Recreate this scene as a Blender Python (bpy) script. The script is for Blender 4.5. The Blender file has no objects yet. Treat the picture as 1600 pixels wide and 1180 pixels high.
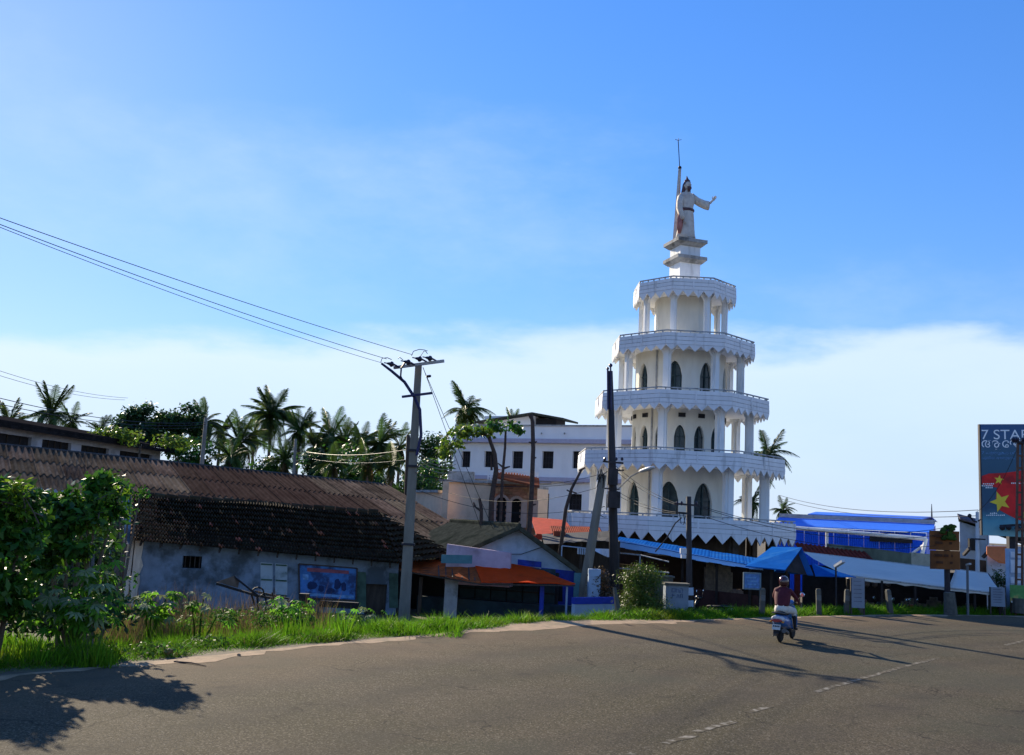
import bpy, math, random
import numpy as np
from math import sin, cos, tan, atan, atan2, pi, radians, sqrt
from mathutils import Vector, Matrix
random.seed(11)
SC = bpy.context.scene
COL = SC.collection

# ------------------------------------------------------------------ camera
F = 1500.0            # focal length in photo pixels (photo 1600 wide)
HOR = 808.0           # horizon row at the photo's middle column
ROLL = 0.05           # radians
CH = 2.7              # eye height above the road
TH = atan((HOR - 590) / F * cos(ROLL))
FWD = Vector((0, cos(TH), sin(TH))); UP0 = Vector((0, -sin(TH), cos(TH))); RT0 = Vector((1, 0, 0))
CR = RT0 * cos(ROLL) + UP0 * sin(ROLL)
CU = UP0 * cos(ROLL) - RT0 * sin(ROLL)
cam = bpy.data.cameras.new('camera'); camo = bpy.data.objects.new('camera', cam); COL.objects.link(camo)
m = Matrix.Identity(4)
for i in range(3):
    m[i][0] = CR[i]; m[i][1] = CU[i]; m[i][2] = -FWD[i]
m[2][3] = CH
camo.matrix_world = m
cam.sensor_width = 36; cam.sensor_fit = 'HORIZONTAL'; cam.lens = F / 1600 * 36
cam.clip_start = .1; cam.clip_end = 3000
SC.camera = camo

SUN_AZ = radians(-31.5)   # from the view axis, left negative
SUN_EL = radians(24.0)

# ------------------------------------------------------------------ world
w = bpy.data.worlds.new('World'); SC.world = w; w.use_nodes = True
nt = w.node_tree; N = nt.nodes; L = nt.links; N.clear()
sky = N.new('ShaderNodeTexSky'); sky.sky_type = 'NISHITA'; sky.sun_disc = False
sky.sun_elevation = SUN_EL; sky.sun_rotation = SUN_AZ
sky.air_density = 1.25; sky.dust_density = .1; sky.ozone_density = 3.0; sky.altitude = 0
# the photo's tone curve holds back the bright sky round the sun: soft shoulder on the sky's radiance
def vmath(op, a, b):
    n = N.new('ShaderNodeVectorMath'); n.operation = op
    for i, v in enumerate((a, b)):
        if isinstance(v, tuple): n.inputs[i].default_value = v
        else: L.new(v, n.inputs[i])
    return n.outputs[0]
lum = N.new('ShaderNodeVectorMath'); lum.operation = 'DOT_PRODUCT'; L.new(sky.outputs[0], lum.inputs[0]); lum.inputs[1].default_value = (.25, .6, .15)
den = N.new('ShaderNodeMath'); den.operation = 'MULTIPLY_ADD'; L.new(lum.outputs['Value'], den.inputs[0]); den.inputs[1].default_value = .10; den.inputs[2].default_value = .82
sh = vmath('DIVIDE', vmath('MULTIPLY', sky.outputs[0], (.86, .92, 1.22)), den.outputs[0])
hs = N.new('ShaderNodeHueSaturation'); hs.inputs['Saturation'].default_value = 1.17; hs.inputs['Value'].default_value = 1.0
L.new(sh, hs.inputs['Color'])
tc = N.new('ShaderNodeTexCoord'); sx = N.new('ShaderNodeSeparateXYZ'); L.new(tc.outputs['Generated'], sx.inputs[0])
mp = N.new('ShaderNodeMapping'); mp.inputs['Scale'].default_value = (1.0, 1.0, 3.2); L.new(tc.outputs['Generated'], mp.inputs[0])
n1 = N.new('ShaderNodeTexNoise'); n1.inputs['Scale'].default_value = 2.6; n1.inputs['Detail'].default_value = 7; n1.inputs['Roughness'].default_value = .55
L.new(mp.outputs[0], n1.inputs['Vector'])
# cloud bank low over the horizon: its top edge wanders with the noise
def wmath(op, a, b=None):
    n = N.new('ShaderNodeMath'); n.operation = op
    for i, v in enumerate((a, b)):
        if v is None: continue
        if isinstance(v, (int, float)): n.inputs[i].default_value = v
        else: L.new(v, n.inputs[i])
    return n.outputs[0]
edge = wmath('ADD', wmath('MULTIPLY', wmath('SUBTRACT', n1.outputs[0], .5), .17), wmath('ADD', wmath('MULTIPLY', sx.outputs[0], .05), .186))
d = wmath('SUBTRACT', edge, sx.outputs[2])
mr = N.new('ShaderNodeMapRange'); mr.interpolation_type = 'SMOOTHSTEP'
mr.inputs['From Min'].default_value = -.004; mr.inputs['From Max'].default_value = .03
mr.inputs['To Min'].default_value = 0; mr.inputs['To Max'].default_value = .78
L.new(d, mr.inputs[0])
# thin high veils
mp2 = N.new('ShaderNodeMapping'); mp2.inputs['Scale'].default_value = (1.0, 1.6, 2.4); mp2.inputs['Location'].default_value = (3.1, .7, 0)
L.new(tc.outputs['Generated'], mp2.inputs[0])
n2 = N.new('ShaderNodeTexNoise'); n2.inputs['Scale'].default_value = 1.7; n2.inputs['Detail'].default_value = 8; n2.inputs['Roughness'].default_value = .6
L.new(mp2.outputs[0], n2.inputs['Vector'])
mr2 = N.new('ShaderNodeMapRange'); mr2.interpolation_type = 'SMOOTHSTEP'
mr2.inputs['From Min'].default_value = .46; mr2.inputs['From Max'].default_value = .8
mr2.inputs['To Min'].default_value = 0; mr2.inputs['To Max'].default_value = .35
L.new(n2.outputs[0], mr2.inputs[0])
cm = wmath('MAXIMUM', mr.outputs[0], mr2.outputs[0])
mx = N.new('ShaderNodeMix'); mx.data_type = 'RGBA'
L.new(cm, mx.inputs[0]); L.new(hs.outputs[0], mx.inputs[6]); cc = N.new('ShaderNodeMix'); cc.data_type = 'RGBA'; cr_ = N.new('ShaderNodeMapRange'); L.new(d, cr_.inputs[0]); cr_.inputs['From Min'].default_value = .02; cr_.inputs['From Max'].default_value = .17
L.new(cr_.outputs[0], cc.inputs[0]); cc.inputs[6].default_value = (4.6, 5.35, 6.3, 1); cc.inputs[7].default_value = (3.5, 4.5, 6.1, 1)
L.new(cc.outputs[2], mx.inputs[7])
bg = N.new('ShaderNodeBackground'); bg.inputs['Strength'].default_value = .098
L.new(mx.outputs[2], bg.inputs[0])
wo = N.new('ShaderNodeOutputWorld'); L.new(bg.outputs[0], wo.inputs[0])

sl = bpy.data.lights.new('sun', 'SUN'); sl.energy = 5.0; sl.angle = radians(.5); sl.color = (1, .87, .66)
so = bpy.data.objects.new('sun', sl); COL.objects.link(so)
SUND = Vector((sin(SUN_AZ) * cos(SUN_EL), cos(SUN_AZ) * cos(SUN_EL), sin(SUN_EL)))
so.rotation_euler = SUND.to_track_quat('Z', 'Y').to_euler(); so.location = (-30, 40, 40)

SC.view_settings.view_transform = 'Standard'; SC.view_settings.look = 'None'
SC.view_settings.gamma = 1; SC.view_settings.use_curve_mapping = False
SC.view_settings.exposure = .9
SC.render.resolution_x = 1024; SC.render.resolution_y = 755

# ------------------------------------------------------------------ placement helpers
def ray(x, y):
    u = (x - 800) / F; v = (590 - y) / F
    return CR * u + CU * v + FWD
def at(x, y, Y):
    r = ray(x, y); s = Y / r.y
    return Vector((r.x * s, Y, CH + r.z * s))
def gnd(x, y, z=0.0):
    r = ray(x, y); s = (z - CH) / r.z
    return Vector((r.x * s, r.y * s, z))
def onto(x, y, a, b):
    """point seen at (x, y) on the vertical plane through a and b"""
    r = ray(x, y); a = Vector(a); b = Vector(b)
    n = Vector((-(b.y - a.y), b.x - a.x, 0)); c = Vector((0, 0, CH))
    s = (a - c).dot(n) / r.dot(n)
    return c + r * s
def xy(v, z): return Vector((v[0], v[1], z))
def lerp(a, b, t): return a + (b - a) * t

# ------------------------------------------------------------------ objects
def link(o): COL.objects.link(o); return o
def worldloc(o):
    v = Vector((0, 0, 0))
    while o is not None: v = v + o.location; o = o.parent
    return v
def tag(o, label=None, cat=None, group=None, kind=None):
    if label: o['label'] = label
    if cat: o['category'] = cat
    if group: o['group'] = group
    if kind: o['kind'] = kind
    return o
def thing(name, label, cat, loc=(0, 0, 0), group=None, rotz=0):
    o = bpy.data.objects.new(name, None); link(o); o.location = loc; o.rotation_euler = (0, 0, rotz)
    o.empty_display_size = .2
    return tag(o, label, cat, group)
def children(o): return [c for c in bpy.data.objects if c.parent is o]
KIDS = None
def copy_tree(o, parent=None, loc=None, rotz=None):
    c = o.copy(); link(c)
    if parent: c.parent = parent
    if loc is not None: c.location = loc
    if rotz is not None: c.rotation_euler = (0, 0, rotz)
    for ch in o.children: copy_tree(ch, c)
    return c

class MB:
    def __init__(s): s.v = []; s.f = []; s.mi = []; s.m = 0
    def add(s, pts): 
        i = len(s.v); s.v += [tuple(p) for p in pts]; return i
    def face(s, idx): s.f.append(tuple(idx)); s.mi.append(s.m)
    def poly(s, pts):
        i = s.add(pts); s.face(range(i, i + len(pts))); return s
    def box(s, c, size, rz=0, R=None):
        c = Vector(c); hx, hy, hz = size[0] / 2, size[1] / 2, size[2] / 2
        R = R or Matrix.Rotation(rz, 3, 'Z')
        i = s.add([c + R @ Vector((a * hx, b * hy, e * hz)) for e in (-1, 1) for a, b in ((-1, -1), (1, -1), (1, 1), (-1, 1))])
        for q in ((3, 2, 1, 0), (4, 5, 6, 7), (0, 1, 5, 4), (1, 2, 6, 5), (2, 3, 7, 6), (3, 0, 4, 7)): s.face([i + k for k in q])
        return s
    def bar(s, a, b, w, h, up=(0, 0, 1)):
        a = Vector(a); b = Vector(b); d = (b - a).normalized(); up = Vector(up)
        if abs(d.dot(up)) > .98: up = Vector((0, 1, 0))
        x = d.cross(up).normalized() * (w / 2); y = x.cross(d).normalized() * (h / 2)
        i = s.add([p + x * q + y * r for p in (a, b) for q, r in ((-1, -1), (1, -1), (1, 1), (-1, 1))])
        for q in ((3, 2, 1, 0), (4, 5, 6, 7), (0, 1, 5, 4), (1, 2, 6, 5), (2, 3, 7, 6), (3, 0, 4, 7)): s.face([i + k for k in q])
        return s
    def prism(s, pts, vec):
        """extrude a polygon along vec, capped"""
        vec = Vector(vec); n = len(pts); i = s.add(pts); s.add([Vector(p) + vec for p in pts])
        s.face(list(range(i + n - 1, i - 1, -1))); s.face(range(i + n, i + 2 * n))
        for k in range(n): s.face([i + k, i + (k + 1) % n, i + n + (k + 1) % n, i + n + k])
        return s
    def tube(s, pts, rad, n=6, caps=True):
        pts = [Vector(p) for p in pts]
        if isinstance(rad, (int, float)): rad = [rad] * len(pts)
        rings = []; last = None
        for k, p in enumerate(pts):
            d = (pts[min(k + 1, len(pts) - 1)] - pts[max(k - 1, 0)]).normalized()
            ref = last if last is not None else (Vector((0, 0, 1)) if abs(d.z) < .9 else Vector((1, 0, 0)))
            x = (ref - d * ref.dot(d)).normalized(); last = x; y = d.cross(x)
            rings.append(s.add([p + (x * cos(2 * pi * j / n) + y * sin(2 * pi * j / n)) * rad[k] for j in range(n)]))
        for a, b in zip(rings, rings[1:]):
            for j in range(n): s.face([a + j, a + (j + 1) % n, b + (j + 1) % n, b + j])
        if caps:
            s.face([rings[0] + j for j in range(n - 1, -1, -1)]); s.face([rings[-1] + j for j in range(n)])
        return s
    def lathe(s, prof, c=(0, 0, 0), n=16, axis=None):
        c = Vector(c); R = Matrix.Identity(3)
        if axis is not None: R = Vector((0, 0, 1)).rotation_difference(Vector(axis)).to_matrix()
        rings = [s.add([c + R @ Vector((r * cos(2 * pi * j / n), r * sin(2 * pi * j / n), z)) for j in range(n)]) for r, z in prof]
        for a, b in zip(rings, rings[1:]):
            for j in range(n): s.face([a + j, a + (j + 1) % n, b + (j + 1) % n, b + j])
        s.face([rings[0] + j for j in range(n - 1, -1, -1)]); s.face([rings[-1] + j for j in range(n)])
        return s
    def loft(s, secs, n=12, caps=True, fn=None):
        """secs: (centre, x-vector, y-vector) ellipses"""
        rings = []
        for k, (c, X, Y) in enumerate(secs):
            c = Vector(c); X = Vector(X); Y = Vector(Y)
            rings.append(s.add([c + (X * cos(2 * pi * j / n) + Y * sin(2 * pi * j / n)) * (fn(k, 2 * pi * j / n) if fn else 1) for j in range(n)]))
        for a, b in zip(rings, rings[1:]):
            for j in range(n): s.face([a + j, a + (j + 1) % n, b + (j + 1) % n, b + j])
        if caps:
            s.face([rings[0] + j for j in range(n - 1, -1, -1)]); s.face([rings[-1] + j for j in range(n)])
        return s
    def ball(s, c, r, n=10, k=6):
        if isinstance(r, (int, float)): r = (r, r, r)
        c = Vector(c)
        return s.loft([(c + Vector((0, 0, -r[2] * cos(pi * (i + .25) / (k - .5)))), (r[0] * sin(pi * (i + .25) / (k - .5)), 0, 0), (0, r[1] * sin(pi * (i + .25) / (k - .5)), 0)) for i in range(k)], n)
    def build(s, name, mats, parent=None, smooth=False, local=False, kind=None, label=None):
        me = bpy.data.meshes.new(name)
        off = worldloc(parent) if (parent is not None and not local) else Vector((0, 0, 0))
        me.from_pydata([(p[0] - off.x, p[1] - off.y, p[2] - off.z) for p in s.v], [], s.f)
        if not isinstance(mats, (list, tuple)): mats = [mats]
        for q in mats: me.materials.append(q)
        if len(mats) > 1: me.polygons.foreach_set('material_index', s.mi)
        if smooth: me.polygons.foreach_set('use_smooth', [True] * len(me.polygons))
        o = bpy.data.objects.new(name, me); link(o)
        if parent is not None: o.parent = parent
        return tag(o, label=label, kind=kind)
    def top(s, name, mats, label, cat, group=None, kind=None, smooth=False, base=None):
        """a top-level thing of one mesh, its origin at base"""
        if base is None:
            base = Vector((sum(p[0] for p in s.v) / len(s.v), sum(p[1] for p in s.v) / len(s.v), min(p[2] for p in s.v)))
        base = Vector(base)
        s.v = [(p[0] - base.x, p[1] - base.y, p[2] - base.z) for p in s.v]
        o = s.build(name, mats, smooth=smooth); o.location = base
        return tag(o, label, cat, group, kind)

def bulk(name, co, faces_per, mats, parent=None, kind=None, smooth=False):
    """co: (n*faces_per, 3) numpy, consecutive groups are faces"""
    me = bpy.data.meshes.new(name); nv = len(co); nf = nv // faces_per
    off = worldloc(parent) if parent is not None else Vector((0, 0, 0))
    co = co - np.array(off)
    me.vertices.add(nv); me.vertices.foreach_set('co', co.astype(np.float32).ravel())
    me.loops.add(nv); me.loops.foreach_set('vertex_index', np.arange(nv, dtype=np.int32))
    me.polygons.add(nf); me.polygons.foreach_set('loop_start', np.arange(0, nv, faces_per, dtype=np.int32))
    me.update(calc_edges=True); me.validate()
    me.materials.append(mats)
    o = bpy.data.objects.new(name, me); link(o)
    if parent is not None: o.parent = parent
    return tag(o, kind=kind)

# ------------------------------------------------------------------ materials
MATS = {}
def mat(name, col, rough=.8, var=.2, scale=4, detail=5, bump=0, bscale=40, metal=0, dirt=None, dscale=1.2, dlo=.52, dhi=.68,
        damt=1.0, rnd=0, island=False, spec=.3, streak=1.0, trans=0, emit=0, coat=0):
    mt = bpy.data.materials.new(name); mt.use_nodes = True
    nt = mt.node_tree; N = nt.nodes; L = nt.links
    b = N['Principled BSDF']; out = N['Material Output']
    b.inputs['Roughness'].default_value = rough; b.inputs['Metallic'].default_value = metal
    b.inputs['Specular IOR Level'].default_value = spec; b.inputs['Coat Weight'].default_value = coat
    tc = N.new('ShaderNodeTexCoord'); mp = N.new('ShaderNodeMapping'); mp.inputs['Scale'].default_value = (1, 1, streak)
    L.new(tc.outputs['Object'], mp.inputs[0])
    def noise(sc, det=detail, vec=mp.outputs[0]):
        n = N.new('ShaderNodeTexNoise'); n.inputs['Scale'].default_value = sc; n.inputs['Detail'].default_value = det; n.inputs['Roughness'].default_value = .6
        L.new(vec, n.inputs['Vector']); return n.outputs[0]
    def mix(fac, a, c):
        x = N.new('ShaderNodeMix'); x.data_type = 'RGBA'
        for i, v in ((0, fac), (6, a), (7, c)):
            if isinstance(v, tuple): x.inputs[i].default_value = v
            elif isinstance(v, float): x.inputs[i].default_value = v
            else: L.new(v, x.inputs[i])
        return x.outputs[2]
    def rng(v, a, c, lo=0., hi=1.):
        x = N.new('ShaderNodeMapRange'); L.new(v, x.inputs[0])
        for i, q in enumerate((a, c, lo, hi)): x.inputs[i + 1].default_value = q
        return x.outputs[0]
    A = tuple(c * (1 - var) for c in col) + (1,); B = tuple(min(.95, c * (1 + var)) for c in col) + (1,)
    c = mix(rng(noise(scale), .3, .7), A, B)
    if dirt:
        c = mix(rng(noise(dscale, 8), dlo, dhi, 0, damt), c, tuple(dirt) + (1,))
    if rnd:
        if island:
            g = N.new('ShaderNodeNewGeometry'); r = g.outputs['Random Per Island']
        else:
            g = N.new('ShaderNodeObjectInfo'); r = g.outputs['Random']
        h = N.new('ShaderNodeHueSaturation'); L.new(c, h.inputs['Color']); L.new(rng(r, 0, 1, 1 - rnd, 1 + rnd), h.inputs['Value'])
        m2 = N.new('ShaderNodeMath'); m2.operation = 'MULTIPLY'; m2.inputs[1].default_value = 7.31; L.new(r, m2.inputs[0])
        m3 = N.new('ShaderNodeMath'); m3.operation = 'FRACT'; L.new(m2.outputs[0], m3.inputs[0])
        L.new(rng(m3.outputs[0], 0, 1, .5 - rnd * .05, .5 + rnd * .05), h.inputs['Hue']); c = h.outputs[0]
    L.new(c, b.inputs['Base Color'])
    if emit:
        L.new(c, b.inputs['Emission Color']); b.inputs['Emission Strength'].default_value = emit
    if bump:
        bp = N.new('ShaderNodeBump'); bp.inputs['Strength'].default_value = bump; bp.inputs['Distance'].default_value = .02
        L.new(noise(bscale, 4, tc.outputs['Object']), bp.inputs['Height']); L.new(bp.outputs[0], b.inputs['Normal'])
    if trans:
        t = N.new('ShaderNodeBsdfTranslucent'); L.new(c, t.inputs[0])
        ms = N.new('ShaderNodeMixShader'); ms.inputs[0].default_value = trans
        L.new(b.outputs[0], ms.inputs[1]); L.new(t.outputs[0], ms.inputs[2]); L.new(ms.outputs[0], out.inputs['Surface'])
    MATS[name] = mt
    return mt
# ------------------------------------------------------------------ materials of the setting
M_ASPH = mat('asphalt', (.068, .057, .033), rough=.92, var=.35, scale=30, detail=8, bump=.6, bscale=60, dirt=(.105, .082, .058), dscale=.25, dlo=.42, dhi=.7, damt=.7, spec=.08)
def road_extra(mt):
    nt = mt.node_tree; N = nt.nodes; L = nt.links; bs = N['Principled BSDF']; src = bs.inputs['Base Color'].links[0].from_socket
    at_n = N.new('ShaderNodeAttribute'); at_n.attribute_name = 'off'; tc = N.new('ShaderNodeTexCoord')
    def mth(op, a, b=None, c=None):
        n = N.new('ShaderNodeMath'); n.operation = op
        for i, v in enumerate((a, b, c)):
            if v is None: continue
            if isinstance(v, (int, float)): n.inputs[i].default_value = v
            else: L.new(v, n.inputs[i])
        return n.outputs[0]
    def nz(sc, det=6, rough=.6):
        n = N.new('ShaderNodeTexNoise'); n.inputs['Scale'].default_value = sc; n.inputs['Detail'].default_value = det; n.inputs['Roughness'].default_value = rough; L.new(tc.outputs['Object'], n.inputs['Vector']); return n.outputs[0]
    def mr(v, a, b, lo, hi):
        n = N.new('ShaderNodeMapRange'); L.new(v, n.inputs[0])
        for i, q in enumerate((a, b, lo, hi)): n.inputs[i + 1].default_value = q
        return n.outputs[0]
    def mx(f, a, col, mode='MIX'):
        n = N.new('ShaderNodeMix'); n.data_type = 'RGBA'; n.blend_type = mode; L.new(f, n.inputs[0]); L.new(a, n.inputs[6]); n.inputs[7].default_value = col + (1,); return n.outputs[2]
    off = mth('ADD', at_n.outputs['Fac'], mth('MULTIPLY', mth('SUBTRACT', nz(.35), .5), 1.6))
    # stone chips in the surface
    v = N.new('ShaderNodeTexVoronoi'); v.inputs['Scale'].default_value = 55; L.new(tc.outputs['Object'], v.inputs['Vector'])
    sp = N.new('ShaderNodeSeparateColor'); L.new(v.outputs['Color'], sp.inputs[0])
    c = mx(mr(sp.outputs[0], .7, 1, 0, .75), src, (.22, .19, .14)); c = mx(mr(sp.outputs[1], .65, 1, 0, .8), c, (.022, .02, .016))
    # wheel paths, polished darker; brown dust near the edge
    band = mth('MULTIPLY', mth('POWER', mth('ABSOLUTE', mth('SINE', mth('MULTIPLY', off, 1.75))), 3), mr(nz(.8), .35, .65, .1, .6))
    c = mx(band, c, (.05, .043, .034))
    c = mx(mth('MULTIPLY', mr(off, -3.2, -.1, 0, .75), mr(nz(1.3), .3, .7, .5, 1)), c, (.17, .115, .07))
    # greenish grey old patches, tar stains and fine cracks
    c = mx(mr(nz(.16, 3), .52, .6, 0, .35), c, (.058, .062, .043))
    c = mx(mr(nz(.9, 8), .62, .72, 0, .6), c, (.03, .026, .022))
    w = N.new('ShaderNodeTexVoronoi'); w.feature = 'DISTANCE_TO_EDGE'; w.inputs['Scale'].default_value = .55
    wp = N.new('ShaderNodeVectorMath'); wp.operation = 'ADD'; L.new(tc.outputs['Object'], wp.inputs[0]); nn = N.new('ShaderNodeTexNoise'); nn.inputs['Scale'].default_value = 1.5; nn.inputs['Detail'].default_value = 6; L.new(tc.outputs['Object'], nn.inputs['Vector']); L.new(nn.outputs['Color'], wp.inputs[1]); L.new(wp.outputs[0], w.inputs['Vector'])
    c = mx(mth('MULTIPLY', mr(w.outputs['Distance'], 0, .014, .75, 0), mr(nz(.3), .5, .58, 0, 1)), c, (.015, .013, .011))
    L.new(c, bs.inputs['Base Color'])
road_extra(M_ASPH)
M_DIRT = mat('sandy_dirt', (.30, .205, .125), rough=.95, var=.25, scale=6, bump=.5, bscale=25, dirt=(.15, .12, .07), dscale=1.1)
M_SOIL = mat('soil', (.11, .085, .055), rough=.95, var=.35, scale=3, bump=.5, bscale=15, dirt=(.06, .075, .03), dscale=.8)
M_LINE = mat('road_paint', (.24, .22, .18), rough=.9, var=.25, scale=8, spec=.05, dirt=(.085, .072, .05), dscale=7, dlo=.38, dhi=.52)
M_GRASS = mat('grass_blades', (.09, .215, .010), rough=.5, var=.25, scale=1.2, dirt=(.14, .19, .012), dscale=.5, rnd=.35, island=True, trans=.5, spec=.08)
M_DRY = mat('dry_grass', (.17, .12, .055), rough=.7, var=.3, scale=2, rnd=.35, island=True, trans=.3)
M_WEED = mat('weed_leaves', (.06, .13, .018), rough=.6, var=.25, scale=2, rnd=.4, island=True, trans=.45, spec=.2)

# ------------------------------------------------------------------ the road's far edge, seen as this line in the photo
EPX = [(-260, 1084), (0, 1058), (150, 1044), (300, 1030), (500, 1008.5), (750, 986), (960, 974.5), (1200, 966), (1400, 961), (1600, 963)]
EP = [gnd(*p) for p in EPX]
d0 = (EP[0] - EP[1]).normalized()
EP = [EP[0] + d0 * 60, EP[0] + d0 * 20] + EP
d1 = (EP[-1] - EP[-2]).normalized()
for k in range(6):
    d1 = (Matrix.Rotation(radians(-5), 3, 'Z') @ d1); EP.append(EP[-1] + d1 * 14)
EP.insert(0, EP[0] + d0 * 200); EP.append(EP[-1] + d1 * 200)
def resample(pts, step):
    out = []
    for a, b, c, e in zip([pts[0]] + pts[:-2], pts[:-1], pts[1:], pts[2:] + [pts[-1]]):
        n = max(1, int((c - b).length / step))
        for k in range(n):
            t = k / n
            out.append(.5 * ((2 * b) + (c - a) * t + (2 * a - 5 * b + 4 * c - e) * t * t + (3 * b - a - 3 * c + e) * t ** 3))
    out.append(pts[-1]); return out
EDGE = resample(EP, 1.2)
for _ in range(4):
    EDGE = [EDGE[0]] + [(a + b * 2 + c) / 4 for a, b, c in zip(EDGE, EDGE[1:], EDGE[2:])] + [EDGE[-1]]
ENR = []
for k in range(len(EDGE)):
    d = (EDGE[min(k + 1, len(EDGE) - 1)] - EDGE[max(k - 1, 0)]).normalized(); ENR.append(Vector((-d.y, d.x, 0)))
EA = np.array([(p.x, p.y) for p in EDGE]); NA = np.array([(p.x, p.y) for p in ENR])
GL = -1.0
def prof(d):
    if d < .9: return -.012
    t = min(1, (d - .9) / 3.6); t = t * t * (3 - 2 * t)
    return -.012 + (GL + .012) * t
def edge_d(x, y):
    q = (EA - np.array([x, y])); i = int(np.argmin((q * q).sum(1)))
    return float(-(q[i] * NA[i]).sum())
def gz(x, y):
    return prof(edge_d(x, y))

def strip(ds, zf, jit=0):
    b = MB(); n = len(ds); i0 = 0
    for p, nr in zip(EDGE, ENR):
        b.add([xy(p + nr * (d + (random.uniform(-jit, jit) if 0 < k < n - 1 or jit > .05 else 0)), zf(d)) for k, d in enumerate(ds)])
    for r in range(len(EDGE) - 1):
        for k in range(n - 1):
            a = r * n + k; b.face([a, a + n, a + n + 1, a + 1])
    return b
road = strip([0, -1.2, -4, -8, -12, -16, -18], lambda d: 0.0).build('road', M_ASPH); _at = road.data.attributes.new('off', 'FLOAT', 'POINT'); _at.data.foreach_set('value', [0, -1.2, -4, -8, -12, -16, -18] * len(EDGE)); tag(road, 'worn asphalt road curving away to the right', kind='structure')
grd = strip([-.6, 0, .5, .9, 1.5, 2.1, 2.7, 3.3, 3.9, 4.5, 7, 12, 25, 60], lambda d: prof(d) if d > -.3 else -.2).build('embankment', M_SOIL); tag(grd, kind='structure')
b = MB(); b.box((0, 200, GL - .35), (3000, 3000, .3)); ground = b.build('ground', M_SOIL); tag(ground, kind='structure')
# far side of the road behind the viewer
b = strip([-17.8, -19, -24, -60], lambda d: -.02 if d > -18 else -.1 - (abs(d) - 19) * .008); tag(b.build('far_verge', M_SOIL), kind='structure')
# sandy shoulder: an uneven sheet over the embankment top
b = MB(); n = 0; prev = None
NF = 5
for kk in range((len(EDGE) - 1) * NF):
    k = kk // NF; f_ = (kk % NF) / NF
    if not -30 < EDGE[k].x < 45: continue
    p = lerp(EDGE[k], EDGE[k + 1], f_); nr = lerp(ENR[k], ENR[k + 1], f_)
    X = p.x
    wd = .15
    if -1.1 < X < 5.5: wd = .2 + 1.2 * max(0, 1 - abs((X - 2.1) / 3.3) ** 2)
    wd *= random.uniform(.8, 1.2)
    i = b.add([xy(p - nr * max(.02, .2 + .16 * sin(kk * .37) + .1 * sin(kk * 1.7 + 1) + random.uniform(-.09, .09)), .004), xy(p + nr * wd * .5, .007), xy(p + nr * wd, -.004)])
    if prev is not None:
        for q in range(2): b.face([prev + q, i + q, i + q + 1, prev + q + 1])
    prev = i
tag(b.build('dirt_shoulder', M_DIRT), kind='structure')
b = MB()
for _ in range(260):
    k = random.randrange(len(EDGE)); p, nr = EDGE[k], ENR[k]
    if not -14 < p.x < 22: continue
    q = p + nr * random.gauss(-.05, .35) + Vector((random.uniform(-.6, .6), random.uniform(-.6, .6), 0)); s = random.uniform(.012, .035)
    b.ball(xy(q, s * .4 + .004), (s * random.uniform(.8, 1.6), s, s * .7), 5, 4)
if b.v: tag(b.build('pebbles', M_DIRT), 'pebbles and crumbs of tar scattered along the road edge', kind='stuff')
# worn lane marks
for (x0, y0), (x1, y1), wd in (((1038, 1161), (1085, 1148.5), .13), ((1087, 1143.5), (1147, 1127), .13), ((1168, 1113), (1206, 1103.5), .13), ((1274, 1081), (1410, 1042), .12), ((1413, 1041.5), (1466, 1028), .12), ((1570, 1008), (1600, 1001), .12), ((940, 1190), (990, 1177), .13)):
    a = gnd(x0, y0, .004); c = gnd(x1, y1, .004); dd = (c - a).normalized(); nn = Vector((-dd.y, dd.x, 0)) * wd / 2
    b = MB(); K = max(3, int((c - a).length / .25)); pr = None
    for k in range(K + 1):
        p = lerp(a, c, k / K) + nn * random.uniform(-.15, .15); i = b.add([p - nn * random.uniform(.75, 1.1), p + nn * random.uniform(.75, 1.1)])
        if pr is not None: b.face([pr, i, i + 1, pr + 1])
        pr = i
    b.build('lane_mark', M_LINE, road)

# ------------------------------------------------------------------ grass
RG = np.random.default_rng(5)
def blades(name, n, k0, k1, dfun, hfun, mt, label, wid=.010, lean=.8, cat=None):
    k = RG.uniform(k0, k1, n); i = np.clip(k.astype(int), 0, len(EA) - 2); fr = (k - i)[:, None]
    base = EA[i] * (1 - fr) + EA[i + 1] * fr
    d = dfun(base[:, 0], n)
    p = base + NA[i] * d[:, None]
    z = np.array([prof(q) for q in d]) - .02
    h = hfun(base[:, 0], d, n)
    keep = h > .02; p = p[keep]; z = z[keep]; h = h[keep]; n = len(h)
    a = RG.uniform(0, 2 * pi, n); wv = np.stack([np.cos(a), np.sin(a)], 1) * wid * RG.uniform(.6, 1.5, n)[:, None]
    ln = RG.normal(0, lean, (n, 2)) * h[:, None]
    co = np.zeros((n, 3, 3))
    co[:, 0, :2] = p - wv; co[:, 1, :2] = p + wv; co[:, 2, :2] = p + ln
    co[:, 0, 2] = z; co[:, 1, 2] = z; co[:, 2, 2] = z + h
    o = bulk(name, co.reshape(-1, 3), 3, mt); tag(o, label, cat, kind='stuff'); return o
def kx(X): return int(np.argmin(np.abs(EA[:, 0] - X) + (np.abs(EA[:, 1] - 20) > 40) * 1000))
kA, kB, kC, kD = kx(-14), kx(.6), kx(3), kx(26)
def clump(x, d):   # 0..1 slow variation
    return .5 + .25 * np.sin(x * 2.1 + d * 3.3) + .25 * np.sin(x * 5.7 - d * 1.9 + 1.3)
def f_h(x, d, n):
    c = clump(x, d); edgef = np.clip((d - .12) / .7, .08, 1)
    bare = np.clip((-.35 - x + .5 * np.sin(d * 4)) / 1.5, 0, 1)      # bare sand in front of the shop
    return (.07 + .24 * c * c) * edgef * RG.uniform(.5, 1.2, n) * bare
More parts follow.
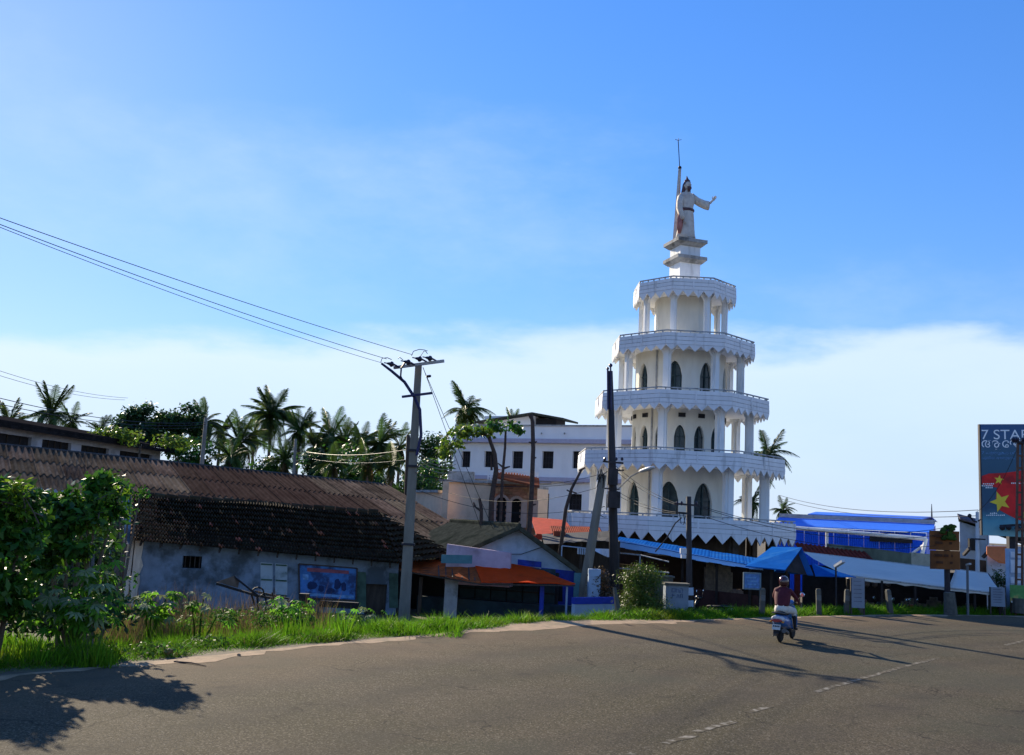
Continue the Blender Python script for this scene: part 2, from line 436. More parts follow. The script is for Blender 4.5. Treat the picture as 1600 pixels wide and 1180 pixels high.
blades('grass', 185000, kA, kB + 1, lambda x, n: RG.uniform(0.05, 1, n) ** .9 * 4.3, f_h, M_GRASS, 'bright green roadside grass in front of the tiled shed', wid=.009)
blades('dry_grass', 9000, kA, kB + 1, lambda x, n: RG.uniform(0.02, 1, n) ** 1.5 * 4, lambda x, d, n: f_h(x, d, n) * 1.15, M_DRY, 'straw coloured blades among the green roadside grass', wid=.009)
def f_h2(x, d, n):
    c = clump(x, d); ef = np.clip((d - .1 - .75 * np.clip(1 - np.abs(x - 2.2) / 2.4, 0, 1)) / .6, 0, 1)
    return (.12 + .24 * c) * ef * RG.uniform(.4, 1.2, n)
blades('grass', 90000, kC - 5, kD, lambda x, n: RG.uniform(0.05, 1, n) * 3.6, f_h2, M_GRASS, 'low green verge in front of the stalls and tower', wid=.014)
# ------------------------------------------------------------------ the tower
M_WHITE = mat('white_paint', (.80, .80, .78), rough=.75, var=.06, scale=2, dirt=(.33, .32, .29), dscale=2.4, dlo=.55, dhi=.75, damt=.55, streak=.18, bump=.15, bscale=12)
M_PARA = mat('parapet_paint', (.80, .80, .80), rough=.75, var=.07, scale=3, dirt=(.24, .24, .23), dscale=3.2, dlo=.55, dhi=.74, damt=.6, rnd=.06, streak=.25)
M_CREAM = mat('cream_wall', (.74, .70, .60), rough=.85, var=.07, scale=2, dirt=(.42, .37, .27), dscale=.9, dlo=.5, dhi=.75, damt=.5, streak=.3)
M_GLASS = mat('dark_window_glass', (.018, .038, .045), rough=.22, var=.5, scale=2, spec=.4)
M_FRAME = mat('window_frame', (.03, .055, .055), rough=.6, var=.2)
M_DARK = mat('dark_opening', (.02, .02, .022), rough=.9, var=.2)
M_RAIL = mat('rail_paint', (.42, .42, .41), rough=.7, var=.2, scale=8, dirt=(.16, .15, .14), dscale=3)
M_SLAB = mat('grey_concrete', (.34, .34, .33), rough=.9, var=.2, scale=4, dirt=(.12, .12, .11), dscale=1.5, bump=.3)
M_IRON = mat('dark_iron', (.03, .028, .035), rough=.6, var=.3, scale=10, metal=.2)

TC = at(1056, 820, 48.0); TC.z = GL
TO = Vector((-TC.x, -TC.y, 0)).normalized(); TR = Vector((-TO.y, TO.x, 0))
def tdir(deg): a = radians(deg); return TO * cos(a) + TR * sin(a)
def tpt(c, r, deg, z): return xy(c + tdir(deg) * r, z)
CORN = [-12 + 45 * k for k in range(8)]
tower = thing('tower', 'white tiered church tower with balconies of zigzag valances and a statue on top', 'tower', TC)
LV = [  # parapet: outer corner radius, tooth tip z, board bottom z, panel top z, rail z
    (5.72, 1.95, 2.42, 3.05, 3.17),
    (5.20, 5.10, 5.46, 6.05, 6.17),
    (4.40, 7.97, 8.28, 8.90, 9.02),
    (3.64, 10.85, 11.16, 11.74, 11.86),
    (2.64, 13.68, 14.05, 14.62, 14.74)]
AX = [TC + TR * dx for dx in (0, .0, .03, .08, .12)]
TEETH = [6, 7, 6, 5, 4]
def facet(c, r, k): return tpt(c, r, CORN[k], 0), tpt(c, r, CORN[(k + 1) % 8], 0)
def octo(b, c, r, z0, z1): b.prism([tpt(c, r, a, z0) for a in CORN], (0, 0, z1 - z0))
for li, (R, zt, zb, zp, zr) in enumerate(LV):
    c = AX[li]
    # floor slab
    b = MB(); octo(b, c, R - .16, zb - .02, zb + .2); b.build('floor_slab', M_WHITE, tower)
    for k in range(8):
        a, e = facet(c, R, k); dd = (e - a); ln = dd.length; dd.normalize(); nn = Vector((dd.y, -dd.x, 0))
        if nn.dot(a - c) < 0: nn = -nn
        hh = (zp - zb) / 3
        for q in range(3):
            z0 = zb + q * hh + .012; z1 = zb + (q + 1) * hh - .012; o = .0 + .012 * (2 - q) * .6
            ai, ei = a - nn * .11 + dd * .045, e - nn * .11 - dd * .045
            b = MB(); b.prism([xy(a + nn * o, z0), xy(e + nn * o, z0), xy(ei, z0), xy(ai, z0)], (0, 0, z1 - z0))
            b.build('parapet_board', M_PARA, tower)
        b = MB(); b.prism([xy(a - nn * .02, zb), xy(e - nn * .02, zb), xy(e - nn * .09 - dd * .04, zb), xy(a - nn * .09 + dd * .04, zb)], (0, 0, zp - zb - .01))
        b.build('parapet_core', M_RAIL, tower)
        # valance board with zigzag teeth
        T = TEETH[li]; pts = [xy(a, zb - .004), xy(e, zb - .004)]
        zz = zb - (zb - zt) * .12
        for q in range(T, -1, -1):
            if q < T: pts.append(xy(lerp(a, e, (q + .5) / T), zt + random.uniform(-.02, .03)))
            pts.append(xy(lerp(a, e, q / T), zz + random.uniform(-.01, .01)))
        b = MB(); b.prism([p + nn * .012 for p in pts], -nn * .05); b.build('valance', M_PARA, tower)
        # rail on short stubs
        b = MB(); b.bar(xy(a - nn * .06, zr - .03), xy(e - nn * .06, zr - .03), .07, .055)
        for q in range(6): p = lerp(a, e, (q + .5) / 6) - nn * .06; b.box((p.x, p.y, (zp + zr) / 2 - .02), (.06, .06, zr - zp))
        b.build('handrail', M_RAIL, tower)
        # thin downpipes / panel strips on the boards
        p = lerp(a, e, .5) + nn * .03; b = MB(); b.box((p.x, p.y, zb + (zp - zb) * .55), (.07, .035, (zp - zb) * .8), rz=atan2(dd.y, dd.x)); b.build('cover_strip', M_PARA, tower)

def arch_top(x, hw, zs, zt):   # pointed arch
    t = min(1, abs(x) / hw); return zs + (zt - zs) * (1 - t ** 1.9) ** .75
def core(c, R, z0, z1, wins, n_fill, label=None):
    """round wall with pointed openings; wins: (deg, half width m, sill z, spring z, top z)"""
    b = MB(); wins = sorted(wins); segs = []
    def col(a0, a1, zb0, zb1=None):
        b.poly([tpt(c, R, a0, zb0[0]), tpt(c, R, a1, zb0[1]), tpt(c, R, a1, zb1[1]), tpt(c, R, a0, zb1[0])])
    marks = []
    for (dg, hw, s, sp, tp) in wins: da = math.degrees(hw / R); marks.append((dg - da, dg + da))
    prev = wins[0][0] - math.degrees(wins[0][1] / R); start = prev
    for i, (dg, hw, s, sp, tp) in enumerate(wins):
        a0, a1 = marks[i]
        K = 10
        for q in range(K):
            x0 = -1 + 2 * q / K; x1 = -1 + 2 * (q + 1) / K; t0 = lerp(a0, a1, q / K); t1 = lerp(a0, a1, (q + 1) / K)
            h0 = arch_top(x0, 1, sp, tp); h1 = arch_top(x1, 1, sp, tp)
            col(t0, t1, (z0, z0), (s, s)); col(t0, t1, (h0, h1), (z1, z1))
            b.poly([tpt(c, R, t0, h0), tpt(c, R, t1, h1), tpt(c, R - .22, t1, h1), tpt(c, R - .22, t0, h0)])
        b.poly([tpt(c, R, a0, s), tpt(c, R, a1, s), tpt(c, R - .22, a1, s), tpt(c, R - .22, a0, s)])
        for t in (a0, a1): b.poly([tpt(c, R, t, s), tpt(c, R, t, sp), tpt(c, R - .22, t, sp), tpt(c, R - .22, t, s)])
        nx = marks[i + 1][0] if i + 1 < len(wins) else start + 360
        K = max(1, int((nx - a1) / 8))
        for q in range(K): col(lerp(a1, nx, q / K), lerp(a1, nx, (q + 1) / K), (z0, z0), (z1, z1))
        # frame and pane
        f = MB(); pl = MB(); rp = R - .14
        out = []; inn = []
        for q in range(13):
            x = -1 + 2 * q / 12; out.append((x, arch_top(x, 1, sp, tp))); xi = x * .84; inn.append((xi, arch_top(xi / .9, 1, sp, tp - .08)))
        def P(x, z, r): return tpt(c, r, lerp(a0, a1, (x + 1) / 2), z)
        O = [(-1, s)] + out + [(1, s)]; I = [(-.84, s + .06)] + inn + [(.84, s + .06)]
        for q in range(len(O) - 1): f.poly([P(*O[q], rp), P(*O[q + 1], rp), P(*I[q + 1], rp + .03), P(*I[q], rp + .03)])
        f.poly([P(*O[-1], rp), P(*O[0], rp), P(*I[0], rp + .03), P(*I[-1], rp + .03)])
        f.bar(P(0, s, rp + .01), P(0, tp - .1, rp + .01), .05, .05); f.bar(P(-.9, sp, rp + .01), P(.9, sp, rp + .01), .05, .05)
        fo = f.build('window', M_FRAME, tower)
        pl.poly([P(x, z, rp - .02) for x, z in I]); pl.build('pane', M_GLASS, fo)
    b.build('core_wall', M_CREAM, tower, smooth=False)
def cruci(c, r, deg, z0, z1, w):
    p = tpt(c, r, deg, 0); a = tdir(deg); t = Vector((-a.y, a.x, 0)); h = w / 2; g = w * .26
    pts = [(-g, -h), (g, -h), (g, -g), (h, -g), (h, g), (g, g), (g, h), (-g, h), (-g, g), (-h, g), (-h, -g), (-g, -g)]
    b = MB(); b.prism([xy(p + t * x + a * y, z0) for x, y in pts], (0, 0, z1 - z0))
    for z, s in ((z0, 1.25), (z1 - .16, 1.25)):
        b.box((p.x, p.y, z + .08), (w * s * .94, w * s * .94, .155), rz=atan2(a.y, a.x))
    b.build('column', M_WHITE, tower)
    for sgn in (-1, 1):     # bracket under the slab
        q = MB(); u = t * sgn
        q.prism([xy(p + u * h + a * .07, z1 - .003), xy(p + u * (h + .24) + a * .07, z1 - .003), xy(p + u * h + a * .07, z1 - .4)], -a * .14)
        q.build('bracket', M_WHITE, tower)
fl = [l[2] + .2 for l in LV]; ce = [l[2] - .02 for l in LV[1:]]
# ground storey, mostly behind the stalls; its shade is put into the colour
b = MB(); octo(b, AX[0], 3.4, GL, LV[0][2] - .02); b.build('base_wall', mat('shade_brown_wall', (.09, .07, .055), rough=.9, var=.3), tower)
M_WKEEP = M_WHITE; M_WHITE = MATS['shade_brown_wall']
for a in CORN: cruci(AX[0], 4.6, a, GL, LV[0][2] - .02, .5)  # columns take the same dark colour in place of shade
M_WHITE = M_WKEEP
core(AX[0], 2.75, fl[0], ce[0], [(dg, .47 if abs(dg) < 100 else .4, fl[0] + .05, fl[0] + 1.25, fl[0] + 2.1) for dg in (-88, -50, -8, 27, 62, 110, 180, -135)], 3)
for a in CORN: cruci(AX[0], 4.25, a, fl[0], ce[0], .46)
core(AX[1], 2.3, fl[1], ce[1], [(dg, .27, fl[1] + .12, fl[1] + 1.25, fl[1] + 1.8) for dg in [-70 + 24 * k for k in range(15)]], 1)
for a in CORN: cruci(AX[1], 3.5, a, fl[1], ce[1], .40)
for k in range(15):
    p = tpt(AX[1], 2.3, -68 + 24 * k, ce[1] - .32); a = tdir(-68 + 24 * k); b = MB(); b.box(p, (.34, .1, .2), rz=atan2(a.y, a.x) + pi / 2); b.build('vent', M_DARK, tower)
core(AX[2], 2.25, fl[2], ce[2], [(dg, .36, fl[2] + .1, fl[2] + 1.4, fl[2] + 2.1) for dg in (-54, -7, 34, 77, 122, 167, 212, 257)], 2)
for a in CORN: cruci(AX[2], 3.0, a, fl[2], ce[2], .36)
b = MB(); octo(b, AX[3], 1.45, fl[3], ce[3]); b.build('core_wall', M_CREAM, tower)
for a in CORN: cruci(AX[3], 2.12, a, fl[3], ce[3], .29)
# downpipes on the core walls
for (li, r, dg) in ((0, 2.78, -28), (1, 2.33, -33), (2, 2.28, -30)):
    b = MB(); b.tube([tpt(AX[li], r, dg, fl[li]), tpt(AX[li], r, dg, ce[li])], .045, 6); b.build('downpipe', M_SLAB, tower)
# pedestal: two blocks, two slabs
PC = TC + TR * .13; PD = 27.5
def sq(b, s, z0, z1, s2=None):
    ax = tdir(-90 + PD + 90 - 27.5 * 0 - 45 + 45); u = tdir(PD); v = tdir(PD + 90); s2 = s2 or s
    lo = [xy(PC + u * (i * s / 2) + v * (j * s / 2), z0) for i, j in ((-1, -1), (1, -1), (1, 1), (-1, 1))]
    hi = [xy(PC + u * (i * s2 / 2) + v * (j * s2 / 2), z1) for i, j in ((-1, -1), (1, -1), (1, 1), (-1, 1))]
    i = b.add(lo + hi)
    for q in ((3, 2, 1, 0), (4, 5, 6, 7), (0, 1, 5, 4), (1, 2, 6, 5), (2, 3, 7, 6), (3, 0, 4, 7)): b.face([i + k for k in q])
b = MB(); sq(b, 1.15, 14.25, 15.92); b.build('pedestal_block', M_WHITE, tower)
b = MB(); sq(b, 1.3, 15.92, 16.08, 1.62); sq(b, 1.66, 16.083, 16.26); b.build('pedestal_slab', M_SLAB, tower)
b = MB(); sq(b, 1.13, 16.263, 16.80); b.build('pedestal_block', M_WHITE, tower)
b = MB(); sq(b, 1.25, 16.803, 16.97, 1.6); sq(b, 1.66, 16.973, 17.15); b.build('pedestal_slab', M_SLAB, tower)
ZP = 17.15
# ------------------------------------------------------------------ statue on the pedestal
M_STAT = mat('statue_plaster', (.60, .55, .48), rough=.8, var=.15, scale=4, dirt=(.34, .24, .20), dscale=2.2, dlo=.5, dhi=.7, damt=.6, bump=.4, bscale=10)
M_HAIR = mat('statue_brown', (.10, .055, .06), rough=.7, var=.2)
M_SASH = mat('statue_red', (.40, .17, .15), rough=.8, var=.3, scale=5)
SB = xy(PC + TR * .02, ZP)
st = thing('statue', 'plaster statue of a robed bearded man reaching out one arm on top of the tower', 'statue', SB)
fr = (TO * .85 + TR * .5).normalized(); sd = Vector((-fr.y, fr.x, 0))   # faces toward us and to the right; sd = its left (photo right)
def S(x, y, z): return SB + sd * x + fr * y + Vector((0, 0, z))
b = MB(); b.lathe([(.50, 0), (.52, .06), (.46, .12)], SB, 18); b.build('base', M_STAT, st)
def folds(k, a): return 1 + (.085 * sin(a * 8 + k * .3) + .03 * sin(a * 17 + k)) * max(0, 1 - k / 11)
prf = [(.12, .46, .40, 0), (.35, .42, .37, .0), (.7, .38, .33, .01), (1.0, .36, .30, .02), (1.3, .33, .28, .02), (1.5, .31, .25, .02), (1.7, .33, .25, .0), (1.95, .40, .26, .0), (2.15, .42, .25, -.01), (2.3, .34, .2, -.01), (2.37, .14, .13, 0), (2.5, .11, .11, .02)]
b = MB(); b.loft([(S(0, y, z), sd * rx, fr * ry) for z, rx, ry, y in prf], 28, fn=folds); b.build('robe', M_STAT, st, smooth=True)
b = MB(); b.loft([(S(0, 0, 1.44 + dz), sd * (.345 + q), fr * (.285 + q)) for dz, q in ((0, 0), (.03, .03), (.1, .03), (.13, 0))], 20); b.build('belt', M_HAIR, st)
# head with face
b = MB(); b.ball(S(0, .06, 2.66), (.165, .19, .23), 16, 10)
b.loft([(S(0, .22, 2.70), sd * .02, Vector((0, 0, .02))), (S(0, .27, 2.63), sd * .03, Vector((0, 0, .025))), (S(0, .22, 2.60), sd * .03, Vector((0, 0, .02)))], 6)
for s in (-1, 1):
    b.ball(S(s * .165, .05, 2.66), (.03, .04, .06), 6, 4); b.ball(S(s * .065, .235, 2.70), (.025, .02, .018), 6, 4)
b.build('head', M_STAT, st, smooth=True)
b = MB(); b.loft([(S(0, -.02, 2.93), sd * .05, fr * .05), (S(0, 0, 2.86), sd * .15, fr * .17), (S(0, -.02, 2.74), sd * .20, fr * .19), (S(0, -.06, 2.55), sd * .21, fr * .17), (S(0, -.1, 2.35), sd * .24, fr * .14), (S(0, -.13, 2.1), sd * .24, fr * .13), (S(0, -.15, 1.98), sd * .16, fr * .08)], 16)
b.build('hair', M_HAIR, st, smooth=True)
b = MB(); b.loft([(S(0, .20, 2.60), sd * .10, fr * .06), (S(0, .22, 2.52), sd * .11, fr * .08), (S(0, .2, 2.42), sd * .07, fr * .06), (S(0, .18, 2.36), sd * .02, fr * .02)], 10); b.build('beard', M_HAIR, st, smooth=True)
b = MB(); b.loft([(S(0, 0, 2.86), sd * .13, fr * .13), (S(0, 0, 2.93), sd * .14, fr * .14), (S(.0, 0, 3.02), sd * .06, fr * .06), (S(-.02, -.02, 3.17), sd * .012, fr * .012)], 10); b.build('crown', M_HAIR, st)
# outstretched arm (its left, to the right in the photo) with wide hanging sleeve
b = MB(); b.loft([(S(.28, 0, 2.18), fr * .17, Vector((0, 0, .2))), (S(.55, .1, 1.98), fr * .15, Vector((0, 0, .2))), (S(.82, .2, 1.86), fr * .14, Vector((0, 0, .21))), (S(1.0, .25, 1.83), fr * .12, Vector((0, 0, .22)))], 14)
b.build('sleeve', M_STAT, st, smooth=True)
def hand(bb, w, dirv, palm_n, s=1.0):
    """palm and five fingers from wrist w along dirv"""
    dv = dirv.normalized(); pn = palm_n.normalized(); sv = dv.cross(pn).normalized()
    bb.loft([(w, sv * .045 * s, pn * .035 * s), (w + dv * .07 * s, sv * .06 * s, pn * .03 * s), (w + dv * .13 * s, sv * .06 * s, pn * .025 * s)], 8)
    for i, (o, l) in enumerate(((-.045, .10), (-.015, .115), (.015, .11), (.045, .085))):
        p = w + dv * .12 * s + sv * o * s
        bb.tube([p, p + dv * l * .5 * s + pn * .01 * s, p + dv * l * .95 * s + pn * .035 * s], [.016 * s, .014 * s, .010 * s], 6)
    p = w + dv * .03 * s - sv * .05 * s
    bb.tube([p, p - sv * .05 * s + dv * .04 * s, p - sv * .06 * s + dv * .09 * s + pn * .02 * s], [.018 * s, .016 * s, .011 * s], 6)
b = MB(); b.tube([S(.86, .2, 1.86), S(1.08, .28, 1.98), S(1.2, .33, 2.12)], [.075, .06, .045], 8); hand(b, S(1.19, .325, 2.1), sd * .55 + Vector((0, 0, .8)), fr, 1.15); b.build('forearm', M_STAT, st, smooth=True)
# lowered arm with draped sleeve and red cloth
b = MB(); b.loft([(S(-.3, 0, 2.17), sd * .15, fr * .18), (S(-.4, .06, 1.85), sd * .14, fr * .17), (S(-.42, .1, 1.5), sd * .13, fr * .17), (S(-.36, .2, 1.15), sd * .12, fr * .16), (S(-.34, .22, .95), sd * .11, fr * .15)], 14, fn=lambda k, a: 1 + .08 * sin(a * 5)); b.build('sleeve', M_STAT, st, smooth=True)
b = MB(); b.tube([S(-.35, .2, 1.1), S(-.3, .3, .95)], [.06, .045], 8); hand(b, S(-.3, .3, .96), Vector((0, 0, -1)) + fr * .4, sd, 1.1); b.build('forearm', M_STAT, st, smooth=True)
b = MB(); b.loft([(S(-.33, .14, 1.5), sd * .10, fr * .08), (S(-.40, .15, 1.0), sd * .15, fr * .12), (S(-.42, .16, .65), sd * .15, fr * .13), (S(-.44, .14, .34), sd * .06, fr * .06)], 12, fn=lambda k, a: 1 + .12 * sin(a * 4 + k)); b.build('drape', M_SASH, st, smooth=True)
b = MB()
for s in (-1, 1): b.loft([(S(s * .14, .36, .13), sd * .06, Vector((0, 0, .03))), (S(s * .14, .47, .15), sd * .06, Vector((0, 0, .04))), (S(s * .15, .54, .14), sd * .04, Vector((0, 0, .02)))], 8)
b.build('foot', M_STAT, st)
st.scale = (1.13, 1.13, 1.13)
# lightning mast beside it
lb = xy(PC - TR * .50 - TO * .12, ZP); lm = thing('lightning_mast', 'tapering white mast with a thin rod beside the rooftop statue', 'mast', lb)
top = at(1058.5, 262, 48.0); rt = at(1055, 217, 48.0)
b = MB(); lt = xy(lb + TR * .12, top.z); b.tube([lb, lt], [.16, .075], 4); b.build('post', M_STAT, lm)
b = MB(); b.tube([lt - Vector((0, 0, .02)), xy(lt - TR * .12, rt.z)], .022, 6); b.ball(lt + Vector((0, 0, .06)), .1, 8, 5)
for a in range(4): q = xy(lt - TR * .12, rt.z); d = Vector((cos(a * pi / 2), sin(a * pi / 2), .25)) * .17; b.tube([q, q + d], .014, 5)
b.build('rod', M_IRON, lm)

# the whole tower is 9% larger than drawn above, standing that much farther back on sunken footings
TS = 1.09; TC2 = at(1056, 820, 48.0 * TS)
for o_ in (tower, st, lm):
    l_ = Vector(o_.location); q_ = TC2 + (l_ - TC) * TS; q_.z = GL - .33 + (l_.z - GL) * TS
    o_.location = q_; o_.scale = Vector(o_.scale) * TS
# ------------------------------------------------------------------ tiled shed by the road
M_TILE = mat('mossy_roof_tile', (.046, .032, .020), rough=.9, var=.4, scale=5, dirt=(.045, .042, .026), dscale=2, rnd=.3, island=True, spec=.03)
M_TILEB = mat('brown_roof_tile', (.20, .10, .052), rough=.9, var=.4, scale=5, dirt=(.05, .036, .024), dscale=3, rnd=.3, island=True, spec=.03)
M_TILEO = mat('new_orange_tile', (.42, .13, .06), rough=.8, var=.2, scale=6, rnd=.25)
M_PEEL = mat('peeling_plaster', (.19, .24, .30), rough=.9, var=.2, scale=3, dirt=(.05, .062, .066), dscale=.9, dlo=.47, dhi=.6, damt=.85, bump=.5, bscale=12)
M_PEELW = mat('sunlit_plaster', (.60, .52, .42), rough=.9, var=.25, scale=4, dirt=(.22, .15, .10), dscale=1.6, streak=.25, bump=.6, bscale=10)  # pale warm plaster, sunlight put into its colour
M_WOODD = mat('old_wood', (.06, .045, .033), rough=.9, var=.4, scale=8, streak=.2)
M_GREEND = mat('dull_green_wall', (.07, .12, .085), rough=.9, var=.3, scale=3, dirt=(.03, .05, .035))
M_BLUEP = mat('blue_advert', (.05, .17, .42), rough=.6, var=.35, scale=3, dirt=(.02, .04, .12), dscale=2.2, dlo=.5, dhi=.6, damt=.9)
M_REDP = mat('faded_red_print', (.28, .08, .10), rough=.7, var=.3, scale=5)
M_STEEL = mat('rusty_steel', (.07, .055, .045), rough=.75, var=.4, scale=12, metal=.3)
M_BLK = mat('black_plastic', (.012, .012, .013), rough=.55, var=.3)

A0 = at(210, 850, 34.0); B0 = at(622, 885, 35.5)
eL, eR = at(204, 847, 33.5), at(624, 884, 35.0)
rL, rR = at(205, 774, 36.6), at(592, 803, 38.2)
shed = thing('tiled_shed', 'low old shed with mossy dark tile roof and peeling bluish wall behind the weeds', 'shed', xy((A0 + B0) / 2, GL))
u = xy(B0 - A0, 0).normalized(); nin = Vector((-u.y, u.x, 0))
def wy(x, y, o=0.0):   # point on the front wall plane, o metres out toward the road
    return onto(x, y, xy(A0, 0) - nin * o, xy(B0, 0) - nin * o)
hA, hB = A0.z + .12, B0.z + .1
# front wall with a real doorway and window opening
def wallpoly(b, pts): b.poly([wy(*p) for p in pts])
dL, dR, dT = 573, 606, 913
b = MB()
zl = lambda p: xy(p, GL)
pA, pB = xy(A0, 0), xy(B0, 0)
wA = [wy(x, 900) for x in (210, 283, 313, dL, dR, 622)]
def colz(x0, x1, z0, z1):
    a = wy(x0, 900); c = wy(x1, 900); b.poly([xy(a, z0[0]), xy(c, z0[1]), xy(c, z1[1]), xy(a, z1[0])])
def topz(x): t = (wy(x, 900) - wy(210, 900)).length / (wy(622, 900) - wy(210, 900)).length; return hA + (hB - hA) * t
zw0, zw1 = wy(298, 888).z, wy(298, 869).z; zd = wy(590, dT).z
colz(210, 283, (GL, GL), (topz(210), topz(283)))
colz(283, 313, (GL, GL), (zw0, zw0)); colz(283, 313, (zw1, zw1), (topz(283), topz(313)))
colz(313, dL, (GL, GL), (topz(313), topz(dL))); colz(dL, dR, (zd, zd), (topz(dL), topz(dR))); colz(dR, 622, (GL, GL), (topz(dR), topz(622)))
for x0, x1, z0, z1 in ((283, 313, zw0, zw1), (dL, dR, GL, zd)):
    for x in (x0, x1): p = wy(x, 900); b.poly([xy(p, z0), xy(p + nin * .22, z0), xy(p + nin * .22, z1), xy(p, z1)])
    for z in (z0, z1): p = wy(x0, 900); q = wy(x1, 900); b.poly([xy(p, z), xy(q, z), xy(q + nin * .22, z), xy(p + nin * .22, z)])
b.build('wall', M_PEEL, shed)
b = MB(); a = wy(283, 900); c = wy(313, 900)
for k in range(4): q = lerp(a, c, (k + .5) / 4) + nin * .12; b.box(xy(q, (zw0 + zw1) / 2), (.03, .03, zw1 - zw0))
b.build('window_bars', M_STEEL, shed)
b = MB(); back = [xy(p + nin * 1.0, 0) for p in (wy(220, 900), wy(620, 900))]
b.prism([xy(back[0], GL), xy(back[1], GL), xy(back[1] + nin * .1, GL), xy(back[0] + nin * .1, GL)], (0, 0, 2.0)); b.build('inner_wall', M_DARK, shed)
b = MB(); p = wy(dL, 900, -.15); q = wy(dR, 900, -.15); b.poly([xy(p, GL), xy(q, GL), xy(q, zd), xy(p, zd)]); b.build('door', M_WOODD, shed)
# left end wall in grazing sun, that sun put into a ragged strip's pale colour
gl = [xy(A0 - u * .02, GL), xy(A0 - u * .02 + nin * 5.2, GL), xy(A0 + nin * 5.2, hA - .1), xy(A0 - u * .02 + nin * 2.8, rL.z - .1), xy(A0 - u * .02, hA)]
b = MB(); b.prism(gl, -u * .22); b.build('end_wall', M_PEELW, shed)
b = MB(); a = wy(205, 900, .04); c = wy(222, 900, .04)
pl = []; pr = []
for k in range(9): z = lerp(GL, topz(212), k / 8); pl.append(xy(a, z) + u * random.uniform(-.03, .03)); pr.append(xy(c, z) + u * (random.uniform(-.1, .06) - .09 * (1 - k / 8)))
b.prism(pl + pr[::-1], nin * .035); b.build('sunlit_corner_strip', M_PEELW, shed)
# greenish strip at right of the wall, faint door outline
for x0, x1, y0, y1 in ((555, 572, 893, 950), (608, 622, 895, 950)):
    b = MB(); b.prism([wy(x0, y0, .012), wy(x1, y0 + 1.5, .012), wy(x1, y1, .012), wy(x0, y1, .012)], nin * .01); b.build('painted_band', M_GREEND, shed)
M_PANEL = mat('pale_shutter_paint', (.37, .43, .46), rough=.85, var=.12, dirt=(.16, .2, .2), dscale=2)
for x0, x1 in ((407, 426), (430, 449)):
    b = MB(); b.prism([wy(x0, 878 + (x0 - 400) * .08, .03), wy(x1, 878 + (x1 - 400) * .08, .03), wy(x1, 931, .03), wy(x0, 930, .03)], nin * .025)
    so = b.build('shutter', M_PANEL, shed)
    b = MB()
    for yy in (881, 905, 928): y = yy + (x0 - 400) * .06; b.bar(wy(x0 + 1, y, .04), wy(x1 - 1, y + 1, .04), .035, .05)
    b.build('shutter_rail', M_GREEND, so)
# painted advertisement
b = MB(); P4 = [wy(467, 881, .06), wy(558, 888, .06), wy(556, 938, .06), wy(468, 934, .06)]; b.prism(P4, nin * .03); ad = b.build('advert_board', M_BLUEP, shed, label='faded blue painted advertisement panel')
b = MB(); b.prism([wy(480, 887, .068), wy(545, 892, .068), wy(545, 897, .068), wy(480, 893, .068)], nin * .004); b.build('red_print_band', M_REDP, ad)
b = MB()
M_INK = mat('dark_blue_print', (.012, .03, .10), rough=.7, var=.3)
for cx, cy, rx, ry in ((487, 915, 9, 7), (502, 919, 6, 6), (527, 913, 6, 10), (537, 917, 5, 8), (517, 923, 8, 4)):
    b.prism([wy(cx + rx * cos(t) * random.uniform(.7, 1.1), cy + ry * sin(t) * random.uniform(.7, 1.1), .068) for t in [k * pi / 5 for k in range(10)]], nin * .004)
b.build('dark_print', M_INK, ad)
M_PALE = mat('pale_blue_print', (.14, .30, .52), rough=.7, var=.4, scale=7)
b = MB(); b.prism([wy(472, 926, .068), wy(553, 931, .068), wy(553, 935, .068), wy(472, 931, .068)], nin * .004); b.prism([wy(473, 897, .068), wy(482, 898, .068), wy(482, 906, .068), wy(473, 906, .068)], nin * .004); b.build('pale_print', M_PALE, ad)
b = MB()
for a, c in zip(P4, P4[1:] + P4[:1]): b.bar(a - nin * .012, c - nin * .012, .05, .04)
b.build('board_frame', M_STEEL, ad)
# the tile roof
ROWS, COLS = 11, 88
def roofpt(s, t):   # s along the eave, t up the slope
    p = lerp(lerp(eL, eR, s), lerp(rL, rR, s), t); sag = -.10 * sin(pi * t) * (.4 + .6 * sin(pi * s)) - .05 * sin(s * 9) * t
    return p + Vector((0, 0, sag))
upn = ((eR - eL).cross(rL - eL)).normalized()
if upn.z < 0: upn = -upn
def tile(b, s0, s1, t0, t1, rp, jit=.012):
    dz = random.uniform(-jit, jit); sh = random.uniform(-.03, .03) * (s1 - s0)
    lo, hi = [], []
    for k, h in enumerate((.02, .085, .075, .005, .02)):
        s = lerp(s0, s1, k / 4) + sh
        lo.append(rp(s, t0) + upn * (h + .11 + dz)); hi.append(rp(s, t1) + upn * (h - .005 + dz))
    i = b.add(lo + hi)
    for k in range(4): b.face([i + k, i + k + 1, i + k + 6, i + k + 5])
    j = b.add([p - upn * .03 for p in lo])
    for k in range(4): b.face([j + k, j + k + 1, i + k + 1, i + k])
new = {}
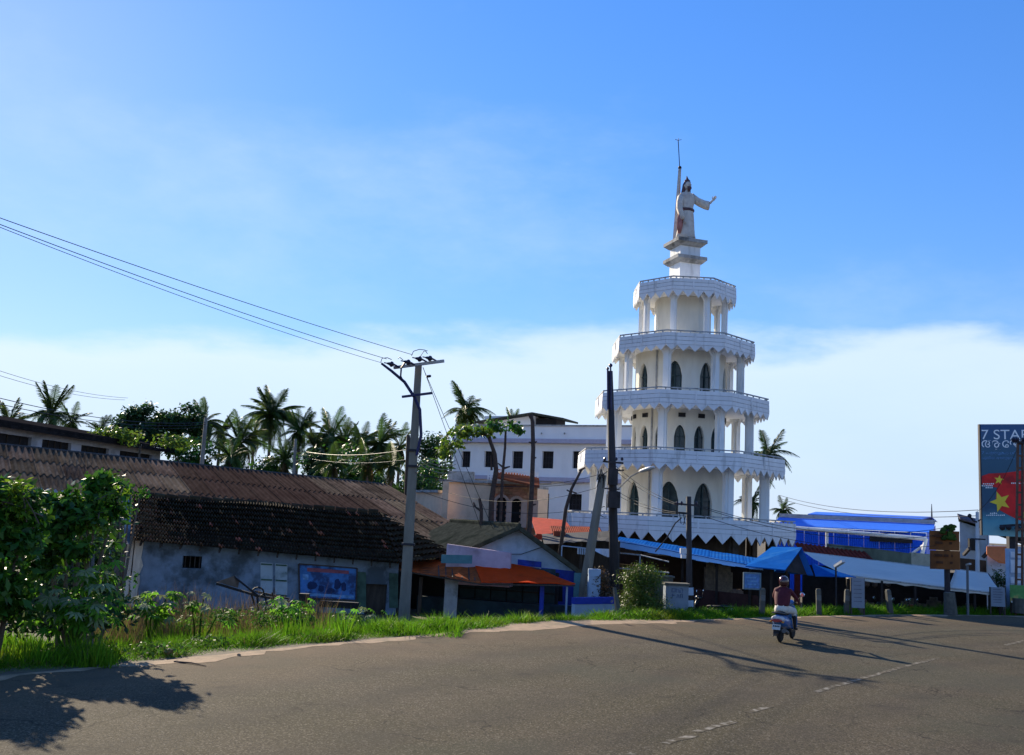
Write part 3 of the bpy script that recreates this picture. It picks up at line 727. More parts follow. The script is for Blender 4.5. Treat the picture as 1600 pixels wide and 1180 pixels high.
# tiles replaced with new orange ones (photo positions)
for px, py in ((312, 793), (368, 818), (370, 843), (345, 856), (419, 830), (401, 860), (500, 837), (495, 866), (598, 853), (600, 855), (393, 850), (452, 833), (484, 821), (327, 823), (543, 803), (558, 804), (420, 831), (314, 793), (371, 819), (373, 844), (503, 838), (497, 867), (404, 861)):
    best = None
    for r in range(ROWS):
        for c in range(COLS):
            p = roofpt((c + .5) / COLS, (r + .5) / ROWS); q = (p - Vector((0, 0, CH)))
            f = q.dot(FWD); X = 800 + F * q.dot(CR) / f; Yp = 590 - F * q.dot(CU) / f
            dd = (X - px) ** 2 + (Yp - py) ** 2
            if best is None or dd < best[0]: best = (dd, r, c)
    new[(best[1], best[2])] = 1
bd, bb = MB(), MB()
for r in range(ROWS):
    for c in range(COLS):
        s0, s1, t0, t1 = c / COLS, (c + 1.04) / COLS, r / ROWS, (r + 1.12) / ROWS
        if (r, c) in new:
            q = MB(); tile(q, s0, s1, t0, t1, roofpt); q.build('roof_tile', M_TILEO, shed); continue
        brown = random.random() < (.93 if c < 16 - r + 3 * sin(r * 2.1) else .5 if c < 24 - r else .035)
        tile(bb if brown else bd, s0, s1, t0, t1, roofpt)
bd.build('roof_tiles', M_TILE, shed, kind='stuff'); bb.build('brown_roof_tiles', M_TILEB, shed, kind='stuff')
# hip on the right, and the back slope
hB2 = at(716, 872, 38.0)
def hippt(s, t): return lerp(lerp(eR, hB2, s), rR, t)
bd = MB(); un0 = upn
upn = ((hB2 - eR).cross(rR - eR)).normalized(); upn = upn if upn.z > 0 else -upn
for r in range(10):
    nC = max(2, int(15 * (1 - r / 10)))
    for c in range(nC): tile(bd, c / nC, (c + 1.04) / nC, r / 10, (r + 1.1) / 10, hippt)
bd.build('hip_tiles', M_TILE, shed, kind='stuff'); upn = un0
b = MB(); bk = nin * 3.0
b.poly([rL, rR, hB2 + Vector((0, 0, -.05)), xy(rL + bk, rL.z - 1.25)]); b.build('back_slope', M_TILE, shed)
b = MB()
for k in range(22):
    a = lerp(rL, rR, k / 22) + Vector((0, 0, .06)); c = lerp(rL, rR, (k + .93) / 22) + Vector((0, 0, random.uniform(.03, .08))); b.tube([a, c], [.11, .09], 6)
b.build('ridge_tiles', M_TILE, shed, kind='stuff')
b = MB(); b.prism([eL - nin * .05 - Vector((0, 0, .08)), eL + nin * .25, rL + Vector((0, 0, .12)), rL + nin * .1 - Vector((0, 0, .25))], -u * .26); b.build('verge_mortar', M_PEEL, shed)
b = MB()
for k in range(14): p = lerp(eL, eR, (k + .5) / 14); b.bar(p - Vector((0, 0, .06)) - nin * .02, p + nin * .9 + Vector((0, 0, .3)), .06, .09)
b.build('rafter_ends', M_WOODD, shed, kind='stuff')

# ------------------------------------------------------------------ long shed with corrugated sheets behind it
M_ASB = mat('corrugated_cement', (.150, .112, .082), rough=.95, var=.3, scale=2.5, dirt=(.07, .052, .040), dscale=.7, dlo=.45, dhi=.65, damt=.8, rnd=.28, streak=1, spec=0)
M_ASBR = mat('corrugated_red_brown', (.078, .052, .040), rough=.92, var=.25, scale=2.5, dirt=(.06, .038, .030), dscale=.8, rnd=.10, spec=0)
kL, kR = at(-75, 689, 41.0), at(602, 759, 54.0)
vL, vR = at(-72, 748, 36.8), at(766, 858, 42.5)
long = thing('corrugated_shed', 'long low shed under brown corrugated cement sheets behind the tiled shed', 'shed', xy((kL + vR) / 2, GL))
def lp(s, t): return lerp(lerp(kL, kR, s), lerp(vL, vR, s), t)
NS, NR = 21, 3
ln = ((vR - vL).cross(kL - vL)).normalized(); ln = ln if ln.z > 0 else -ln
for r in range(NR):
    for c in range(NS):
        b = MB(); s0, s1 = c / NS, (c + 1.06) / NS; t0, t1 = r / NR - (.02 if r else 0), (r + 1) / NR + .015
        nv = 4 * 6 + 1; lift = .010 * (c % 2) + .06
        i = b.add([lp(lerp(s0, s1, k / (nv - 1)), t) + ln * (.062 * cos(k * 2 * pi / 6) + l) for t, l in ((t0, lift - .02), (t1, lift + .012)) for k in range(nv)])
        for k in range(nv - 1): b.face([i + k, i + k + 1, i + nv + k + 1, i + nv + k])
        red = (c in (9, 10, 11, 12, 13, 14, 15) and r <= 1 + (c % 2)) or (c >= 16 and r == 1 and c < 18)
        b.build('roof_sheet', M_ASBR if red else M_ASB, long)
b = MB(); b.tube([kL + Vector((0, 0, .03)), kR + Vector((0, 0, .03))], .1, 6); b.build('ridge_cap', M_STEEL, long)
b = MB(); bk = xy(kR - kL, 0).normalized(); bn = Vector((-bk.y, bk.x, 0))
b.poly([kL, kR, kR + bn * 5 - Vector((0, 0, 1.6)), kL + bn * 5 - Vector((0, 0, 1.6))]); b.build('back_slope', M_ASB, long)
b = MB(); ia, ib = vL + bn * .6, vR + bn * .6
b.prism([xy(ia, GL), xy(ib, GL), xy(ib + bn * .15, GL), xy(ia + bn * .15, GL)], (0, 0, .2)); 
b.poly([xy(ia, GL), xy(ib, GL), xy(ib, vR.z - .05), xy(ia, vL.z - .05)]); b.build('front_wall', M_WOODD, long)  # dark wood colour stands in for shade on this wall
b = MB(); b.poly([xy(vR + bn * .5, GL), xy(kR + bn * 5, GL), kR + bn * 5 - Vector((0, 0, 1.7)), kR - Vector((0, 0, .12)), vR - Vector((0, 0, .1))]); b.build('gable_wall', M_PEEL, long)

# ------------------------------------------------------------------ hall with a clerestory behind
M_BLUEW = mat('bluish_white_wall', (.46, .49, .55), rough=.85, var=.08, dirt=(.3, .32, .35), dscale=.6)
M_ROOFD = mat('dark_old_roof', (.022, .02, .02), spec=0, rough=1.0, var=.4, scale=2)
hl, hr = at(-90, 672, 50.0), at(252, 703, 74.0)
hall = thing('clerestory_hall', 'white hall with dark openings under a dark roof behind the corrugated shed', 'hall', xy((hl + hr) / 2, GL))
hu = xy(hr - hl, 0); hlen = hu.length; hu.normalize(); hn = Vector((-hu.y, hu.x, 0))
def hp(x, y, o=0): return onto(x, y, xy(hl, 0) - hn * o, xy(hr, 0) - hn * o)
b = MB(); b.prism([xy(hl, GL), xy(hr, GL), xy(hr + hn * 7, GL), xy(hl + hn * 7, GL)], (0, 0, 6.0)); 
zt = [hp(-90, 668).z, hp(250, 701).z]
b.build('wall', M_BLUEW, hall)
zb0 = GL + 6.003
# clerestory: piers between dark openings
ops = [(-60, 49), (65, 112), (127, 172), (188, 240)]
edges = [-90] + [v for o in ops for v in o] + [252]
b = MB()
for x0, x1 in zip(edges[0::2], edges[1::2]):
    p, q = hp(x0, 690), hp(x1, 700); b.prism([xy(p, zb0), xy(q, zb0), xy(q + hn * .25, zb0), xy(p + hn * .25, zb0)], (0, 0, max(.3, 6.2 - zb0)))
b.build('pier', M_BLUEW, hall, kind='stuff')
zl0 = 5.98
b = MB(); p, q = hp(-90, 690, .02), hp(252, 700, .02); b.prism([xy(p, zl0), xy(q, zl0), xy(q + hn * .3, zl0), xy(p + hn * .3, zl0)], (0, 0, .5)); b.build('lintel_band', M_BLUEW, hall)
for x0, x1 in ops:
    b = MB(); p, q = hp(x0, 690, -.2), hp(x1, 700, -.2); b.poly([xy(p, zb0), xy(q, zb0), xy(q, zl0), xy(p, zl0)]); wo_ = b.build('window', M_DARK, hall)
    b = MB()
    for k in range(1, 5): r = lerp(p, q, k / 5) - hn * .04; b.box(xy(r, (zb0 + zl0) / 2), (.05, .05, zl0 - zb0))
    b.build('mullion', M_WOODD, wo_)
b = MB(); p, q = hp(-90, 690, .9), hp(292, 700, .9)
zr = 6.5
b.prism([xy(p, zr), xy(q, zr), xy(q + hn * 4.5, zr + .75), xy(p + hn * 4.5, zr + .75)], (0, 0, .14)); b.prism([xy(p + hn * 4.5, zr + .75), xy(q + hn * 4.5, zr + .75), xy(q + hn * 9, zr), xy(p + hn * 9, zr)], (0, 0, .14)); b.prism([xy(p, zr - .25), xy(q, zr - .25), xy(q + hn * .05, zr - .25), xy(p + hn * .05, zr - .25)], (0, 0, .24)); b.build('roof', M_ROOFD, hall)

# ------------------------------------------------------------------ abandoned cart frame in the weeds
M_TARP = mat('brown_tarp', (.13, .085, .055), rough=.8, var=.3, scale=5)
cb = at(400, 945, 30.0); cf = thing('cart_frame', 'black metal cart frame with a brown tarp scrap lying in the weeds', 'cart frame', xy(cb, gz(cb.x, cb.y)))
c0, c1, c2, c3, c4 = at(338, 912, 29.8), at(366, 901, 30.2), at(402, 931, 30.0), at(398, 924, 30.4), at(470, 943, 30.6)
b = MB(); b.bar(c0, c2, .09, .07); b.bar(c2, c4, .09, .07); b.bar(c1, c2 + Vector((0, 0, .02)), .05, .05); b.build('pole', M_BLK, cf)
b = MB(); b.prism([c0 + Vector((0, 0, .05)), c1 + Vector((.02, 0, .03)), lerp(c1, c3, .25), lerp(c0, c3, .55)], (.0, .03, .0)); b.build('tarp', M_TARP, cf)
b = MB(); b.bar(c3, at(452, 936, 30.6), .05, .05); b.tube([at(403 + 9 * cos(t), 925 + 7 * sin(t), 30.1) for t in [k * pi / 6 for k in range(13)]], .025, 6)
for x in (392, 412, 425): b.bar(at(x, 926, 30.1), at(x + 6, 946, 30.1), .045, .045)
b.bar(c2, xy(at(408, 950, 30.0), gz(at(408, 950, 30.0).x, 30.0)), .05, .05)
b.build('axle_frame', M_BLK, cf)
b = MB(); b.box(at(530, 945, 31.5), (1.25, .16, .2), rz=-.1); b.box(at(475, 940, 31.5), (.3, .2, .5)); bn_ = b.top('bench', M_BLK, 'low black plank bench under the blue advertisement', 'bench')
# ------------------------------------------------------------------ shop with orange awning
M_ORANGE = mat('orange_canopy', (.95, .10, .014), rough=.7, var=.1, scale=2, dirt=(.55, .05, .012), dscale=1.5, damt=.5, spec=.05, trans=.5)
M_ORANGED = mat('worn_orange_canopy', (.52, .13, .04), rough=.8, var=.3, scale=4, dirt=(.22, .08, .04), dscale=1.8, trans=.4, spec=.05)
M_MAUVE = mat('mauve_wall', (.46, .36, .46), rough=.9, var=.08, dirt=(.3, .22, .27), dscale=1.2)
M_TEAL = mat('teal_board', (.08, .20, .23), rough=.7, var=.15, scale=4)
M_SHUT = mat('teal_shutter', (.018, .04, .05), rough=.7, var=.3, scale=3, dirt=(.01, .02, .03), dscale=1.2)
M_BLUE = mat('deep_blue_paint', (.018, .045, .36), rough=.6, var=.15, scale=3, dirt=(.01, .02, .12), dscale=1.2)
M_PBLUE = mat('pale_blue_wall', (.36, .45, .56), rough=.85, var=.08, dirt=(.2, .26, .33), dscale=1.3, damt=.7)
M_OLDROOF = mat('grey_green_roof', (.062, .064, .048), spec=0, rough=.95, var=.35, scale=4, dirt=(.03, .035, .025), dscale=1.2)
at0_ = at
def at(x, y, Y): return at0_(x, y, Y * 1.29)
f0, f1, f2, f3 = at(616, 888, 27.6), at(700, 903, 27.2), at(752, 911, 26.9), at(899, 913, 26.4)
g0, g1, g2, g3 = at(612, 876, 29.3), at(700, 879, 29.2), at(738, 873, 28.9), at(842, 888, 28.6)
su = xy(f3 - f0, 0).normalized(); sn = Vector((-su.y, su.x, 0))
shop = thing('roadside_shop', 'dark shuttered roadside shop under torn orange awnings behind the concrete pole', 'shop', xy((f0 + f3) / 2 + sn * 2, GL))
b = MB(); 
K = 14
def sheet(b, a0, a1, c0, c1, n, th=.03, wob=.04):
    prev = None
    for k in range(n + 1):
        p = lerp(a0, a1, k / n) + Vector((0, 0, random.uniform(-wob, wob))); q = lerp(c0, c1, k / n); mid = lerp(p, q, .5) + Vector((0, 0, -.03 + random.uniform(-wob, wob) * .5))
        i = b.add([p, mid, q, p - Vector((0, 0, th)), mid - Vector((0, 0, th)), q - Vector((0, 0, th))])
        if prev is not None:
            for x, y in ((0, 1), (1, 2)): b.face([prev + x, i + x, i + y, prev + y]); b.face([prev + 3 + x, prev + 3 + y, i + 3 + y, i + 3 + x])
            b.face([prev, prev + 3, i + 3, i]); b.face([prev + 2, i + 2, i + 5, prev + 5])
        else: b.face([i, i + 1, i + 4, i + 3]); b.face([i + 1, i + 2, i + 5, i + 4])
        prev = i
    b.face([prev, prev + 3, prev + 4, prev + 1]); b.face([prev + 1, prev + 4, prev + 5, prev + 2])
sheet(b, f0, f2, g0, g2, 10); b.build('awning', M_ORANGED, shop, label='worn dull orange awning with frame struts')
b = MB(); sheet(b, f2 + Vector((0, -.02, .05)), f3, g2 + Vector((0, .02, .06)), g3, 10); b.build('awning', M_ORANGE, shop, label='bright red orange awning')
b = MB()
for x, y0, y1 in ((686, 882, 903), (697, 882, 905), (707, 883, 905), (722, 884, 908), (733, 880, 909), (742, 882, 910)):
    b.bar(at(x - 1, y0, 28.9) + Vector((0, -.1, .06)), at(x, y1, 27.1) + Vector((0, -.05, .06)), .035, .035)
b.bar(f0 + Vector((0, .02, -.05)), f2 + Vector((0, .02, -.05)), .05, .05); b.bar(f2 + Vector((0, .02, -.05)), f3 + Vector((0, .02, -.05)), .05, .05)
b.build('awning_strut', M_STEEL, shop, kind='stuff')
# wall behind, shutters
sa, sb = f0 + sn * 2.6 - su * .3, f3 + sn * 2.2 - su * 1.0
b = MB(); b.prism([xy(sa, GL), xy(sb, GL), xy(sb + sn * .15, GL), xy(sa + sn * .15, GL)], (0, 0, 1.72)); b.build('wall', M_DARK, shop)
for k in range(6):
    a = lerp(sa, sb, .36 + k * .105) - sn * .05; c = lerp(sa, sb, .36 + (k + .92) * .105) - sn * .05
    b = MB(); b.prism([xy(a, GL + .1), xy(c, GL + .1), xy(c + sn * .04, GL + .1), xy(a + sn * .04, GL + .1)], (0, 0, 1.75)); so_ = b.build('shutter', M_SHUT, shop)
    b = MB()
    for q in range(3): b.bar(xy(a, GL + .4 + q * .55) - sn * .015, xy(c, GL + .4 + q * .55) - sn * .015, .03, .06)
    b.build('shutter_rail', M_BLK, so_, kind='stuff')
for x, y, Y, wd, mt in ((703, 960, 27.6, .38, M_SLAB), (655, 955, 27.8, .1, M_WOODD), (845, 965, 27.0, .12, M_BLUE), (884, 965, 26.8, .05, M_PBLUE)):
    p = at(x, y, Y); b = MB(); b.box(xy(p, (GL + .36) / 2), (wd * 1.25, .18, .36 - GL)); b.build('post', mt, shop)
b = MB(); p = at(778, 968, 28.2); b.box(xy(p, GL + .3), (6.2, .5, .6), rz=atan2(su.y, su.x)); b.build('counter', M_SHUT, shop)
b = MB()
m0, m1 = at(697, 873, 28.3), at(790, 880, 28.1); m1 = at(797, 880, 28.1); zb_ = .12; zt0, zt1 = at(697, 850, 28.3).z, at(797, 864, 28.1).z; b.prism([xy(m0, zb_), xy(m1, zb_), xy(m1, zt1), xy(m0, zt0)], sn * .2); b.prism([xy(m0 + sn * .202, zb_), xy(m1 + sn * .202, zb_), xy(m1 + sn * 2, zb_), xy(m0 + sn * 2, zb_)], (0, 0, .15))
b.build('parapet', M_MAUVE, shop)
b = MB(); q0, q1 = at(689, 880, 27.9), at(737, 881, 27.7); zq = at(712, 868, 27.8).z; b.prism([q0, q1, q1 + sn * .05, q0 + sn * .05], (0, 0, zq - q0.z)); b.build('sign_board', M_TEAL, shop)

# ------------------------------------------------------------------ blue gabled house
ap = at(813, 824, 29.0); er = at(911, 897, 28.4); el = at(716, 876, 30.6)
hdir = Vector((1, -.10, 0)).normalized(); hbk = Vector((-hdir.y, hdir.x, 0)); back = (Vector((-.42, .9, 0))).normalized() * 7
house = thing('gabled_house', 'pale blue gabled house with deep blue trim beside the orange awning', 'house', xy(ap, GL))
wl, wr = ap + hdir * -2.5, ap + hdir * 2.2
b = MB(); b.prism([xy(wl, GL), xy(wr, GL), xy(wr, er.z + .02), xy(ap, ap.z - .12), xy(wl, el.z + .35)], hbk * .16); b.build('gable_wall', M_PBLUE, house)
b = MB(); b.prism([xy(wr, GL), xy(wr + back, GL), xy(wr + back, er.z), xy(wr, er.z)], hdir * -.15); b.prism([xy(wl, GL), xy(wl + back, GL), xy(wl + back, el.z + .2), xy(wl, el.z + .2)], hdir * .15); b.build('side_wall', M_PBLUE, house)
fo = -hbk * .45
a_, r_, l_ = ap + fo, er + fo * .6, at(700, 880, 30.2) 
l_ = ap + hdir * -3.0 + Vector((0, 0, -1.5)) + fo
rr = ap + hdir * 2.65 + Vector((0, 0, -1.72)) + fo
for nm, e in (('roof_slope', rr), ('roof_slope', l_)):
    side = (e - a_); K = 5
    sgn = 1 if e is rr else -1
    b = MB(); nrm = side.cross(back).normalized(); nrm = nrm if nrm.z > 0 else -nrm; n = 50
    i = b.add([a_ + side * t + back * (k / n) + nrm * (.03 * (k % 2) + (.04)) for t in (0, 1) for k in range(n + 1)])
    for k in range(n): b.face([i + k, i + k + 1, i + n + 1 + k + 1, i + n + 1 + k])
    b.prism([a_, a_ + back, e + back, e], nrm * .03); b.build(nm, M_OLDROOF, house)
b = MB(); b.bar(a_ + Vector((0, 0, -.02)), rr + Vector((0, 0, -.02)), .05, .16); b.bar(a_ + Vector((0, 0, -.02)), l_ + Vector((0, 0, -.02)), .05, .16); b.build('bargeboard', M_OLDROOF, house)
b = MB(); b.tube([a_ + Vector((0, 0, .08)), a_ + back + Vector((0, 0, .08))], .09, 6); b.build('ridge_cap', M_OLDROOF, house)
def hw(x, y, o=.0): return onto(x, y, xy(ap, 0) - hbk * o, xy(ap + hdir, 0) - hbk * o)
b = MB(); b.prism([hw(809, 874, .03), hw(846, 878, .03), hw(846, 887, .03), hw(809, 883, .03)], hbk * .025); b.prism([hw(846, 887, .035), hw(899, 893, .035), hw(899, 950, .035), hw(846, 948, .035)], hbk * .03); b.build('blue_panel', M_BLUE, house)
b = MB(); b.prism([hw(866, 912, .055), hw(879, 913, .055), hw(879, 940, .055), hw(866, 939, .055)], hbk * .015); b.build('window', M_DARK, house)
b = MB(); b.prism([hw(838, 940, .07), hw(856, 941, .07), hw(856, 980, .07), hw(838, 980, .07)], hbk * .03); b.prism([hw(860, 944, .07), hw(895, 946, .07), hw(895, 985, .07), hw(860, 984, .07)], hbk * .03); b.build('white_dado', M_PBLUE, house)
b = MB(); b.tube([hw(778, 868, .06), hw(790, 866, .06), hw(815, 866, .06), hw(838, 858, .06), hw(848, 855, .06)], .012, 5); b.build('wall_wire', M_BLK, house)

# low blue compound wall in front of the poles
w0, w1 = at(898, 955, 25.8), at(962, 953, 26.6); wd = xy(w1 - w0, 0).normalized(); wn = Vector((-wd.y, wd.x, 0))
cw = thing('compound_wall', 'low wall painted blue above and white below at the foot of the leaning pole', 'wall', xy((w0 + w1) / 2, -.9))
zc = at(930, 944, 26.2).z
b = MB(); b.prism([xy(w0, GL), xy(w1, GL), xy(w1 + wn * .18, GL), xy(w0 + wn * .18, GL)], (0, 0, zc - GL)); b.build('wall', M_PBLUE, cw)
b = MB(); b.prism([xy(w0 - wn * .02 - wd * .02, zc + .002), xy(w1 - wn * .02, zc + .002), xy(w1 + wn * .2, zc + .002), xy(w0 + wn * .2, zc + .002)], (0, 0, .22)); b.build('coping', M_BLUE, cw)
b = MB(); p = at(927, 940, 27.2); b.box(xy(p, .0), (.42, .42, 2.0)); b.build('gate_pillar', M_PBLUE, cw)
# pale blue board fence panel behind
b = MB(); a = at(896, 930, 28.4); c = at(928, 930, 28.4); b.prism([xy(a, GL), xy(c, GL), xy(c, .75), xy(a, .75)], (0, .1, 0)); b.top('fence_panel', M_TEAL, 'dull teal board panel behind the foot of the leaning pole', 'panel')

at = at0_
# ------------------------------------------------------------------ white building far behind
M_WB = mat('bluewhite_wash', (.80, .79, .77), rough=.85, var=.04, scale=1, dirt=(.62, .61, .60), dscale=.35, damt=.5, streak=.4)
M_LEDGE = mat('lilac_ledge', (.42, .40, .50), rough=.85, var=.08)
q0, q1 = at(704, 800, 82.0), at(1010, 810, 74.5)
q0.z = q1.z = GL
wb = thing('white_building', 'long two storey white building with dark square windows behind the tower', 'building', xy((q0 + q1) / 2, GL))
qu = (q1 - q0).normalized(); qn = Vector((-qu.y, qu.x, 0))
def bw(x, y, o=0.0): return onto(x, y, xy(q0, 0) - qn * o, xy(q1, 0) - qn * o)
ZT = bw(800, 666).z; ZL1 = bw(800, 690).z; ZL2 = bw(800, 748.5).z
wins = [(716, 730, 705, 730), (752, 768, 705, 730), (796, 813, 705, 732), (843, 861, 705, 732), (891, 905, 705, 732), (940, 955, 706, 732)]
low = [(711, 722, 757, 790), (838, 857, 771, 812), (887, 908, 772, 797), (930, 948, 772, 797), (765, 782, 762, 795)]
xs = sorted({700, 1010} | {v for wdw in wins + low for v in wdw[:2]})
b = MB(); xs[0] = 703.5
for x0, x1 in zip(xs, xs[1:]):
    cuts = []
    for (a, c, y0, y1) in wins + low:
        if a <= x0 and x1 <= c: cuts.append((bw((a + c) / 2, y1).z, bw((a + c) / 2, y0).z))
    z = GL; a = bw(x0, 800); c = bw(x1, 800)
    for z0, z1 in sorted(cuts) + [(ZT, ZT)]:
        b.poly([xy(a, z), xy(c, z), xy(c, z0), xy(a, z0)]); z = z1
RV = .45
for (x0, x1, y0, y1) in wins + low:
    z0, z1 = bw((x0 + x1) / 2, y1).z, bw((x0 + x1) / 2, y0).z; a, c = xy(bw(x0, 800), 0), xy(bw(x1, 800), 0)
    for p in (a, c): b.poly([xy(p, z0), xy(p + qn * RV, z0), xy(p + qn * RV, z1), xy(p, z1)])
    for z in (z0, z1): b.poly([xy(a, z), xy(c, z), xy(c + qn * RV, z), xy(a + qn * RV, z)])
e0, e1 = xy(bw(703.5, 800), 0), xy(bw(1010, 800), 0)
b.poly([xy(e0, GL), xy(e0 + qn * 12, GL), xy(e0 + qn * 12, ZT), xy(e0, ZT)]); b.poly([xy(e1, GL), xy(e1 + qn * 12, GL), xy(e1 + qn * 12, ZT), xy(e1, ZT)])
b.poly([xy(e0 + qn * 12, GL), xy(e1 + qn * 12, GL), xy(e1 + qn * 12, ZT), xy(e0 + qn * 12, ZT)])
b.poly([xy(e0, ZT - .6), xy(e1, ZT - .6), xy(e1 + qn * 12, ZT - .6), xy(e0 + qn * 12, ZT - .6)])
b.build('wall', M_WB, wb)
for (x0, x1, y0, y1) in wins + low:
    z0, z1 = bw((x0 + x1) / 2, y1).z, bw((x0 + x1) / 2, y0).z; a, c = xy(bw(x0, 800), 0), xy(bw(x1, 800), 0); i = qn * (RV - .08)
    b = MB(); b.poly([xy(a + i, z0), xy(c + i, z0), xy(c + i, z1), xy(a + i, z1)]); wdo = b.build('window', M_DARK, wb)
    b = MB(); i = qn * (RV - .14)
    for k in range(5): p = lerp(a, c, k / 4) + i; b.bar(xy(p, z0), xy(p, z1), .05, .05)
    for k in range(4): z = lerp(z0, z1, k / 3); b.bar(xy(a + i, z), xy(c + i, z), .05, .05)
    b.build('grille', M_IRON, wdo)
for z, h, o in ((ZL1 - .12, .34, .45), (ZL2 - .1, .32, .4)):
    b = MB(); b.prism([xy(e0 - qn * o, z), xy(e1 - qn * o, z), xy(e1 - qn * .003, z), xy(e0 - qn * .003, z)], (0, 0, h)); b.build('ledge', M_LEDGE, wb)
b = MB(); b.prism([xy(e0 - qn * .08, ZT + .002), xy(e1 - qn * .08, ZT + .002), xy(e1 + qn * .25, ZT + .002), xy(e0 + qn * .25, ZT + .002)], (0, 0, .12)); b.build('parapet_cap', M_SLAB, wb)
for (x0, x1, y0, y1) in wins + low[1:3]:
    b = MB(); yy = 688 if y0 < 740 else 751; p, c = bw(x0 - 6, yy + 4, .3), bw(x1 + 3, yy + 4, .3); b.prism([p, c, c + qn * .29, p + qn * .29], (0, 0, .1)); b.build('drip_sill', M_LEDGE, wb)
for x in (769, 805, 846, 882): b = MB(); b.tube([bw(x, 677, .003), bw(x, 677.5, .25)], .07, 6); b.build('spout', M_SLAB, wb)
# rooftop room with tilted slab roof
t0, t1 = bw(757, 664, -3.0), bw(834, 664, -3.0)
b = MB(); zr0 = ZT - .6; t0.z = t1.z = zr0; zz = bw(830, 650, -3).z
b.prism([t0, t1, t1 + qn * 3, t0 + qn * 3], (0, 0, zz - zr0)); b.build('rooftop_room', M_WB, wb)
b = MB(); t2, t3 = xy(bw(836, 664, -3.4), zr0), xy(bw(869, 664, -3.4), zr0); b.prism([t2, t3, t3 + qn * 2, t2 + qn * 2], (0, 0, (zz - zr0) * .9)); b.build('porch_shade_box', M_DARK, wb)  # solid dark box stands in for the shade of an open porch
b = MB(); a = bw(742, 661, -2.2); c = bw(831, 647, -2.2); d = bw(880, 656, -2.2)
b.prism([a, c, c + qn * 3.4, a + qn * 3.4], (0, 0, .16)); b.prism([c, d, d + qn * 3.4, c + qn * 3.4], (0, 0, .16)); b.build('rooftop_slab', M_OLDROOF, wb)

# ------------------------------------------------------------------ peach walled house and brick arched house
M_PEACH = mat('peach_wall', (.72, .53, .37), rough=.9, var=.07, dirt=(.40, .28, .19), dscale=.6, damt=.6)
M_BRICK = mat('brown_brick', (.32, .18, .115), rough=.9, var=.25, scale=5, rnd=.28, bump=.3)
M_PILL = mat('pinkish_pillar', (.40, .30, .26), rough=.9, var=.1)
M_REDT = mat('red_tile_roof', (.26, .06, .032), spec=.03, rough=.9, var=.3, scale=4, dirt=(.14, .05, .035), dscale=1.2, rnd=.2)
M_RTIN = mat('red_tin', (.50, .06, .03), spec=.1, rough=.8, var=.15)
p0, p1 = at(690, 800, 58.0), at(766, 800, 56.5)
ph = thing('peach_house', 'flat roofed peach house with blank wall left of the brick arches', 'house', xy((p0 + p1) / 2, GL))
pu = xy(p1 - p0, 0).normalized(); pn = Vector((-pu.y, pu.x, 0))
zp_ = at(728, 754, 57).z
b = MB(); b.prism([xy(p0, GL), xy(p1, GL), xy(p1 + pn * 8, GL), xy(p0 + pn * 8, GL)], (0, 0, zp_ - GL)); b.build('wall', M_PEACH, ph)
b = MB(); b.prism([xy(p0 - pn * .2 - pu * .2, zp_ + .002), xy(p1 - pn * .2, zp_ + .002), xy(p1 + pn * 8, zp_ + .002), xy(p0 + pn * 8 - pu * .2, zp_ + .002)], (0, 0, .16)); b.build('roof_slab', M_SLAB, ph)
b = MB(); a = at(697, 752, 56.9); b.box(xy(a, (GL + zp_) / 2), (.35, .12, zp_ - GL - .02)); b.build('pilaster', M_PEACH, ph)
b = MB(); zl_ = at(668, 770, 60).z; l0, l1 = at(642, 800, 61.0), xy(p0, 0); b.prism([xy(l0, GL), xy(l1, GL), xy(l1 + pn * 6, GL), xy(l0 + pn * 6, GL)], (0, 0, zl_ - GL)); b.build('annexe_wall', M_PEACH, ph)
b = MB(); b.prism([xy(l0 - pn * .15, zl_ + .002), xy(l1 - pn * .15 - pu * .25, zl_ + .002), xy(l1 + pn * 6 - pu * .25, zl_ + .002), xy(l0 + pn * 6, zl_ + .002)], (0, 0, .15)); b.build('annexe_slab', M_SLAB, ph)
b = MB(); a = at(712, 750, 60); c = at(730, 747, 60); b.box(lerp(a, c, .5), (1.6, 1.2, .9)); b.build('rooftop_box', M_SLAB, ph)

r0, r1 = at(766, 810, 54.4), at(838, 812, 54.4)
bh = thing('brick_house', 'small brown brick house with two arched openings and a railed balcony', 'house', xy((r0 + r1) / 2, GL))
ru = xy(r1 - r0, 0).normalized(); rn = Vector((-ru.y, ru.x, 0))
def rw(x, y, o=0.): return onto(x, y, xy(r0, 0) - rn * o, xy(r1, 0) - rn * o)
zbt = rw(800, 757).z
b = MB(); W = (xy(rw(838, 800), 0) - xy(rw(766, 800), 0)).length
b.prism([xy(r0 + rn * .5, GL), xy(r1 + rn * .5, GL), xy(r1 + rn * 7, GL), xy(r0 + rn * 7, GL)], (0, 0, zbt - GL)); b.build('body', M_BRICK, bh)
arches = [(773, 793, 782), (797, 816, 784)]
zs = rw(795, 812).z; 
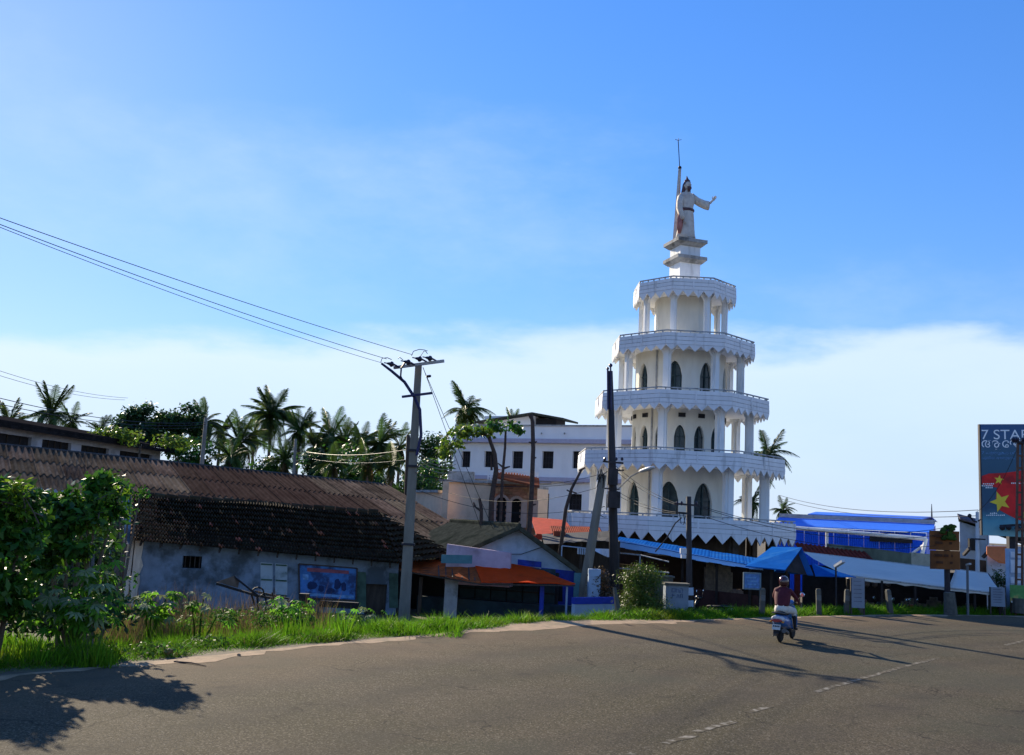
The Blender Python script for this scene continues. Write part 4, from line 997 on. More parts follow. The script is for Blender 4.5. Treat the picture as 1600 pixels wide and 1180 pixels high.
# brick courses, each course cut out around the arches
ch = .16
z = zs - .2; row = 0
me_cache = {}
bricks_stuff = MB()
while z < zbt - .05:
    x = -(row % 2) * .2; 
    while x < W:
        xa, xb = max(0, x), min(W, x + .385)
        pm = xy(r0, 0) + ru * ((xa + xb) / 2)
        cxw = (xa + xb) / 2; inside = False
        for (ax0, ax1, ay) in arches:
            s0 = (xy(rw(ax0, 800), 0) - xy(r0, 0)).dot(ru); s1 = (xy(rw(ax1, 800), 0) - xy(r0, 0)).dot(ru); hw_ = (s1 - s0) / 2; cc = (s0 + s1) / 2; zsp = rw(ax0, ay + 2).z
            if abs(cxw - cc) < hw_ and (z < zsp or (cxw - cc) ** 2 + (z - zsp) ** 2 < hw_ * hw_): inside = True
        if not inside and xb - xa > .05:
            bricks_stuff.box(xy(pm + rn * random.uniform(.0, .02), z + ch / 2), (xb - xa - .02, .2, ch - .02), rz=atan2(ru.y, ru.x))
        x += .4
    z += ch; row += 1
bricks_stuff.build('brick_courses', mat('brown_brick_courses', (.32, .18, .115), rough=.9, var=.25, scale=5, rnd=.3, island=True), bh, kind='stuff')
b = MB(); b.prism([xy(r0 + rn * .06, zs - .2), xy(r1 + rn * .06, zs - .2), xy(r1 + rn * .06, zbt), xy(r0 + rn * .06, zbt)][:4], rn * .0) if False else None
for (ax0, ax1, ay) in arches:
    s0, s1 = rw(ax0, 800), rw(ax1, 800); zsp = rw(ax0, ay + 2).z; c = lerp(s0, s1, .5); hw_ = (s1 - s0).length / 2
    f = MB(); pts = [xy(s0, zs - .2)] + [xy(c + ru * (-cos(t) * hw_), zsp + sin(t) * hw_) for t in [k * pi / 10 for k in range(11)]] + [xy(s1, zs - .2)]
    for p, q in zip(pts, pts[1:]): f.bar(p - rn * .12, q - rn * .12, .16, .1, up=rn)
    f.build('arch_trim', M_PILL, bh)
    f = MB(); f.poly([p + rn * .35 for p in pts]); f.build('arch_opening', M_DARK, bh)
for x in (768, 795, 819, 836):
    b = MB(); p = rw(x, 800, .1); b.box(xy(p, (zs - .4 + rw(x, 781).z) / 2), (.3, .2, rw(x, 781).z - zs + .4)); b.build('pillar', M_PILL, bh)
b = MB(); a, c = rw(762, 757, .5), rw(840, 758, .5); b.prism([xy(a, zbt + .002), xy(c, zbt + .002), xy(c + rn * 5, zbt + .002), xy(a + rn * 5, zbt + .002)], (0, 0, .15)); b.build('balcony_slab', M_SLAB, bh)
b = MB(); a, c = xy(a, zbt + .152), xy(c, zbt + .152); zr_ = rw(800, 737, .5).z
for k in range(19): p = lerp(a, c, k / 18) + rn * .1; b.bar(p, xy(p, zr_), .07, .07)
b.build('baluster', M_WB, bh, kind='stuff')
b = MB(); b.bar(xy(a + rn * .1, zr_), xy(c + rn * .1, zr_), .12, .1); b.bar(xy(a + rn * .1, (zr_ + zbt) / 2), xy(c + rn * .1, (zr_ + zbt) / 2), .06, .06); b.build('handrail', M_WB, bh)
b = MB(); a, c = at(776, 748, 53.2), at(843, 763, 52.2)
b.prism([a, c, c + rn * 1.6 + Vector((0, 0, .5)), a + rn * 1.6 + Vector((0, 0, .5))], (0, 0, .12)); b.build('tile_canopy', M_REDT, bh)

# red tin and tile roofs tucked in behind the gabled house
b = MB(); a, c = at(838, 836, 45.0), at(905, 842, 44.0); 
i = [a, c, c + Vector((-.5, 3, .75)), a + Vector((-.2, 3, .75))]; b.prism(i, (0, 0, .06)); b.bar(a - Vector((0, 0, .1)), c - Vector((0, 0, .1)), .08, .2)
for p in (a, c): b.box(xy(p + Vector((0, .4, 0)), (GL + p.z) / 2), (.2, .2, p.z - GL - .05))
b.top('red_tin_roof', M_RTIN, 'bright red tin lean-to roof behind the gabled house', 'roof', base=xy(a, GL))
b = MB(); a, c = at(862, 838, 42.6), at(943, 840, 42.0); b.prism([a, c, c + Vector((0, 2, .3)), a + Vector((0, 2, .3))], (0, 0, .08))
for k in range(26): p = lerp(a, c, (k + .5) / 26) + Vector((0, 0, .08)); b.tube([p, p + Vector((0, 2, .3))], .07, 5, caps=True)
for p in (a + Vector((.3, .3, 0)), c + Vector((-.3, .3, 0))): b.box(xy(p, (GL + p.z) / 2), (.15, .15, p.z - GL - .03))
b.top('red_tile_roof', M_REDT, 'low red tiled roof at the left foot of the tower', 'roof', base=xy(a, GL))
b = MB(); a, c = at(868, 838, 41.2), at(880, 838, 41.0); b.box(lerp(a, c, .5), (.5, .4, .42)); b.top('terracotta_box', M_REDT, 'orange clay box standing on the roof edge by the slanting stick', 'box')
# dark lean-to with washing rail
M_BLKT = mat('black_tarp', (.014, .015, .018), rough=.7, var=.4, scale=4)
ltn = thing('lean_to', 'dark tarp lean-to with a white rail and hanging cloth between gable and tall black pole', 'lean-to', xy(at(905, 900, 39.0), GL))
a, c = at(850, 850, 39.0), at(968, 845, 38.6)
b = MB(); sheet(b, a, c, a + Vector((0, 2.6, .35)), c + Vector((0, 2.6, .35)), 10, wob=.06); b.build('tarp_roof', M_BLKT, ltn)
b = MB()
for p in (a, c, lerp(a, c, .5)): b.tube([xy(p + Vector((0, .15, 0)), GL), p + Vector((0, .15, -.02))], .05, 6)
b.build('post', M_WOODD, ltn, kind='stuff')
b = MB(); b.prism([xy(a + Vector((0, 2.4, 0)), GL), xy(c + Vector((0, 2.4, 0)), GL), c + Vector((0, 2.4, .2)), a + Vector((0, 2.4, .2))], (0, .08, 0)); b.build('back_wall', M_WOODD, ltn)
b = MB(); a, c = at(878, 853, 38.2), at(935, 859, 38.0); b.tube([a, c], .022, 6); b.tube([a, xy(a, GL + .1)], .022, 6)
for k in range(5): p = lerp(a, c, .45 + k * .06); b.bar(p, p - Vector((0, 0, .25)), .06, .02)
b.build('washing_rail', M_PBLUE, ltn)
b = MB()
M_CLOTH = mat('white_cloth', (.66, .68, .72), rough=.85, var=.08)
K = 8
top_ = [at(926, 857, 37.8), at(957, 858, 37.6)]; 
for k in range(K):
    t0, t1 = k / K, (k + 1) / K
    def dp(t): return at(lerp(926, 957, t), 858 + (16 * (t ** .8)) * (1 if t < .85 else .9 - (t - .85) * 2), 37.6 + .06 * sin(t * 14))
    b.poly([lerp(top_[0], top_[1], t0), lerp(top_[0], top_[1], t1), dp(t1), dp(t0)])
b.build('hanging_cloth', M_CLOTH, ltn)
# ------------------------------------------------------------------ stalls under blue and white awnings
M_BSHEET = mat('blue_tin_sheet', (.012, .10, .36), rough=.8, var=.15, scale=2, dirt=(.03, .13, .34), dscale=1.0, spec=0)
M_LSHEET = mat('light_blue_sheet', (.33, .55, .82), rough=.45, var=.08, scale=2, spec=.4)
M_WTARP = mat('white_tarpaulin', (.85, .82, .76), trans=.3, rough=.6, var=.06, scale=1.2, dirt=(.66, .65, .62), dscale=.6, damt=.6)
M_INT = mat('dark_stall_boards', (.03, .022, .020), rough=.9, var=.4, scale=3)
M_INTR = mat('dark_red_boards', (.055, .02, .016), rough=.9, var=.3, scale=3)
M_GOODS = mat('mixed_goods', (.16, .12, .09), rough=.7, var=.4, scale=6, rnd=.5)
M_CONC = mat('concrete_post', (.085, .082, .07), rough=.9, var=.2, scale=6, dirt=(.12, .12, .10), dscale=3, bump=.4)
at0_ = at
def at(x, y, Y): return at0_(x, y, Y * 1.10)
# blue roofed stall
bs = thing('blue_roof_stall', 'long dark stall under a sloping blue tin roof at the foot of the tower', 'stall', xy(at(1090, 900, 36), GL))
a0, a1 = at(960, 845, 37.8), at(1192, 887, 32.8)
c0, c1 = at(968, 839, 41.0), at(1188, 873, 36.2)
b = MB(); n = 14; dn = Vector((0, 0, .03))
def corr_sheet(b, p0, p1, q0, q1, n, amp):
    nv = n * 2 + 1; nn = (p1 - p0).cross(q0 - p0).normalized(); nn = nn if nn.z > 0 else -nn
    i = b.add([lerp(e0, e1, k / (nv - 1)) + nn * (amp * (k % 2)) for e0, e1 in ((p0, p1), (q0, q1)) for k in range(nv)])
    j = b.add([lerp(e0, e1, k / (nv - 1)) + nn * (amp * (k % 2) - .02) for e0, e1 in ((p0, p1), (q0, q1)) for k in range(nv)])
    for k in range(nv - 1): b.face([i + k, i + k + 1, i + nv + k + 1, i + nv + k]); b.face([j + k, j + nv + k, j + nv + k + 1, j + k + 1]); b.face([i + k, j + k, j + k + 1, i + k + 1])
for k in range(9):
    b = MB(); t0, t1 = k / 9, (k + 1.03) / 9; lf = Vector((0, 0, .012 * (k % 2)))
    corr_sheet(b, lerp(a0, a1, t0) + lf, lerp(a0, a1, min(1, t1)) + lf, lerp(c0, c1, t0) + lf, lerp(c0, c1, min(1, t1)) + lf, 5, .010); b.build('roof_sheet', M_BSHEET, bs)
# pale front sheet hung along the eave
b = MB(); d0_, d1_ = a0 + Vector((0, -.06, -.02)), a1 + Vector((0, -.06, -.02))
for k in range(12):
    t0, t1 = k / 12, (k + 1) / 12; p, q = lerp(d0_, d1_, t0), lerp(d0_, d1_, t1); h0, h1 = .26 * (1 - t0) ** .6 + .10, .26 * (1 - t1) ** .6 + .10
    b.prism([p + Vector((0, .12, h0 * .25)), q + Vector((0, .12, h1 * .25)), q - Vector((0, .0, h1 * .6 + .02 * (k % 2))), p - Vector((0, 0, h0 * .6 + .02 * (k % 2)))], (0, .02, 0))
b.build('eave_sheet', M_LSHEET, bs)
# little gable canopy at its right end
ga, gb = at(1165, 886, 32.6), at(1227, 892, 31.8); gr0, gr1 = at(1206, 856, 35.6), at(1253, 857, 34.0); gc = at(1271, 900, 33.2)
bks = (gr0 - gr1)
b = MB(); b.prism([ga, gb, gr1, gr0], (0, 0, .04)); b.build('gable_sheet', M_BSHEET, bs)
b = MB(); b.prism([gr1, gc, gc + (ga - gb), gr0], (0, 0, .04)); b.build('gable_sheet', M_BSHEET, bs)
b = MB(); b.poly([gb + Vector((.03, .25, -.02)), gr1 + Vector((0, .3, -.04)), gc + Vector((-.03, .3, -.02))]); b.build('gable_end', M_INT, bs)
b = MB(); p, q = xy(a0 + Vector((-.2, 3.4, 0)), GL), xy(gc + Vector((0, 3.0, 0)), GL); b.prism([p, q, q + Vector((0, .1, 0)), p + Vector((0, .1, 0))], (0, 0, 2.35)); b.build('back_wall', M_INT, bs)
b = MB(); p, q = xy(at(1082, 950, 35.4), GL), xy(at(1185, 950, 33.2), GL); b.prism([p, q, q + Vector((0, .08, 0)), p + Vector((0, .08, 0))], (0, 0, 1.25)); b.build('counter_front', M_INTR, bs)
for x, Y in ((1003, 37.0), (1066, 35.7), (1120, 34.5), (1172, 33.4), (1205, 32.6), (1229, 32.3)):
    p = at(x, 900, Y); zt_ = lerp(a0, a1, min(1, max(0, (x - 960) / 232))).z - .03; b = MB(); b.box(xy(p, (GL + zt_) / 2), (.08, .08, zt_ - GL)); b.build('post', M_INT, bs)
b = MB(); b.tube([at(965, 864, 36.5), at(1003, 868, 35.5), at(1045, 878, 34.5)], .026, 6); b.tube([at(965, 888, 36.5), at(1045, 895, 34.6)], .03, 6); b.tube([at(1000, 868, 35.6), xy(at(1000, 868, 35.6), GL)], .028, 6); b.build('rail', M_RAIL, bs)
b = MB(); p, q = at(965, 900, 39.0), at(1045, 900, 37.6); b.prism([xy(p, GL), xy(q, GL), xy(q, .9), xy(p, .9)], (0, .1, 0)); b.build('side_screen', mat('ochre_boards', (.16, .10, .03), rough=.9, var=.5, scale=2, dirt=(.03, .03, .03), dscale=.8, dlo=.4, dhi=.6), bs)
# blue notice in the stall
M_NOT = mat('blue_notice', (.09, .20, .46), rough=.5, var=.3, scale=8); M_NOTF = mat('notice_frame', (.14, .2, .26), rough=.6)
nb = at(1175, 908, 32.2); no = thing('notice_board', 'blue printed notice hanging in the dark stall left of the scooter rider', 'notice', nb)
b = MB(); b.box(nb, (.56, .03, .5)); b.build('panel', M_NOT, no)
b = MB()
for s in (-1, 1): b.box(nb + Vector((s * .3, -.01, 0)), (.05, .05, .6)); b.box(nb + Vector((0, -.01, s * .28)), (.55, .05, .05))
b.build('frame', M_NOTF, no)
for k in range(3): b = MB(); b.box(nb + Vector((random.uniform(-.05, .05), -.02, .12 - .12 * k)), (.36, .012, .035)); b.build('print_line', M_PALE, no)
# crates and goods in the dark stall
for k, (x, y, s) in enumerate(((1030, 925, .4), (1125, 885, .35), (1135, 890, .3), (1110, 882, .3), (1150, 930, .5))):
    p = at(x, y, 36.0); b = MB()
    zt_ = p.z; b.box(xy(p, (GL + .9) / 2 - .02), (s * 1.3, s, .9 - GL - .04)) if False else None
    b.box(p, (s, s * .8, s * .7)); b.box(p + Vector((0, 0, s * .4)), (s * .8, s * .6, s * .12))
    b.box(xy(p, (GL + p.z - s * .35) / 2), (s * 1.5, s, p.z - s * .355 - GL))
    b.top('goods_stack', M_GOODS, ('brown sack pile low behind the green bush', 'pale goods box in the stall right of the short pole', 'small goods box nearest the back of the stall', 'goods box just right of the short dark pole', 'goods pile below the blue notice')[k], 'goods stack', group='goods inside the blue roofed stall')

# white awning stall
ws = thing('white_awning_stall', 'long stall under a pale white tarpaulin awning right of the scooter rider', 'stall', xy(at(1430, 900, 38), GL))
TL, TRr, BL, BR = at(1256, 863, 38.0), at(1484, 890, 37.5), at(1322, 899, 33.5), at(1481, 919, 33.2)
T2, B2, R2, E2 = at(1494, 890, 37.4), at(1483, 919, 33.1), at(1543, 896, 37.0), at(1567, 928, 33.0)
def tarp(name, p0, p1, q0, q1, n=12):
    b = MB(); prev = None
    for k in range(n + 1):
        t = k / n; e = lerp(q0, q1, t); s = lerp(p0, p1, t); ring = []
        for j in range(5): ring.append(lerp(s, e, j / 4) + Vector((0, 0, -.06 * sin(pi * j / 4) * (1 + .4 * sin(t * 17)) + random.uniform(-.012, .012))))
        ring.append(e + Vector((0, .03, -.10 + random.uniform(-.04, .03))))
        i = b.add(ring)
        if prev is not None:
            for j in range(5): b.face([prev + j, i + j, i + j + 1, prev + j + 1])
        prev = i
    b.build(name, M_WTARP, ws, smooth=True)
tarp('awning', TL, TRr, BL, BR); tarp('awning', T2, R2, B2, E2, 8)
b = MB(); b.tube([BL, BR, B2, E2], .03, 6); b.tube([TL, TRr, T2, R2], .03, 6); b.tube([T2, B2], .025, 6); b.build('awning_frame', M_RAIL, ws)
b = MB(); e = at(1268, 882, 33.8); b.prism([e, at(1338, 903, 32.6), at(1274, 901, 33.0)], (0, 0, .03)); b.prism([at(1338, 903, 32.6), at(1325, 900, 33.6), at(1268, 882, 33.8)], (0, 0, .028)); b.build('blue_sheet', M_BSHEET, ws)
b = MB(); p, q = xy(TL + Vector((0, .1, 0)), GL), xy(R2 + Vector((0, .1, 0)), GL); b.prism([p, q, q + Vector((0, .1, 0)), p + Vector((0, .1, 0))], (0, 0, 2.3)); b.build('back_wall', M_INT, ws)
b = MB(); q = at(1572, 928, 33.6); b.prism([xy(R2, GL), xy(E2 + Vector((.1, .3, 0)), GL), E2 + Vector((.1, .3, -.05)), R2], (.06, 0, 0)); b.build('end_screen', M_INT, ws)
for x, y, Y in ((1324, 930, 33.6), (1378, 930, 33.4), (1430, 935, 33.4), (1481, 940, 33.3), (1523, 940, 33.2), (1562, 945, 33.2)):
    p = at(x, y, Y); zt_ = lerp(BL, E2, min(1, max(0, (x - 1322) / 245))).z - .05; b = MB(); b.box(xy(p, (GL + zt_) / 2), (.07, .07, zt_ - GL)); b.build('post', M_INT, ws)
for k in range(11):
    x = 1345 + k * 19; p = at(x, 935, 36.6); s = random.uniform(.4, .7); hh = random.uniform(.6, 1.2)
    if p.y > 0:
        b = MB(); b.box(xy(p, GL + hh / 2), (s, .4, hh)); 
        for q in range(3): b.box(xy(p + Vector((random.uniform(-.2, .2), -.1, 0)), GL + hh + .07), (.16, .14, .14), rz=random.random())
        b.build('stall_shelf', M_GOODS, ws, kind='stuff')
b = MB(); p = at(1366, 912, 35.5)
for k in range(7): b.ball(p + Vector((k * .18 - .5, random.uniform(-.1, .1), random.uniform(-.2, .3))), .13, 6, 4)
b.build('hanging_goods', M_GOODS, ws, kind='stuff')

# things behind: red roof strip, mossy wall, blue shed
b = MB(); a, c = at(1252, 863, 41.0), at(1366, 878, 40.0); b.prism([a, c, c + Vector((.2, 1.6, .32)), a + Vector((.2, 1.6, .32))], (0, 0, .07))
for k in range(16): p = lerp(a, c, (k + .5) / 16) + Vector((0, -.02, .07)); b.tube([p, p + Vector((.2, 1.6, .32))], .06, 5)
for p in (a, c): b.box(xy(p + Vector((0, .6, 0)), (GL + p.z) / 2), (.2, .3, p.z - GL - .02))
b.top('red_roof', M_REDT, 'thin strip of red roof along the back of the white awning', 'roof', base=xy(a, GL))
at = at0_
M_MOSS = mat('mossy_wall', (.15, .17, .12), rough=.95, var=.3, scale=2, dirt=(.05, .07, .045), dscale=1.1, streak=.4)
M_CRB = mat('cream_block_wall', (.46, .42, .31), rough=.9, var=.15, dirt=(.2, .2, .13), dscale=1.5)
b = MB(); a, c, e = at(1295, 870, 46.0), at(1424, 882, 45.0), at(1470, 886, 44.6); zt_ = at(1360, 853, 45.5).z
mw = thing('boundary_wall', 'mossy grey wall with a cream right end below the blue shed', 'wall', xy(c, GL))
b.prism([xy(a, GL), xy(c, GL), xy(c, zt_ - .25), xy(lerp(a, c, .5), zt_ - .1), xy(a, zt_)], (0, .25, 0)); b.build('mossy_wall', M_MOSS, mw)
b = MB(); b.prism([xy(c, GL), xy(e, GL), xy(e, zt_ - .25), xy(c, zt_ - .2)], (0, .22, 0)); b.build('cream_wall', M_CRB, mw)
M_BSH = mat('vivid_blue_sheet', (.022, .15, .80), rough=.5, var=.1, scale=1.5, spec=.4, rnd=.06)
M_BROOF = mat('vivid_blue_roof', (.025, .17, .78), rough=.5, var=.06, spec=.4)
M_GREYB = mat('grey_gutter', (.36, .37, .36), rough=.8, var=.2, dirt=(.2, .2, .18), dscale=1)
bl = thing('blue_shed', 'large vivid blue sheet metal shed with a raised ridge roof', 'shed', xy(at(1350, 830, 60), GL))
s0, s1 = at(1212, 840, 62.0), at(1448, 850, 58.0); zs0, zs1 = at(1212, 823, 62).z, at(1448, 840, 58).z
sv = xy(s1 - s0, 0).normalized(); sw = Vector((-sv.y, sv.x, 0)); LN = xy(s1 - s0, 0).length
zt_ = (zs0 + zs1) / 2 + .15
for k in range(10):
    b = MB(); a, c = xy(s0 + sv * (LN * k / 10), GL), xy(s0 + sv * (LN * (k + 1) / 10 - .01), GL); n = 8
    pts = [lerp(a, c, q / (n * 2)) - sw * (.09 * (q % 2)) for q in range(n * 2 + 1)]
    i = b.add(pts + [xy(p, zt_) for p in pts]); m_ = len(pts)
    for q in range(m_ - 1): b.face([i + q, i + q + 1, i + m_ + q + 1, i + m_ + q])
    b.build('wall_sheet', M_BSH, bl)
b = MB(); e = s1 + sw * 10; b.poly([xy(s1, GL), xy(e, GL), xy(e, zt_ + .6), xy(s1, zt_)]); b.build('end_wall', M_BSH, bl)
r0_, r1_ = xy(s0 - sv * .2 - sw * .35, zt_ + .02), xy(s1 + sv * .35 - sw * .35, zt_ + .02)
zu = at(1340, 815, 62).z
b = MB(); u0, u1 = xy(r0_ + sw * 2.4, zu), xy(r1_ + sw * 2.4, zu); b.prism([r0_, r1_, u1, u0], (0, 0, .05))
b.build('lower_roof', M_BROOF, bl)
b = MB(); b.prism([u0 + Vector((0, 0, .06)), u1 + Vector((0, 0, .06)), u1 + sw * .5 + Vector((0, 0, .06)), u0 + sw * .5 + Vector((0, 0, .06))], (0, 0, .24)); b.build('gutter', M_GREYB, bl)
mz = zu + .32; h0, h1 = at(1262, 806, 65.0), at(1440, 820, 62.0)
m0_, m1_ = xy(h0, mz), xy(h1, mz); mt0, mt1 = at(1275, 799, 67.0), at(1456, 811, 64.5); mt0.z = mt1.z = (mt0.z + mt1.z) / 2
b = MB(); b.prism([m0_, m1_, mt1, mt0], (0, 0, .06)); b.build('ridge_roof', M_BROOF, bl)
bq = xy((mt0 - m0_), 0); b = MB(); b.prism([mt0, mt1, xy(mt1, 0) + bq + Vector((0, 0, mz)), xy(mt0, 0) + bq + Vector((0, 0, mz))], (0, 0, .06)); b.build('ridge_roof', M_BROOF, bl)
b = MB(); b.prism([m1_ - sv * .3 - Vector((0, 0, .02)), mt1 - sv * .3 - Vector((0, 0, .02)), xy(xy(mt1, 0) + xy(mt1 - m1_, 0), mz - .02) - sv * .3], sv * .1); b.build('gable_end', M_INT, bl)
b = MB(); b.bar(m0_ - Vector((0, 0, .05)), m1_ - Vector((0, 0, .05)), .12, .12); b.build('eave_trim', M_WHITE, bl)
b = MB(); b.tube([mt1, mt1 + Vector((0, 0, .9))], [.06, .02], 6); b.build('finial', M_IRON, bl)
b = MB(); p0_, p1_ = at(1218, 823, 59.5), at(1447, 842, 56.8); b.tube([p0_, p1_], .12, 8); b.tube([p1_, at(1436, 884, 56.6)], .12, 8); b.tube([at(1292, 829, 58.8), at(1292, 862, 58.8)], .1, 8); b.tube([at(1424, 866, 57.2), at(1446, 850, 56.8)], .08, 6); b.build('pipe_frame', M_WHITE, bl)
b = MB(); b.tube([at(1235, 822, 59.4), at(1235, 860, 59.4)], .06, 6); b.build('post', M_BLUE, bl)
b = MB(); p = at(1392, 843, 58.6); b.box(p, (2.4, .1, .35), rz=atan2(sv.y, sv.x)); b.build('vent', M_DARK, bl)

# white house and orange gable at the right edge
wh = thing('corner_house', 'white house with a dark window and tiled lean-to roof below the billboard', 'house', xy(at(1530, 880, 52), GL))
a, c = at(1500, 860, 52.0), at(1543, 860, 51.0); za, zc2 = at(1500, 815, 52).z, at(1543, 829, 51).z
b = MB(); b.prism([xy(a, GL), xy(c, GL), xy(c, zc2), xy(a, za)], (3.1, 6, 0)); b.build('wall', M_PBLUE, wh)
b = MB(); d = at(1612, 852, 49.0); b.prism([at(1497, 811, 51.6), d + Vector((0, 0, .2)), d + Vector((1.2, 2.5, -.1)), at(1497, 811, 51.6) + Vector((1.2, 2.5, -.1))], (0, 0, .16)); b.build('roof', M_OLDROOF, wh)
b = MB(); b.prism([at(1500, 812, 51.2), at(1545, 824, 50.4), at(1545, 824, 50.4) + Vector((0, .3, .22)), at(1500, 812, 51.2) + Vector((0, .3, .22))], (0, 0, .1)); b.build('tile_strip', mat('purple_grey_tiles', (.12, .11, .14), rough=.9, var=.3, scale=6), wh)
b = MB(); p = at(1521, 851, 51.3); b.box(p, (.5, .2, .62)); b.build('window', M_DARK, wh)
for x0, y0, x1, y1 in ((1506, 867, 1515, 857), (1536, 871, 1553, 853)): b = MB(); b.bar(at(x0, y0, 50.8), at(x1, y1, 50.2), .14, .14); b.build('strut', M_IRON, wh)
b = MB(); p, q = at(1500, 872, 50.9), at(1541, 876, 50.2); b.prism([xy(p, p.z - .9), xy(q, q.z - .9), q, p], (0, .3, 0)); b.build('dark_band', M_INT, wh)
og = thing('orange_gable_house', 'small white house with an orange painted gable at the right edge', 'house', xy(at(1565, 880, 48), GL))
a, c = at(1542, 850, 48.5), at(1576, 850, 48.0)
b = MB(); b.prism([xy(a, GL), xy(c + Vector((3, 0, 0)), GL), xy(c + Vector((3, 0, 0)), at(1560, 853, 48.3).z), xy(a, at(1560, 853, 48.3).z)], (2.1, 4, 0)); b.build('wall', M_PBLUE, og)
M_OR = mat('orange_wall_paint', (.68, .22, .10), rough=.85, var=.08)
b = MB(); b.prism([at(1542, 854, 48.2), at(1577, 854, 47.8), at(1577, 882, 47.8), at(1562, 880, 48.0), at(1549, 872, 48.1), at(1542, 866, 48.2)], (0, .05, 0)); b.build('orange_panel', M_OR, og)
# right-edge clutter: striped pillar and green poster
M_GRNP = mat('green_poster', (.09, .26, .07), rough=.6, var=.4, scale=3, dirt=(.45, .30, .10), dscale=1.6, dlo=.55, dhi=.65)
pb = at(1592, 952, 38.0); sp = thing('shop_pillar', 'white shop pillar with stacked signs at the right edge of the photo', 'pillar', xy(pb, GL))
b = MB(); t = at(1590, 858, 38.2); b.box(xy(pb, (GL + t.z) / 2) + Vector((0, .3, 0)), (.5, .3, t.z - GL)); b.build('post', M_PBLUE, sp)
for k, (y0, y1) in enumerate(((862, 872), (874, 896), (902, 912))): b = MB(); p = at(1588, (y0 + y1) / 2, 37.9); b.box(p, (.42, .06, (y1 - y0) * .0225)); b.build('sign_plate', M_CLOTH, sp)
gb_ = at(1591, 928, 36.8); go = thing('green_poster', 'green poster with orange patches fixed low at the right edge', 'poster', gb_)
b = MB(); b.box(gb_, (.62, .04, .64)); b.build('panel', M_GRNP, go); b = MB()
for s in (-1, 1): b.box(xy(gb_ + Vector((s * .26, .06, 0)), (GL + gb_.z) / 2), (.05, .05, gb_.z - GL + .2))
b.build('stake', M_WOODD, go)
b = MB(); b.box(gb_ + Vector((0, -.024, -.3)), (.56, .008, .07)); b.build('print_band', M_CLOTH, go)

# ------------------------------------------------------------------ billboard
BL0 = at(1530, 663, 44.0); BLb = at(1529, 836, 44.0); BR0 = at(1690, 658, 42.0)
bbd = xy(BR0 - BL0, 0).normalized(); bbn = Vector((-bbd.y, bbd.x, 0))
bo = thing('billboard', 'tall billboard with white lettering and yellow stars on a red shape', 'billboard', xy(BL0 + bbd * 3, GL))
M_BBG = bpy.data.materials.new('billboard_print'); M_BBG.use_nodes = True
nt = M_BBG.node_tree; tcn = nt.nodes.new('ShaderNodeTexCoord'); sp_ = nt.nodes.new('ShaderNodeSeparateXYZ'); nt.links.new(tcn.outputs['Generated'], sp_.inputs[0])
cr = nt.nodes.new('ShaderNodeValToRGB'); nz = nt.nodes.new('ShaderNodeTexNoise'); nz.inputs['Scale'].default_value = 4; nt.links.new(tcn.outputs['Object'], nz.inputs['Vector'])
ma = nt.nodes.new('ShaderNodeMath'); ma.operation = 'MULTIPLY_ADD'; ma.inputs[1].default_value = .08; nt.links.new(nz.outputs[0], ma.inputs[0]); nt.links.new(sp_.outputs[2], ma.inputs[2]); nt.links.new(ma.outputs[0], cr.inputs[0])
e = cr.color_ramp.elements; e[0].position = .04; e[0].color = (.22, .46, .48, 1); e[1].position = 1.0; e[1].color = (.03, .10, .23, 1)
for ps, cl in ((.17, (.09, .32, .40, 1)), (.28, (.02, .08, .15, 1)), (.6, (.025, .10, .16, 1)), (.78, (.035, .12, .19, 1))): q = e.new(ps); q.color = cl
pbs = nt.nodes['Principled BSDF']; pbs.inputs['Roughness'].default_value = .5; nt.links.new(cr.outputs[0], pbs.inputs['Base Color'])
W_, H_ = 6.6, BL0.z - BLb.z
def B(u, v, o=.0): return xy(BL0 + bbd * u - bbn * o, BLb.z + v)   # u metres right, v metres up
b = MB(); b.prism([B(0, 0), B(W_, 0), B(W_, H_), B(0, H_)], bbn * .12); bp_ = b.build('panel', M_BBG, bo)
pxm = 44.0 / 1500
def U(x, y, o=.006): return onto(x, y, xy(BL0, 0) - bbn * o, xy(BL0 + bbd, 0) - bbn * o)
M_RED = mat('poster_red', (.80, .02, .02), rough=.5, var=.25, scale=1.5, dirt=(.25, .01, .02), dscale=.9); M_YEL = mat('poster_yellow', (.95, .66, .05), rough=.5, var=.08)
M_LETT = mat('poster_white', (.92, .93, .92), rough=.5, var=.03)
b = MB(); b.prism([U(*p) for p in ((1534, 744), (1545, 740), (1570, 739), (1600, 735), (1700, 728), (1700, 800), (1600, 815), (1588, 811), (1574, 804), (1560, 796), (1556, 778), (1558, 762), (1548, 760), (1534, 757))], -bbn * .003); b.build('red_shape', M_RED, bp_)
def star(cx, cy, r, rot, sx=1, ang=0):
    pts = [U(cx + r * (1 if k % 2 == 0 else .42) * sin(rot + k * pi / 5) * sx, cy - r * (1 if k % 2 == 0 else .42) * cos(rot + k * pi / 5), .012) for k in range(10)]
    c_ = U(cx, cy, .012); b = MB(); n = bbn * -.003; i = b.add([c_ + n * 2] + [p + n for p in pts])
    for k in range(10): b.face([i, i + 1 + (k + 1) % 10, i + 1 + k])
    b.prism(pts, n * .9); b.build('star', M_YEL, bp_)
star(1561, 750, 8, .15); star(1563, 784, 17, -.35); star(1604, 804, 10, .2)
